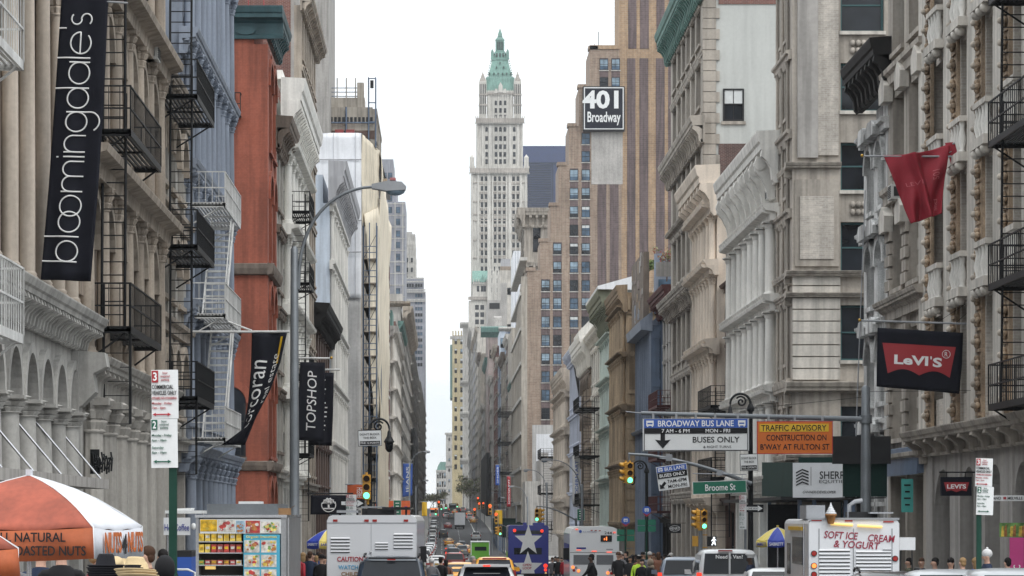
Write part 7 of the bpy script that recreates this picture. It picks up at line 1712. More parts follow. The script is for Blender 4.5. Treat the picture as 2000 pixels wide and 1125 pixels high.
# green minibus, grey box truck
Y = 315; g = G(Y); k = Y / F; t = thing('minibus', 'bright green minibus with a white roof rail and dark rear window', 'bus', (PX(938, Y), Y, g)); zr = ZZ(1059, Y) - g; van_body(t, 37 * k, 5.5, .4, zr, M['van_green'], .15)
q = MB(); q.box(-.62, .7, -.02, 0, zr - .95, zr - .5, M['glass_car']); q.build('rear_window', t); q = MB(); q.box(-1.05, 1.05, -.1, 5.4, zr, zr + .1, M['sign_white']); q.box(-1.06, -.98, -.03, 0, 1, zr, M['sign_white']); q.box(.98, 1.06, -.03, 0, 1, zr, M['sign_white']); q.build('roof_rim', t)
q = MB(); q.box(-1, 1, -.1, 0, .35, .6, M['trim_black']); q.build('bumper', t)
for sx in (-1, 1):
    for y in (1.2, 4.3): link(wheel_mesh(), 'wheel', t, Matrix.Translation((sx * .95, y, .35)))
Y = 640; g = G(Y); k = Y / F; t = thing('box_truck', 'grey box truck far down the middle of the street', 'truck', (PX(898, Y), Y, g)); zr = ZZ(1001, Y) - g; van_body(t, 20.5 * k, 6, .9, zr, M['truck_white'], .06)
q = MB(); q.box(-1.1, 1.1, -.1, 2, .4, .95, M['trim_black']); q.build('chassis', t); q = MB(); q.box(-1.0, 1.0, 6, 7.6, .5, 2.4, M['car_white']); q.build('cab', t)
for sx in (-1, 1):
    for y in (1.2, 6.3): link(wheel_mesh(), 'wheel', t, Matrix.Translation((sx * .95, y, .42)) @ Matrix.Scale(1.25, 4))

# ---- moving and parked traffic down the street: one of each kind, then copies
protos = {}
def put(kind, m, px, Y, label, group, lit=True, name='car', taxi=False, rz=0):
    key = (kind, m, lit, taxi); loc = at(px, Y)
    if key not in protos: protos[key] = t = car(kind, m, label, loc, rz, group, name, lit=lit, taxi=taxi, cat='taxi' if taxi else 'car')
    else: t = copy_tree(protos[key], label, loc, rz); t['group'] = group
    return t
GM = 'cars driving away down the street'
for kind, m, px, Y, lb in (('sedan', 'car_taxi', 877, 525, 'yellow taxi alone in the left lane behind the dark car'), ('suv', 'car_black', 866, 575, 'black car ahead of the lone yellow taxi'), ('sedan', 'car_red', 875, 640, 'dark red car left of the grey box truck'), ('sedan', 'car_grey', 880, 470, 'dark sedan with bright red tail lamps in the left lane'),
                           ('sedan', 'car_taxi', 896, 480, 'yellow taxi just right of the dark sedan with bright tail lamps'), ('suv', 'car_grey', 903, 430, 'dark grey wagon in the middle lane between two taxis'), ('sedan', 'car_taxi', 912, 450, 'yellow taxi touching the top left of the green minibus'), ('suv', 'car_navy', 902, 500, 'dark blue car ahead of the taxis in the middle lane'),
                           ('suv', 'car_navy', 885, 340, 'dark car with lit tail lamps below the two taxis'), ('suv', 'car_red', 888, 235, 'dark maroon car left of the green minibus'), ('sedan', 'car_white', 853, 240, 'white car behind the walking couple'), ('sedan', 'car_taxi', 925, 700, 'far yellow taxi right of the grey box truck'),
                           ('suv', 'car_white', 918, 760, 'far white van with red lamps right of the box truck'), ('sedan', 'car_taxi', 916, 850, 'tiny far yellow taxi right of centre'), ('suv', 'car_grey', 882, 770, 'far grey car left of the box truck'), ('suv', 'car_white', 872, 800, 'tiny far white car in the left lane'), ('sedan', 'car_taxi', 888, 900, 'tiny far yellow taxi near the crest'),
                           ('suv', 'car_black', 895, 960, 'tiny black car near the crest of the road'), ('suv', 'car_white', 904, 1000, 'tiny white car near the crest of the road'), ('sedan', 'car_red', 880, 1040, 'tiny red car at the crest of the road')):
    put(kind, m, px, Y, lb, GM, 'bright' in lb or 'lit' in lb or 'lamps' in lb or 'tiny' in lb, 'taxi' if 'taxi' in m else 'moving_car', 'taxi' in m)
GP_ = 'cars parked along the left kerb'; cols_ = ['car_white', 'car_silver', 'car_white', 'car_black', 'car_silver', 'car_grey', 'car_white', 'car_silver']
for i in range(22):
    Y = 262 + i * 19.5; m = cols_[(i * 3) % 8]
    put('suv' if i % 3 else 'sedan', m, VX + (-2.1) * F / Y, Y, '%s car parked along the left kerb, %s' % ({'car_white': 'white', 'car_silver': 'silver', 'car_black': 'black', 'car_grey': 'dark grey'}[m],
        'one of the near ones' if i < 7 else 'in the middle of the row' if i < 15 else 'toward the far end'), GP_, False, 'parked_car')
for i, (px, Y, kind, m, lb) in enumerate(((941, 470, 'suv', 'car_white', 'white truck like car at the right kerb before the yellow banner'), (930, 560, 'suv', 'car_white', 'white van at the right kerb beyond the yellow banner'), (1078, 178, 'sedan', 'car_white', 'white car between the blue bus and the white bus'))): put(kind, m, px, Y, lb, 'cars along the right kerb', False, 'parked_car')
for px, Y, y0, mc, lb in ((884, 980, 984, 'cab_green', 'far green bus at the crest of the road'), (848, 800, 990, 'bus_white', 'far bus with an orange display on the left')):
    g = G(Y); t = thing('bus', lb, 'bus', (PX(px, Y), Y, g)); van_body(t, 2.55, 11, .4, 3.1, M[mc], .2); q = MB(); q.box(-1.1, 1.1, -.02, 0, 1.6, 2.4, M['glass_car']); q.build('rear_window', t)
    q = MB(); q.box(-1, 1, -.03, 0, 2.55, 2.85, M['lamp_orange_lit' if 'orange' in lb else 'sign_white']); q.build('route_display', t); q = MB(); q.box(-1.2, -1, -.03, 0, .8, 1.2, M['tail_lit']); q.box(1, 1.2, -.03, 0, .8, 1.2, M['tail_lit']); q.build('taillight', t)
# ---------------------------------------------------------------- fire escapes
def fire_escape(side, X, Ya, Yb, zs, m, label, depth=1.0, ladder=True, stair=False, rail=1.0, bars=.16, zbot=None, lx=None):
    """platforms with railings fixed in front of a facade; zs are floor heights of the platforms, eye relative"""
    L = Yb - Ya; loc, rz = ((X, Ya, zs[0]), R(90)) if side == 'L' else ((X, Yb, zs[0]), R(-90))
    t = thing('fire_escape', label, 'fire escape', loc, rz, 'fire escapes on the facades'); z00 = zs[0]
    far = L - .1 if side == 'L' else .1
    for i, z in enumerate(zs):
        z -= z00; q = MB()
        for k in range(int(depth / .11)): y = -depth + .05 + k * .11; q.box(0, L, y, y + .05, z - .05, z, m)
        for x in (0, L * .5, L - .06): q.box(x, x + .06, -depth, 0, z - .1, z - .05, m)
        q.box(0, L, -depth, -depth + .05, z - .14, z + .02, m); q.box(0, .05, -depth, 0, z - .14, z + .02, m); q.box(L - .05, L, -depth, 0, z - .14, z + .02, m)
        for x in (.1, L - .15): q.tube([(x, -depth + .1, z - .1), (x, -.02, z - .75)], .025, m, 5)
        q.build('platform', t)
        q = MB()
        for h in (rail, rail * .5): q.box(0, L, -depth, -depth + .035, z + h - .035, z + h, m); q.box(0, .035, -depth, 0, z + h - .035, z + h, m); q.box(L - .035, L, -depth, 0, z + h - .035, z + h, m)
        n = int(L / bars)
        for k in range(n + 1): x = L * k / n; q.box(x - .009, x + .009, -depth + .01, -depth + .028, z, z + rail, m)
        n = max(2, int(depth / bars))
        for x in (.012, L - .022):
            for k in range(n + 1): y = -depth * k / n; q.box(x - .009, x + .009, y - .009, y + .009, z, z + rail, m)
        q.build('railing', t)
        if i < len(zs) - 1 or ladder == 2:
            z2 = (zs[i + 1] - z00) if i < len(zs) - 1 else z + 4.3; q = MB(); dz = z2 - z
            if stair:
                x0, x1 = (L * .9, L * .15) if i % 2 and stair != 2 else (L * .08, L * .62 if stair == 2 else L * .9)
                for y in (-depth * .98, -depth * .4): q.prism([(x0, z), (x0 + .2, z), (x1 + .2, z2), (x1, z2)], 'y', y, y + .05, m)
                for k in range(1, 16): f = k / 16; x = x0 + (x1 - x0) * f; q.box(x - .05, x + .2, -depth * .95, -depth * .4, z + dz * f - .025, z + dz * f + .025, m)
                for k in range(0, 17, 4): f = k / 16; x = x0 + (x1 - x0) * f; q.box(x, x + .025, -depth * .97, -depth * .94, z + dz * f, z + dz * f + .9, m)
                q.tube([(x0, -depth * .955, z + .9), (x1, -depth * .955, z2 + .9)], .02, m, 5)
            if stair != 2:
                x = lx or (.35 if side == 'L' else L - .35)
                for y in (-depth * .82, -depth * .3): q.tube([(x, y, z), (x + .25, y, z2 + .9)], .034, m, 5)
                for k in range(int(dz / .3) + 3): f = k * .3 / dz; q.tube([(x + .25 * f, -depth * .82, z + k * .3), (x + .25 * f, -depth * .3, z + k * .3)], .019, m, 4)
            q.build('stair' if stair == 2 else 'ladder', t)
    if zbot is not None:
        q = MB(); x = .3 if side == 'L' else L - .3
        for y in (-depth * .95, -depth * .35): q.box(x - .03, x + .03, y - .03, y + .03, zbot - z00, rail, m)
        for k in range(int((z00 - zbot) / .32)): q.tube([(x, -depth * .95, zbot - z00 + k * .32), (x, -depth * .35, zbot - z00 + k * .32)], .014, m, 4)
        q.build('drop_ladder', t)
    return t
K = M['black_iron']; Wm = M['white_metal']
fire_escape('L', XL - .0, 63.2, 70, [4.27, 8.7, 13.1], K, 'black fire escape on the tan building with a long drop ladder', 1.0, bars=.24, zbot=2.1)
fire_escape('L', XL + .0, 78.6, 84.4, [3.36, 7.6, 11.8], K, 'black fire escape on the narrow grey building', 1.15, bars=.22, zbot=1.2, ladder=2)
fire_escape('L', XL - .1, 88.7, 95.5, [2.5, 6.4, 9.9], Wm, 'white fire escape with stairs on the blue grey corner building', 1.25, stair=2, bars=.2)
fire_escape('L', XL, 40.6, 47.4, [3.05, 7.65], Wm, 'white iron fire balcony at the very left edge', .95, ladder=False, bars=.25, rail=1.15)
fire_escape('L', XL, 141.6, 146.5, [3.2, 7.2, 11.8, 15.4], K, 'black fire escape between the red building and the white building', 1.3, bars=.25, zbot=-.2)
fire_escape('R', XR, 61.5, 69.2, [2.75, 5.7, 9.2, 12.7], K, 'black fire escape on the stone store at the right edge', 1.1, ladder=2, bars=.22, lx=.6, zbot=None)
fire_escape('R', XR + .4, 141, 148, [2.0, 5.6], K, 'black fire escape on the slim brownstone', 1.5, bars=.25, zbot=-1, stair=False)
fire_escape('R', 15.45, 186, 194, [.4, 7.4, 3.9], M['maroon'], 'maroon fire balconies on the grey brown building', 1.3, ladder=False, bars=.25)
fire_escape('R', 13.9, 246.5, 257, [1.1, 5.4, 9.6], K, 'black fire escape on the plain white painted building', 2.0, bars=.4, zbot=-2)
fire_escape('R', 14.1, 348, 360, [-1.5, 3, 7.5], K, 'black fire escape just past the cream corner front', 2.0, bars=.6, zbot=-3)
fire_escape('R', XR - .6, 560, 590, [3, 9, 15, 21], K, 'dark fire escape far along the right row', 2.5, bars=1.0, ladder=False)

# air conditioners
def ac(loc, rz, label):
    t = thing('air_conditioner', label, 'air conditioner', loc, rz, 'window air conditioners'); q = MB(); q.box(-.36, .36, -.5, .15, 0, .45, M['ac_grey']); q.build('case', t)
    q = MB()
    for k in range(7): q.box(-.3, .3, -.512, -.5, .05 + k * .055, .08 + k * .055, M['frame_dark'])
    for sx in (-1, 1): q.box(sx * .37 - .01, sx * .37 + .01, -.42, -.05, .08, .38, M['frame_dark'])
    q.build('grille', t)
ac((-8, 74.4, 12.05), R(90), 'grey window air conditioner above the black fire escape on the tan building')
ac((14.55, 122.5, 13.8), R(-90), 'pale air conditioner beside the corner building pier at right'); ac((14.5, 88.3, 9.95), R(-90), 'grey air conditioner behind the crumpled red flag')

# ---------------------------------------------------------------- umbrellas, carts, hats
def umbrella(name, label, px, Y, yap, yrim, val, half, rot, pan, nside=4, bulge=.06, group=None, ground=None):
    x = PX(px, Y); g = G(Y) + .0; za, zr_ = ZZ(yap, Y) - g, ZZ(yrim, Y) - g
    t = thing(name, label, 'umbrella', (x, Y, g), 0, group)
    vx = [(half * math.cos(rot + 2 * math.pi * i / nside), half * math.sin(rot + 2 * math.pi * i / nside)) for i in range(nside)]
    q = MB(); q.cyl((0, 0, 0), (0, 0, za), .025, M['chrome']); q.cyl((0, 0, za), (0, 0, za + .06), .035, M[pan[0]]); q.build('pole', t)
    for i in range(nside):
        a, c = vx[i], vx[(i + 1) % nside]; q = MB(); nu, nv = 16, 12; vs = []
        for j in range(nv + 1):
            for k in range(nu + 1):
                f, u = j / nv, k / nu; X_, Y_ = (a[0] + (c[0] - a[0]) * u) * f, (a[1] + (c[1] - a[1]) * u) * f
                z = za + (zr_ - za) * f + bulge * math.sin(math.pi * f) + .009 * f * math.sin(u * 17 + f * 9 + i) - .03 * math.sin(math.pi * u) * f; vs.append((X_, Y_, z))
        q.add(vs, [(j * (nu + 1) + k, j * (nu + 1) + k + 1, (j + 1) * (nu + 1) + k + 1, (j + 1) * (nu + 1) + k) for j in range(nv) for k in range(nu)], M[pan[i % len(pan)]], True)
        o = q.build('canopy_panel', t); s_ = o.modifiers.new('thick', 'SOLIDIFY'); s_.thickness = .006
        q = MB(); nn = 16; vs = []
        for j in (0, 1):
            for k in range(nn + 1):
                u = k / nn; z = zr_ - .03 * math.sin(math.pi * u) - j * val; out = 1.0 + .0 * j + .015 * j * math.sin(u * 14)
                vs.append(((a[0] + (c[0] - a[0]) * u) * out, (a[1] + (c[1] - a[1]) * u) * out, z))
        q.add(vs, [(k, k + 1, nn + 2 + k, nn + 1 + k) for k in range(nn)], M['umb_val' if pan[i % len(pan)] == 'umb_orange' else pan[i % len(pan)]], True); v = q.build('valance', o); s_ = v.modifiers.new('thick', 'SOLIDIFY'); s_.thickness = .006
        q = MB(); q.tube([(a[0] * f * 1.003, a[1] * f * 1.003, za + (zr_ - za) * f + bulge * math.sin(math.pi * f) + .006) for f in (0, .2, .4, .6, .8, 1)] + [(a[0] * 1.004, a[1] * 1.004, zr_ - val)], .008, M['cloth_white'], 4); q.build('piping', o)
    return t, vx, za, zr_
dm('umb_orange', (.34, .075, .04), .7, .22, 1.2, .15); dm('umb_val', (.4, .095, .03), .65, .15, 2); dm('umb_white', (.56, .57, .61), .7, .06, 2); dm('umb_blue', (.03, .06, .4), .6, .1, 2); dm('umb_yellow', (.72, .58, .14), .6, .1, 2)
Y = 27; half = 1.243
t, vx, za, zr_ = umbrella('vendor_umbrella', 'large orange and white square vendor umbrella lettered for roasted nuts', 57, Y, 929, 1030, .285, half, R(-90 + 36.4), ['umb_white', 'umb_orange'], 4, .07)
# panel order: vertex 0 is the near right corner; the orange front panel runs from vertex 3 to vertex 0
def side_words(i, body, m, u, v, w_, h, bold=.01, sz=(1, 1)):
    a, c = Vector(vx[i]), Vector(vx[(i + 1) % 4]); d = (c - a).normalized(); n_ = Vector((d.y, -d.x)); p = a + (c - a) * u + n_ * .03
    Mx = Matrix(((d.x, 0, n_.x, p.x), (d.y, 0, n_.y, p.y), (0, 1, 0, zr_ - .285 * v), (0, 0, 0, 1)))
    return text(body, 1, m, t, Mx, bold=bold, fit=(w_, h), depth=.002)
sl = (Vector(vx[0]) - Vector(vx[3])).length
side_words(3, 'ALL NATURAL', M['ink'], .655, .31, sl * .4, .088, .015); side_words(3, 'ROASTED NUTS', M['ink'], .755, .75, sl * .42, .09, .015)
mn = mat('nut_letter', (.5, .12, .02), .6, .3, 12)
side_words(0, 'NUTS', mn, .34, .5, sl * .34, .2, .03); side_words(0, 'NUTS', mn, .8, .5, sl * .32, .2, .03); side_words(0, '4', M['ink'], .57, .56, sl * .1, .19, .02)
q = MB(); m_ = (Vector(vx[0]) + Vector(vx[3])) * .5; f = .06; q.ball((m_.x * f - .02, m_.y * f - .01, za + (zr_ - za) * f - .035 + .02), (.045, .04, .012), M['ink'], 8, 5); q.build('vent_hole', t)
umbrella('vendor_umbrella', 'second orange vendor umbrella cut by the left edge of the picture', -262, 20.5, 962, 1072, .2, 1.1, R(2), ['umb_orange', 'umb_orange'], 4, .1)
for px, Y, rt, lb, pn in ((640, 96, 25, 'blue and yellow food umbrella left of the white food truck', ['umb_blue', 'umb_yellow']), (1519, 79, 12, 'blue and yellow food umbrella beside the ice cream truck', ['umb_yellow', 'umb_blue'])):
    u_, vx2, za2, zr2 = umbrella('vendor_umbrella', lb, px, Y, 1030 if px > 900 else 1034, 1056 if px > 900 else 1058, .16 if px > 900 else .22, 44 * Y / F, R(rt), pn, 8, .05)
    for i in (4, 5, 6):
        a, c = Vector(vx2[i]), Vector(vx2[(i + 1) % 8]); d = (c - a).normalized(); n_ = Vector((d.y, -d.x)); p = (a + c) / 2 + n_ * .02
        text('SABRETT', 1, M['umb_blue' if i % 2 == (0 if pn[0] == 'umb_yellow' else 1) else 'letter_white'], u_, Matrix(((d.x, 0, n_.x, p.x), (d.y, 0, n_.y, p.y), (0, 1, 0, zr2 - .09), (0, 0, 0, 1))), fit=((c - a).length * .8, .09), bold=.02, depth=.002)
# nut cart under the first umbrella
g = G(27); t = thing('nut_cart', 'dark metal nut cart standing under the orange and white umbrella', 'food cart', (PX(40, 27), 27.2, g)); q = MB(); q.box(-1.3, .1, 0, .9, .5, 1.05, M['pole_grey']); q.box(-1.3, .1, .3, .9, 1.05, 1.5, M['glass_car']); q.build('body', t)
q = MB()
for x in (-1.2, 0): q.cyl((x, -.05, .25), (x, .0, .25), .25, M['rubber'], n=16)
q.build('wheel', t)
q = MB(); q.tube([(-.45, -.4, 0), (-.45, -.4, 1.68)], .03, M['trim_black']); q.tube([(-.15, -.2, 1.1), (.1, -.25, 1.45), (.12, -.3, 1.5)], .02, M['lamp_grey']); q.build('post', t)
# hat stall
dm('straw', (.55, .42, .24), .8, .12, 8, bump=.2); dm('hat_black', (.014, .014, .018), .8, .2, 6)
g = G(25); t = thing('hat_table', 'low vendor table carrying stacks of hats at the bottom left', 'table', (PX(225, 25), 25, g)); q = MB(); q.box(-.75, .7, -.3, .5, 1.3, 1.36, M['hat_black']); q.build('tabletop', t)
for sx in (-.7, .65):
    for sy in (-.25, .45): q = MB(); q.box(sx - .02, sx + .02, sy - .02, sy + .02, 0, 1.3, M['pole_grey']); q.build('leg', t)
def hat(px, Y, z, m, band, label, s_=1.0, tilt=0):
    t = thing('hat', label, 'hat', (PX(px, Y), Y, z), 0, 'hats on the vendor table'); t.rotation_euler = (R(tilt), 0, random.uniform(-.3, .3))
    q = MB(); q.lathe([(.02, .125 * s_), (.07 * s_, .13 * s_), (.085 * s_, .11 * s_), (.1 * s_, .02), (.12 * s_, .005), (.17 * s_, .0), (.19 * s_, .015), (.192 * s_, .01), (.17 * s_, -.006), (.1 * s_, -.004)], M[m], 20); q.build('crown', t)
    if band: q = MB(); q.lathe([(.1005 * s_, .012), (.0995 * s_, .05)], M[band], 20); q.build('band', t)
zt_ = G(25) + 1.36
for k in range(6): hat(205 + (k % 2) * 2, 24.6, ZZ(1122 - 4.5 * k, 24.6) - .03, 'hat_black', None, 'black hat in the tall stack under the orange umbrella', .85)
hat(228, 25.0, ZZ(1112, 25), 'straw', None, 'plain pale straw hat between the black stack and the banded straw hat', .8, 35)
for k in range(3): hat(270 - k * 3, 24.2, ZZ(1126 - 5 * k, 24.2), 'straw', 'hat_black', 'straw hat with a black band, ' + ('top' if k == 2 else 'lower') + ' of the straw stack', .95, -6)
# food cart with menu
Y = 50; g = G(Y); k = Y / F; X0 = PX(470, Y); t = thing('food_cart', 'stainless food cart with snack shelves and a bright smoothie menu', 'food cart', (X0, Y, g), R(-2))
def fx(px): return PX(px, Y) - X0
def fz(py): return ZZ(py, Y) - g
dm('steel', (.4, .4, .41), .35, .15, 2, metal=.7); dm('cart_dark', (.06, .055, .05), .6, .2, 3)
q = MB(); zt_ = fz(1011); q.box(fx(382), fx(560), .35, 2.9, .3, zt_, M['steel']); q.box(fx(382), fx(388), 0, .35, .3, zt_, M['steel']); q.box(fx(549), fx(560), 0, .35, .3, zt_, M['steel']); q.box(fx(381), fx(561), -.03, 2.95, zt_, zt_ + .05, M['chrome']); q.box(fx(388), fx(549), 0, .35, .3, .75, M['steel']); q.build('body', t)
q = MB(); q.box(fx(402), fx(541), .15, 2.2, zt_ + .05, fz(984), M['pole_grey']); q.box(fx(460), fx(502), .5, 1.2, fz(984), fz(979), M['sign_white']); q.build('roof_hood', t)
q = MB(); q.box(fx(390), fx(549), -.012, .3, fz(1042), fz(1014), M['sign_white']); pa = q.build('photo_panel', t)
cols_f = [(.75, .45, .02), (.55, .06, .05), (.7, .66, .6), (.35, .5, .62), (.5, .2, .06), (.85, .6, .1), (.45, .08, .08), (.2, .35, .1), (.9, .75, .2)]
for i, c_ in enumerate(cols_f): M['food%d' % i] = mat('food_print', c_, .4, .5, 14)
rn = random.Random(9)
def picture(par, x0, x1, z0, z1, bgm, blobs, n, y=-.016):
    q = MB(); q.box(x0, x1, y, y + .004, z0, z1, M[bgm])
    for i in range(n):
        r = rn.uniform(.08, .22) * min(x1 - x0, z1 - z0); cx, cz = rn.uniform(x0 + r, x1 - r), rn.uniform(z0 + r, z1 - r)
        q.prism([(cx + r * rn.uniform(.7, 1.2) * math.cos(a), cz + r * rn.uniform(.6, 1) * math.sin(a)) for a in [2 * math.pi * j / 9 for j in range(9)]], 'y', y - .003 - .0004 * i, y, M[rn.choice(blobs)])
    q.build('food_picture', par)
picture(pa, fx(391), fx(424), fz(1038), fz(1015), 'food0', ['food5'], 3); picture(pa, fx(426), fx(459), fz(1039), fz(1016), 'food2', ['food1', 'food6', 'food2'], 16); picture(pa, fx(461), fx(478), fz(1040), fz(1017), 'food3', ['food4', 'food4'], 8)
picture(pa, fx(480), fx(508), fz(1041), fz(1017), 'food1', ['food6', 'food2', 'food4'], 18); picture(pa, fx(510), fx(546), fz(1041), fz(1019), 'food2', ['food5', 'food1', 'food8', 'food7'], 20)
q = MB(); q.box(fx(388), fx(474), .33, .35, .75, fz(1042), M['cart_dark'])
for y in (1057, 1079, 1103, 1124): q.box(fx(388), fx(474), -.02, .33, fz(y + 2.2), fz(y), M['chrome'])
q.build('shelf', t)
for row, y, ms in ((0, 1057, ['food5'] * 7), (1, 1079, ['food5', 'food5', 'food1', 'food6', 'food1', 'food6', 'food1']), (2, 1103, ['food7', 'food6', 'food4', 'food6', 'food4', 'food6', 'food2'])):
    for i, m_ in enumerate(ms):
        x = fx(393 + i * 12.2); h = (15.5, 16, 9)[row] * k; z = fz(y); b_ = tag(None, None, None) if 0 else None
        s_ = thing('snack_bag', '%s snack packet on the %s shelf of the food cart' % ({'food5': 'yellow', 'food1': 'red', 'food6': 'dark red', 'food7': 'green', 'food4': 'brown', 'food2': 'pale'}[m_], ('top', 'middle', 'lower')[row]), 'snack', (X0 + x, Y + .08, g + z), 0, 'snack packets on the food cart')
        q = MB(); w_ = 5.2 * k; q.prism([(-w_, 0), (w_, 0), (w_ * .92, h * .5), (w_, h), (-w_, h), (-w_ * .92, h * .5)], 'y', -.05, .05, M[m_]); q.build('packet', s_); q = MB(); q.box(-w_ * .7, w_ * .7, -.056, -.05, h * .4, h * .72, M['food2' if i % 2 else 'food0']); q.build('print', s_)
q = MB(); q.tube([(fx(400), .05, fz(1109)), (fx(420), .05, fz(1109))], .03, M['lamp_warm'], 6); q.build('warming_lamp', t)
q = MB(); q.box(fx(476), fx(547), -.03, .02, .75, fz(1044), mat('menu_blue', (.08, .42, .6), .5, .1, 3)); me_ = q.build('menu_board', t)
Mf = Matrix.Translation((0, -.034, 0)) @ Matrix.Rotation(R(90), 4, 'X'); words(me_, Mf, 'Organic Smoothies', fx(511), fz(1049), 60 * k, 6 * k, M['food8'], .01)
for i in range(2):
    for j in range(4): picture(me_, fx(477.5 + i * 33), fx(507.5 + i * 33), fz(1079 + j * 28.5), fz(1055 + j * 28.5), 'food2', ['food5', 'food8', 'food1', 'food4', 'food7', 'food6', 'food5'], 9, -.036)
q = MB(); q.tube([(fx(563), -.02, .3), (fx(563), -.02, zt_)], .025, M['steel']); q.build('post', t); q = MB()
for x in (fx(395), fx(545)): q.cyl((x, .6, .3), (x + .08, .6, .3), .3, M['rubber'], n=16)
q.build('wheel', t)
for px, lb in ((552, 'cardboard box on the roof edge of the food cart'),):
    c_ = thing('cardboard_box', lb, 'box', (PX(px, Y), Y + .3, g + zt_ + .05)); q = MB(); q.box(-.12, .12, 0, .3, 0, .12, mat('cardboard', (.3, .17, .08), .9)); q.build('carton', c_); q = MB(); q.quad([(.12, 0, .12), (.2, 0, .17), (.2, .3, .17), (.12, .3, .12)], bpy.data.materials['cardboard']); q.build('flap', c_)
# coffee cart behind
Y = 57; g = G(Y); k = Y / F; X0 = PX(350, Y); t = thing('coffee_cart', 'small coffee cart with a pale roof and a white hot coffee board', 'food cart', (X0, Y, g))
q = MB(); q.box(PX(322, Y) - X0, PX(398, Y) - X0, 0, 2, ZZ(1003, Y) - g, ZZ(997, Y) - g, M['sign_white']); q.prism([(PX(342, Y) - X0, ZZ(997, Y) - g), (PX(370, Y) - X0, ZZ(997, Y) - g), (PX(372, Y) - X0, ZZ(992, Y) - g), (PX(345, Y) - X0, ZZ(993, Y) - g)], 'y', .2, 1, M['sign_white']); q.build('roof', t)
a, Mf = plate(t, PX(346, Y) - X0, -.05, ZZ(1028, Y) - g, 52 * k, 34 * k, M['cloth_white']); words(a, Mf, 'Hot Coffee', 0, -2 * k, 48 * k, 13 * k, M['bus_blue'], .01)
q = MB(); q.box(PX(340, Y) - X0, PX(374, Y) - X0, 0, 1.6, .4, ZZ(1088, Y) - g, M['sign_blue']); q.box(PX(340, Y) - X0, PX(374, Y) - X0, .02, 1.6, ZZ(1088, Y) - g, ZZ(1076, Y) - g, M['frame_dark']); q.build('body', t)
q = MB()
for x in (326, 396): q.tube([(PX(x, Y) - X0, .1, .0), (PX(x, Y) - X0, .1, ZZ(1003, Y) - g)], .025, M['chrome'])
q.ball((PX(379, Y) - X0, -.1, ZZ(1028, Y) - g), (.05, .04, .07), M['sign_white'], 8, 6); q.build('post', t)
q = MB(); q.tube([(-.05, -.2, ZZ(1112, Y) - g), (.2, -.25, ZZ(1112, Y) - g), (.34, -.25, ZZ(1118, Y) - g), (.36, -.25, .5)], .025, M['sign_white']); q.build('handle', t)
# hanging shop sign beside it, shop plates
for px, Y, y, wp, hp, s_, m_, mt, lb in ((356, 98, 975, 22, 20, 'PANDORA', 'sign_white', 'ink', 'small white shop sign behind the large parking sign'), (1318, 150, 1032, 24, 18, 'HENRY', 'frame_dark', 'letter_white', 'dark hanging shop sign with a pale oval left of the walk signal')):
    t = thing('hanging_sign', lb, 'shop sign', (PX(px, Y), Y, ZZ(y, Y))); a, Mf = plate(t, 0, 0, 0, wp * Y / F, hp * Y / F, M[m_]); words(a, Mf, s_, 0, 0, wp * Y / F * .8, hp * Y / F * .3, M[mt], .01)
    if px > 900:
        n = 24; q = MB(Mf); q.tube([(wp * Y / F * .42 * math.cos(2 * math.pi * i / n), hp * Y / F * .3 * math.sin(2 * math.pi * i / n), .01) for i in range(n + 1)], .012, M['letter_white'], 4); q.build('oval_border', a)
    q = MB(); q.box(-.6 if px < 900 else -.4, .6, .03, .07, hp * Y / F * .55, hp * Y / F * .6, M['black_iron']); q.build('bracket', t)
t = thing('scroll_sign', 'ornate black scrolled sign over a metal awning frame at left', 'shop sign', (-7.4, 60.5, ZZ(903, 60.5))); q = MB()
for k in range(9): q.tube([(-.12 + .05 * k, -.02, -.25 + .03 * (k % 3)), (-.1 + .05 * k, -.04, .05), (-.13 + .05 * k, -.02, .22 - .04 * (k % 4))], .022, M['black_iron'], 5); q.ball((-.12 + .05 * k, -.03, -.12 + .1 * (k % 3)), .045, M['black_iron'], 6, 4)
q.box(-.18, .02, 0, .03, -.25, .28, M['black_iron']); q.build('scrollwork', t)
t = thing('awning', 'flat dark metal awning held by bright rods behind the nut umbrella', 'awning', (XL, 44, ZZ(932, 50))); q = MB(Matrix.Rotation(R(90), 4, 'Z')); q.box(0, 15, -1.0, -.1, -.12, .08, M['grey_stucco']); q.build('slab', t)
q = MB(Matrix.Rotation(R(90), 4, 'Z'))
for x in (1, 4.5, 8, 11, 14): q.tube([(x, -.95, .08), (x, -.05, 1.15)], .022, M['chrome'], 6)
q.build('rod', t)
# easel board, posters and window display at right
Y = 62; t = thing('notice_easel', 'blank white sheet on an easel right of the ice cream truck', 'easel', (PX(1771, Y), Y, G(Y) + .14)); z = ZZ(1062, Y) - G(Y) - .14; q = MB(); q.box(-.19, .19, 0, .03, z - .14, z + .14, M['cloth_white']); q.build('sheet', t); q = MB(); q.tube([(-.15, .05, 0), (-.12, .05, z)], .015, M['frame_dark']); q.tube([(.15, .05, 0), (.12, .05, z)], .015, M['frame_dark']); q.build('leg', t)
Y = 64; t = thing('poster_stand', 'bright pink poster on a stand at the lower right edge', 'poster', (PX(1986, Y), Y, G(Y) + .14)); z = ZZ(1050, Y) - G(Y) - .14; q = MB(); q.box(-.16, .16, 0, .05, .1, z, mat('pink', (.5, .04, .2), .5, .1, 2)); q.box(.18, .26, .02, .2, 0, z + .02, M['frame_dark']); q.build('panel', t)
words(t, Matrix.Translation((0, -.012, z * .72)) @ Matrix.Rotation(R(90), 4, 'X') @ Matrix.Rotation(R(90), 4, 'Z'), 'NYC', -.2, 0, .3, .16, M['letter_white'], .01)
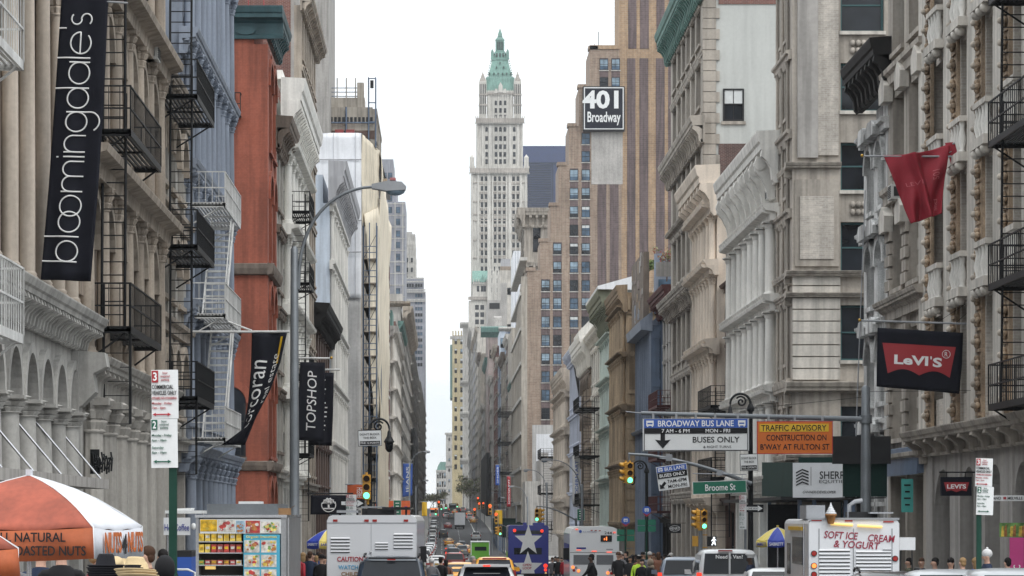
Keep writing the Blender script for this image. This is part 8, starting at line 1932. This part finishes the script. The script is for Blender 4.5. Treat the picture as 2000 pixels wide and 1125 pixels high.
Y = 68; t = thing('window_display', 'lit green and yellow picture in the shop window at the right edge', 'window display', (PX(1976, Y), Y - .1, ZZ(1035, Y))); q = MB(); q.box(-.31, .35, 0, .03, -.17, .17, mat('display_green', (.2, .42, .12), .4, .6, 5)); q.build('picture', t); q = MB()
for k in range(9): q.prism([(-.28 + .07 * k, -.16), (-.2 + .07 * k, -.16), (-.22 + .075 * k, .1 + .04 * (k % 3)), (-.26 + .07 * k, .08)], 'y', -.006, 0, M[('food5', 'food4', 'food7')[k % 3]])
q.build('pattern', t)
# small tree planters on the roof and street trees
def leaf_cluster(q, c, r, n, ms, s_, rn):
    for i in range(n):
        a, b_ = rn.uniform(0, 6.28), math.acos(rn.uniform(-1, 1)); k = rn.random() ** .4; p = Vector((c[0] + r[0] * k * math.sin(b_) * math.cos(a), c[1] + r[1] * k * math.sin(b_) * math.sin(a), c[2] + r[2] * k * math.cos(b_)))
        u = Vector((rn.uniform(-1, 1), rn.uniform(-1, 1), rn.uniform(-1, 1))).normalized(); v = u.orthogonal().normalized(); l = s_ * rn.uniform(.6, 1.3)
        q.quad([p - u * l, p + v * l * .5, p + u * l, p - v * l * .5], M[rn.choice(ms)])
for i, c_ in enumerate(((.1, .15, .03), (.06, .1, .025), (.16, .2, .05), (.28, .06, .04), (.32, .3, .18), (.22, .2, .14))): M['leaf%d' % i] = mat('leaf', c_, .7, .2, 3)
rn = random.Random(21)
def tree(px, Y, ztop, r, label, ms, n=420, name='street_tree', base=None, ls=.3, group=None, trunk=.1):
    g = (G(Y) + .14) if base is None else base; t = thing(name, label, 'tree', (PX(px, Y), Y, g), 0, group); H = ztop - g; q = MB()
    q.tube([(0, 0, 0), (.05, 0, H * .3), (-.05, .1, H * .6)], trunk, M['brownstone'], 7, r1=trunk * .6)
    for k in range(9): a = k * 2.4; q.tube([(0, .03, H * (.3 + .03 * k)), (r * .5 * math.cos(a), r * .5 * math.sin(a), H * (.55 + .03 * k)), (r * .85 * math.cos(a), r * .85 * math.sin(a), H * (.66 + .035 * k))], trunk * .45, M['brownstone'], 5, r1=trunk * .12)
    q.build('trunk', t); q = MB()
    for k in range(12): a = rn.uniform(0, 6.28); f = rn.uniform(.2, .9); leaf_cluster(q, (r * f * math.cos(a), r * f * math.sin(a), H * rn.uniform(.5, .92)), (r * .42, r * .42, H * .11), n // 12, ms, ls, rn)
    q.build('crown', t); return t
tree(1302, 191, ZZ(480, 191), .95, 'small red leaved tree in a planter on the rooftop', ['leaf3', 'leaf3', 'leaf4', 'leaf2'], 500, 'rooftop_tree', ZZ(540, 187), .09, None, .05)
tree(1265, 203, ZZ(506, 203), .7, 'small green shrub in a planter on the rooftop by the billboard', ['leaf0', 'leaf2', 'leaf1'], 500, 'rooftop_shrub', ZZ(545, 203), .1, None, .04)
t = thing('glass_balustrade', 'frosted glass roof balustrade beneath the red rooftop tree', 'balustrade', (PX(1305, 186), 186, ZZ(540, 186))); q = MB(); q.box(-.8, .8, 0, .05, 0, .95, M['grey_stucco']); q.build('panel', t)
for i, (px, Y, yt) in enumerate(((912, 1130, 925), (918, 1000, 935), (905, 1330, 930), (858, 1200, 958), (846, 1050, 962))): tree(px, Y, ZZ(yt, Y), 4.5, 'thin budding street tree in the hazy distance, ' + ('right of the road' if px > 880 else 'left of the road'), ['leaf4', 'leaf5', 'leaf0', 'leaf5'], 520, 'street_tree', None, .42, 'distant street trees', .14)
# pavement bits: litter bin, bollard, hydrant like small things the crowd hides are left out
# ---------------------------------------------------------------- people
for k_, c_ in (('skin_light', (.5, .3, .22)), ('skin_mid', (.3, .17, .11)), ('skin_dark', (.09, .05, .035)), ('hair_black', (.012, .01, .01)), ('hair_brown', (.06, .03, .018)), ('hair_grey', (.3, .29, .28)), ('hair_blond', (.32, .2, .09)),
               ('wear_black', (.014, .014, .016)), ('wear_navy', (.02, .03, .06)), ('wear_red', (.36, .015, .03)), ('wear_brown', (.14, .05, .025)), ('wear_grey', (.12, .12, .13)), ('wear_white', (.6, .6, .6)), ('wear_olive', (.08, .08, .05)), ('wear_blue', (.03, .08, .25)), ('wear_vest', (.5, .75, .05)), ('denim', (.05, .07, .12)), ('shoe', (.02, .02, .02)), ('fur', (.22, .17, .12))):
    dm(k_, c_, .75, .2, 6)
POSES = {  # joints in metres, x right, y forward, z up; arms and legs differ per pose
    'stand': dict(el=(-.26, .02, 1.12), wl=(-.27, .1, .88), er=(.26, .0, 1.12), wr=(.25, .12, .9), kl=(-.11, .03, .5), al=(-.12, 0, .08), kr=(.11, .03, .5), ar=(.13, .02, .08)),
    'walk': dict(el=(-.25, .14, 1.13), wl=(-.24, .32, .95), er=(.25, -.14, 1.13), wr=(.26, -.1, .88), kl=(-.1, .18, .52), al=(-.1, .12, .1), kr=(.1, .05, .5), ar=(.1, -.28, .16)),
    'reach': dict(el=(-.25, .12, 1.14), wl=(-.16, .36, 1.12), er=(.25, .1, 1.13), wr=(.17, .35, 1.08), kl=(-.12, .03, .5), al=(-.13, 0, .08), kr=(.12, .03, .5), ar=(.14, .02, .08))}
_PM = {}
def person_mesh(pose):
    if pose in _PM: return _PM[pose]
    p = POSES[pose]; V_, E, Rr, lab = [], [], [], []
    def add(co, r, par, l):
        V_.append(co); Rr.append(r); lab.append(l)
        if par is not None: E.append((par, len(V_) - 1))
        return len(V_) - 1
    pel = add((0, 0, .95), (.16, .11), None, 'leg'); wa = add((0, .01, 1.1), (.145, .1), pel, 'top'); ch = add((0, 0, 1.3), (.17, .115), wa, 'top'); nb = add((0, -.01, 1.44), (.09, .08), ch, 'top')
    nk = add((0, .0, 1.51), (.052, .055), nb, 'skin'); hd = add((0, .03, 1.6), (.073, .088), nk, 'skin'); ht = add((0, .015, 1.7), (.068, .082), hd, 'skin')
    add((0, .128, 1.605), (.012, .012), hd, 'skin')                                      # nose
    for sx in (-1, 1): add((sx * .088, .01, 1.61), (.012, .02), hd, 'skin')          # ears
    for sx, e, w_, k, a in ((-1, 'el', 'wl', 'kl', 'al'), (1, 'er', 'wr', 'kr', 'ar')):
        sh = add((sx * .19, -.01, 1.4), (.068, .068), ch, 'top'); el = add(p[e], (.05, .05), sh, 'top'); wr = add(p[w_], (.035, .035), el, 'top')
        d = (Vector(p[w_]) - Vector(p[e])).normalized(); W_ = Vector(p[w_]); hn = add(tuple(W_ + d * .075), (.036, .024), wr, 'skin'); s_ = Vector((0, 1, 0)) if abs(d.y) < .8 else Vector((sx, 0, 0)); s_ = (s_ - d * s_.dot(d)).normalized()
        for f, (o, l) in enumerate(((-.026, .075), (-.009, .09), (.009, .085), (.025, .068))):
            b_ = add(tuple(W_ + d * .12 + s_ * o), (.0095, .0095), hn, 'skin'); add(tuple(W_ + d * (.12 + l * .5) + s_ * o * 1.05 + Vector((-sx * .012, 0, 0))), (.0085, .0085), b_, 'skin')
        th = add(tuple(W_ + d * .06 + s_ * .045), (.011, .011), hn, 'skin'); add(tuple(W_ + d * .1 + s_ * .06), (.009, .009), th, 'skin')
        hp = add((sx * .1, 0, .86), (.1, .1), pel, 'leg'); kn = add(p[k], (.062, .065), hp, 'leg'); an = add(p[a], (.042, .045), kn, 'leg'); A = Vector(p[a]); add(tuple(A + Vector((0, .13, -.045))), (.04, .032), an, 'shoe')
    me = bpy.data.meshes.new('body'); me.from_pydata(V_, E, []); o = bpy.data.objects.new('body', me); C.objects.link(o)
    sk = o.modifiers.new('skin', 'SKIN'); sk.use_smooth_shade = True; sk.branch_smoothing = .6
    lay = me.skin_vertices[0].data if me.skin_vertices else None
    if lay is None:
        bm = bmesh.new(); bm.from_mesh(me); bm.verts.layers.skin.verify(); bm.to_mesh(me); bm.free(); lay = me.skin_vertices[0].data
    for i, r in enumerate(Rr): lay[i].radius = r; lay[i].use_root = (i == 0)
    su = o.modifiers.new('sub', 'SUBSURF'); su.levels = 1; su.render_levels = 1
    bpy.context.view_layer.update(); dg = bpy.context.evaluated_depsgraph_get(); m2 = bpy.data.meshes.new_from_object(o.evaluated_get(dg)); bpy.data.objects.remove(o)
    ordr = ['top', 'leg', 'skin', 'shoe']; m2.materials.clear()
    for k in ('wear_black', 'denim', 'skin_light', 'shoe'): m2.materials.append(M[k])
    segs = [(Vector(V_[a]), Vector(V_[b_]), lab[b_]) for a, b_ in E]
    for f in m2.polygons:
        c = f.center; best = (9, 'top')
        for a, b_, l in segs:
            ab = b_ - a; tt = max(0, min(1, (c - a).dot(ab) / ab.length_squared)); d = (c - a - ab * tt).length
            if l == 'skin' and c.z > 1.2 and c.z < 1.47: d += .2
            if d < best[0]: best = (d, l)
        f.material_index = ordr.index(best[1]); f.use_smooth = True
    m2.name = 'body'; _PM[pose] = m2; return m2
import bmesh
_HM = {}
def hair_mesh(kind):
    if kind in _HM: return _HM[kind]
    q = MB(); m = M['hair_black']
    if kind == 'short': q.ball((0, -.012, 1.685), (.083, .1, .088), m, 14, 9); q.ball((0, -.05, 1.62), (.07, .052, .075), m, 12, 8)
    elif kind == 'long': q.ball((0, .0, 1.675), (.094, .108, .1), m, 14, 9); q.ball((0, -.05, 1.56), (.085, .06, .17), m, 12, 8)
    elif kind == 'cap': q.lathe([(.1, 1.66), (.105, 1.69), (.09, 1.75), (.05, 1.785), (.005, 1.79)], m, 16); q.prism([(-.08, .09), (.08, .09), (.06, .17), (-.06, .17)], 'z', 1.67, 1.685, m)
    elif kind == 'hood': q.ball((0, -.01, 1.64), (.12, .13, .16), m, 14, 9); q.ball((0, -.04, 1.47), (.16, .12, .1), m, 12, 7)
    elif kind == 'police': q.lathe([(.1, 1.66), (.1, 1.71), (.14, 1.74), (.135, 1.77), (.005, 1.785)], m, 18); q.prism([(-.08, .09), (.08, .09), (.06, .16), (-.06, .16)], 'z', 1.665, 1.68, M['wear_black'])
    elif kind == 'beanie': q.ball((0, .0, 1.69), (.1, .115, .105), m, 14, 9); q.ball((0, 0, 1.8), .03, m, 8, 5)
    _HM[kind] = q.mesh({'short': 'hair', 'long': 'hair', 'cap': 'cap', 'hood': 'hood', 'police': 'peaked_cap', 'beanie': 'knit_hat'}[kind]); return _HM[kind]
def _jacket():
    if 'j' in _HM: return _HM['j']
    q = MB(); sec = lambda z, rx, ry: [(rx * math.cos(2 * math.pi * i / 16), ry * math.sin(2 * math.pi * i / 16), z) for i in range(16)]
    loft(q, [sec(.78, .2, .155), sec(.95, .195, .15), sec(1.1, .18, .135), sec(1.3, .21, .145), sec(1.41, .17, .11), sec(1.47, .085, .085)], M['wear_black']); _HM['j'] = q.mesh('jacket'); return _HM['j']
def setmat(o, i, m): o.material_slots[i].link = 'OBJECT'; o.material_slots[i].material = M[m]
PEOPLE = 'people in the street crowd'
def person(px, Y, label, top='wear_black', hair='hair_black', hk='short', leg='denim', skin='skin_light', pose='stand', rz=0, h=1.0, ground=None, eyes=False, group=None, jacket=True, dz=.14):
    g = G(Y) + dz if ground is None else ground
    t = thing('person', label, 'person', (PX(px, Y), Y, g), R(rz), group); t.scale = (h, h, h)
    b_ = link(person_mesh(pose), 'body', t)
    for i, m in enumerate((top, leg, skin, 'shoe')): setmat(b_, i, m)
    me = hair_mesh(hk); o = link(me, me.name.split('.')[0], t); setmat(o, 0, hair)
    if jacket: j = link(_jacket(), 'jacket', t); setmat(j, 0, top)
    if eyes:
        q = MB()
        for sx in (-1, 1): q.ball((sx * .03, .112, 1.63), (.014, .006, .007), M['wear_white'], 8, 5); q.ball((sx * .03, .117, 1.63), (.006, .004, .006), M['hair_black'], 6, 4); q.box(sx * .03 - .02, sx * .03 + .02, .112, .12, 1.648, 1.655, M['hair_black'])
        q.box(-.025, .025, .108, .116, 1.55, 1.558, M['wear_brown']); q.build('face', t)
    return t
# around the carts at lower left (rz = 0 walks away from us, 180 faces us)
person(288, 36, 'person in a brown leather jacket facing left behind the hat table', 'wear_brown', 'hair_brown', 'short', rz=70, h=.98, pose='reach')
person(318, 43, 'person with short black hair in dark blue between the brown jacket and the green post', 'wear_navy', 'hair_black', 'short', rz=20, h=.97)
person(322, 29, 'person in a black hooded coat seen from behind at the hat table', 'wear_black', 'wear_black', 'hood', rz=10, h=.9)
person(190, 30.5, 'person in a red top bending under the orange umbrella', 'wear_red', 'hair_blond', 'short', rz=-60, h=.98, pose='reach')
person(120, 29.5, 'person in a dark coat under the orange valance', 'wear_black', 'hair_black', 'cap', rz=10, h=1.02)
person(80, 30.5, 'person in a navy coat beside the dark coat under the valance', 'wear_navy', 'hair_black', 'cap', rz=-10, h=1.0)
person(20, 29, 'vendor in dark clothes behind the nut cart at the left edge', 'wear_grey', 'hair_black', 'short', rz=150, h=1.0, skin='skin_mid', eyes=True)
person(560, 66, 'person with dark hair in an olive camouflage jacket beside the food cart', 'wear_olive', 'hair_brown', 'short', rz=30, h=.96)
rn = random.Random(5)
cw = [('wear_red', 582, 84), ('wear_navy', 606, 88), ('wear_black', 592, 93), ('wear_grey', 618, 95), ('wear_black', 628, 86), ('wear_brown', 573, 96), ('wear_black', 600, 101), ('wear_blue', 626, 104), ('wear_red', 612, 110), ('wear_black', 588, 112), ('wear_olive', 602, 118), ('wear_black', 622, 121), ('wear_grey', 580, 104), ('wear_black', 634, 98)]
for i, (c_, px, Y) in enumerate(cw):
    person(px, Y, {'wear_red': 'person in a red top', 'wear_navy': 'person in a navy coat', 'wear_black': 'person in a black coat', 'wear_grey': 'person in a grey coat', 'wear_brown': 'person in a brown coat', 'wear_blue': 'person in a blue top', 'wear_olive': 'person in an olive jacket'}[c_] + ' in the crowd on the left pavement',
           c_, rn.choice(['hair_black', 'hair_brown', 'hair_grey', 'hair_blond', 'hair_black']), rn.choice(['short', 'long', 'short', 'cap', 'long']), rn.choice(['denim', 'wear_black']), rn.choice(['skin_light', 'skin_mid', 'skin_dark']), rn.choice(['walk', 'stand']), rn.choice([0, 180, 160, -20, 30]), rn.uniform(.93, 1.03), group='crowd on the left pavement', eyes=True)
# crossing
person(843, 100, 'person with a white hat walking left of the couple in the crossing', 'wear_grey', 'wear_white', 'beanie', 'wear_black', rz=30, pose='walk', dz=0, h=.97)
person(861, 101, 'broad person in a black jacket walking away in the crossing', 'wear_black', 'hair_black', 'short', 'denim', rz=-10, pose='walk', dz=0, h=1.0)
person(871, 108, 'person in maroon at the right of the walking group', 'wear_brown', 'hair_black', 'long', 'wear_black', rz=0, pose='walk', dz=0, h=.95)
person(924, 103, 'grey haired person in a black coat turned to the right in the crossing', 'wear_black', 'hair_grey', 'short', 'wear_black', rz=-80, pose='walk', dz=0, h=1.02)
person(1155, 100, 'dark haired person in black crossing in front of the white city bus', 'wear_black', 'hair_black', 'short', 'wear_black', 'skin_dark', rz=80, pose='walk', dz=0, h=1.06)
person(1248, 106, 'person in a bright yellow vest and white cap before the bus stop sign', 'wear_vest', 'wear_black', 'police', 'wear_navy', 'skin_mid', rz=170, dz=0, h=1.02, eyes=True)
person(1254, 103, 'person in a black jacket just in front of the yellow vest', 'wear_black', 'hair_black', 'short', rz=150, dz=0, h=.96, eyes=True)
person(1270, 101, 'person in a dark coat with a thick fur hood', 'wear_black', 'fur', 'hood', rz=120, dz=0, h=.95)
person(1466, 78, 'traffic officer in dark uniform with a white peaked cap beside the white van', 'wear_navy', 'wear_white', 'police', 'wear_navy', 'skin_dark', rz=70, dz=0, h=1.04)
for i in range(18):
    px = 1205 + i * 6.2 + rn.uniform(-3, 3); Y = 112 + (i * 7) % 22; c_ = rn.choice(['wear_black', 'wear_black', 'wear_grey', 'wear_navy', 'wear_brown', 'wear_white', 'wear_black'])
    person(px, Y, {'wear_navy': 'person in a navy coat', 'wear_black': 'person in a black coat', 'wear_grey': 'person in a grey coat', 'wear_brown': 'person in a brown coat', 'wear_white': 'person in a pale coat'}[c_] + ' in the crowd right of the white bus', c_, rn.choice(['hair_black', 'hair_brown', 'hair_grey', 'hair_black']), rn.choice(['short', 'long', 'cap', 'short']), rn.choice(['denim', 'wear_black']), rn.choice(['skin_light', 'skin_mid', 'skin_dark']), rn.choice(['walk', 'stand']), rn.choice([180, 160, 200, 0, 90]), rn.uniform(.93, 1.04), group='crowd at the right corner', eyes=True)
for px, Y, c_, h_, hk, lb in ((1090, 165, 'wear_black', 'hair_black', 'short', 'person in black'), (1097, 170, 'wear_red', 'hair_black', 'short', 'person in red'), (1079, 172, 'wear_grey', 'hair_brown', 'cap', 'person in grey'), (1104, 158, 'wear_red', 'hair_brown', 'short', 'person in bright red'), (1085, 190, 'wear_black', 'hair_black', 'long', 'person in dark clothes')):
    person(px, Y, lb + ' between the blue bus and the white bus', c_, h_, hk, rz=rn.choice([0, 180]), h=1.0, dz=0, group='people between the buses')
for px, Y, c_, h_, hk, lb in ((1826, 66, 'wear_black', 'hair_black', 'short', 'black haired person above the silver car roofs'), (1857, 64, 'wear_brown', 'hair_black', 'long', 'person with long dark hair by the store wall'), (1880, 62, 'wear_grey', 'hair_blond', 'short', 'fair haired person behind the silver car'), (1905, 66, 'wear_blue', 'hair_blond', 'long', 'person with reddish fair hair in a blue coat'),
                              (1928, 60, 'wear_navy', 'wear_white', 'beanie', 'tall person in a navy coat with a white knit hat'), (1968, 62, 'wear_grey', 'hair_black', 'short', 'dark haired person by the pink poster'), (1800, 70, 'wear_navy', 'hair_brown', 'short', 'person in navy by the white easel sheet'), (1775, 74, 'wear_olive', 'hair_black', 'short', 'person low behind the easel')):
    person(px, Y, lb, c_, h_, hk, rz=rn.choice([20, 160, 90]), h=.9 if px != 1928 else .99, eyes=True)

# ---------------------------------------------------------------- air
b = MB(); b.box(-3100, 3100, -60, 4200, -8.5, 262, None)
hm = bpy.data.materials.new('haze'); hm.use_nodes = True; n = hm.node_tree; n.nodes.clear()
o_ = n.nodes.new('ShaderNodeOutputMaterial'); v_ = n.nodes.new('ShaderNodeVolumePrincipled'); v_.inputs['Density'].default_value = .00007; v_.inputs['Color'].default_value = (.93, .96, 1, 1)
n.links.new(v_.outputs[0], o_.inputs['Volume']); b.mats = [hm]; struct('haze', b, 'stuff')
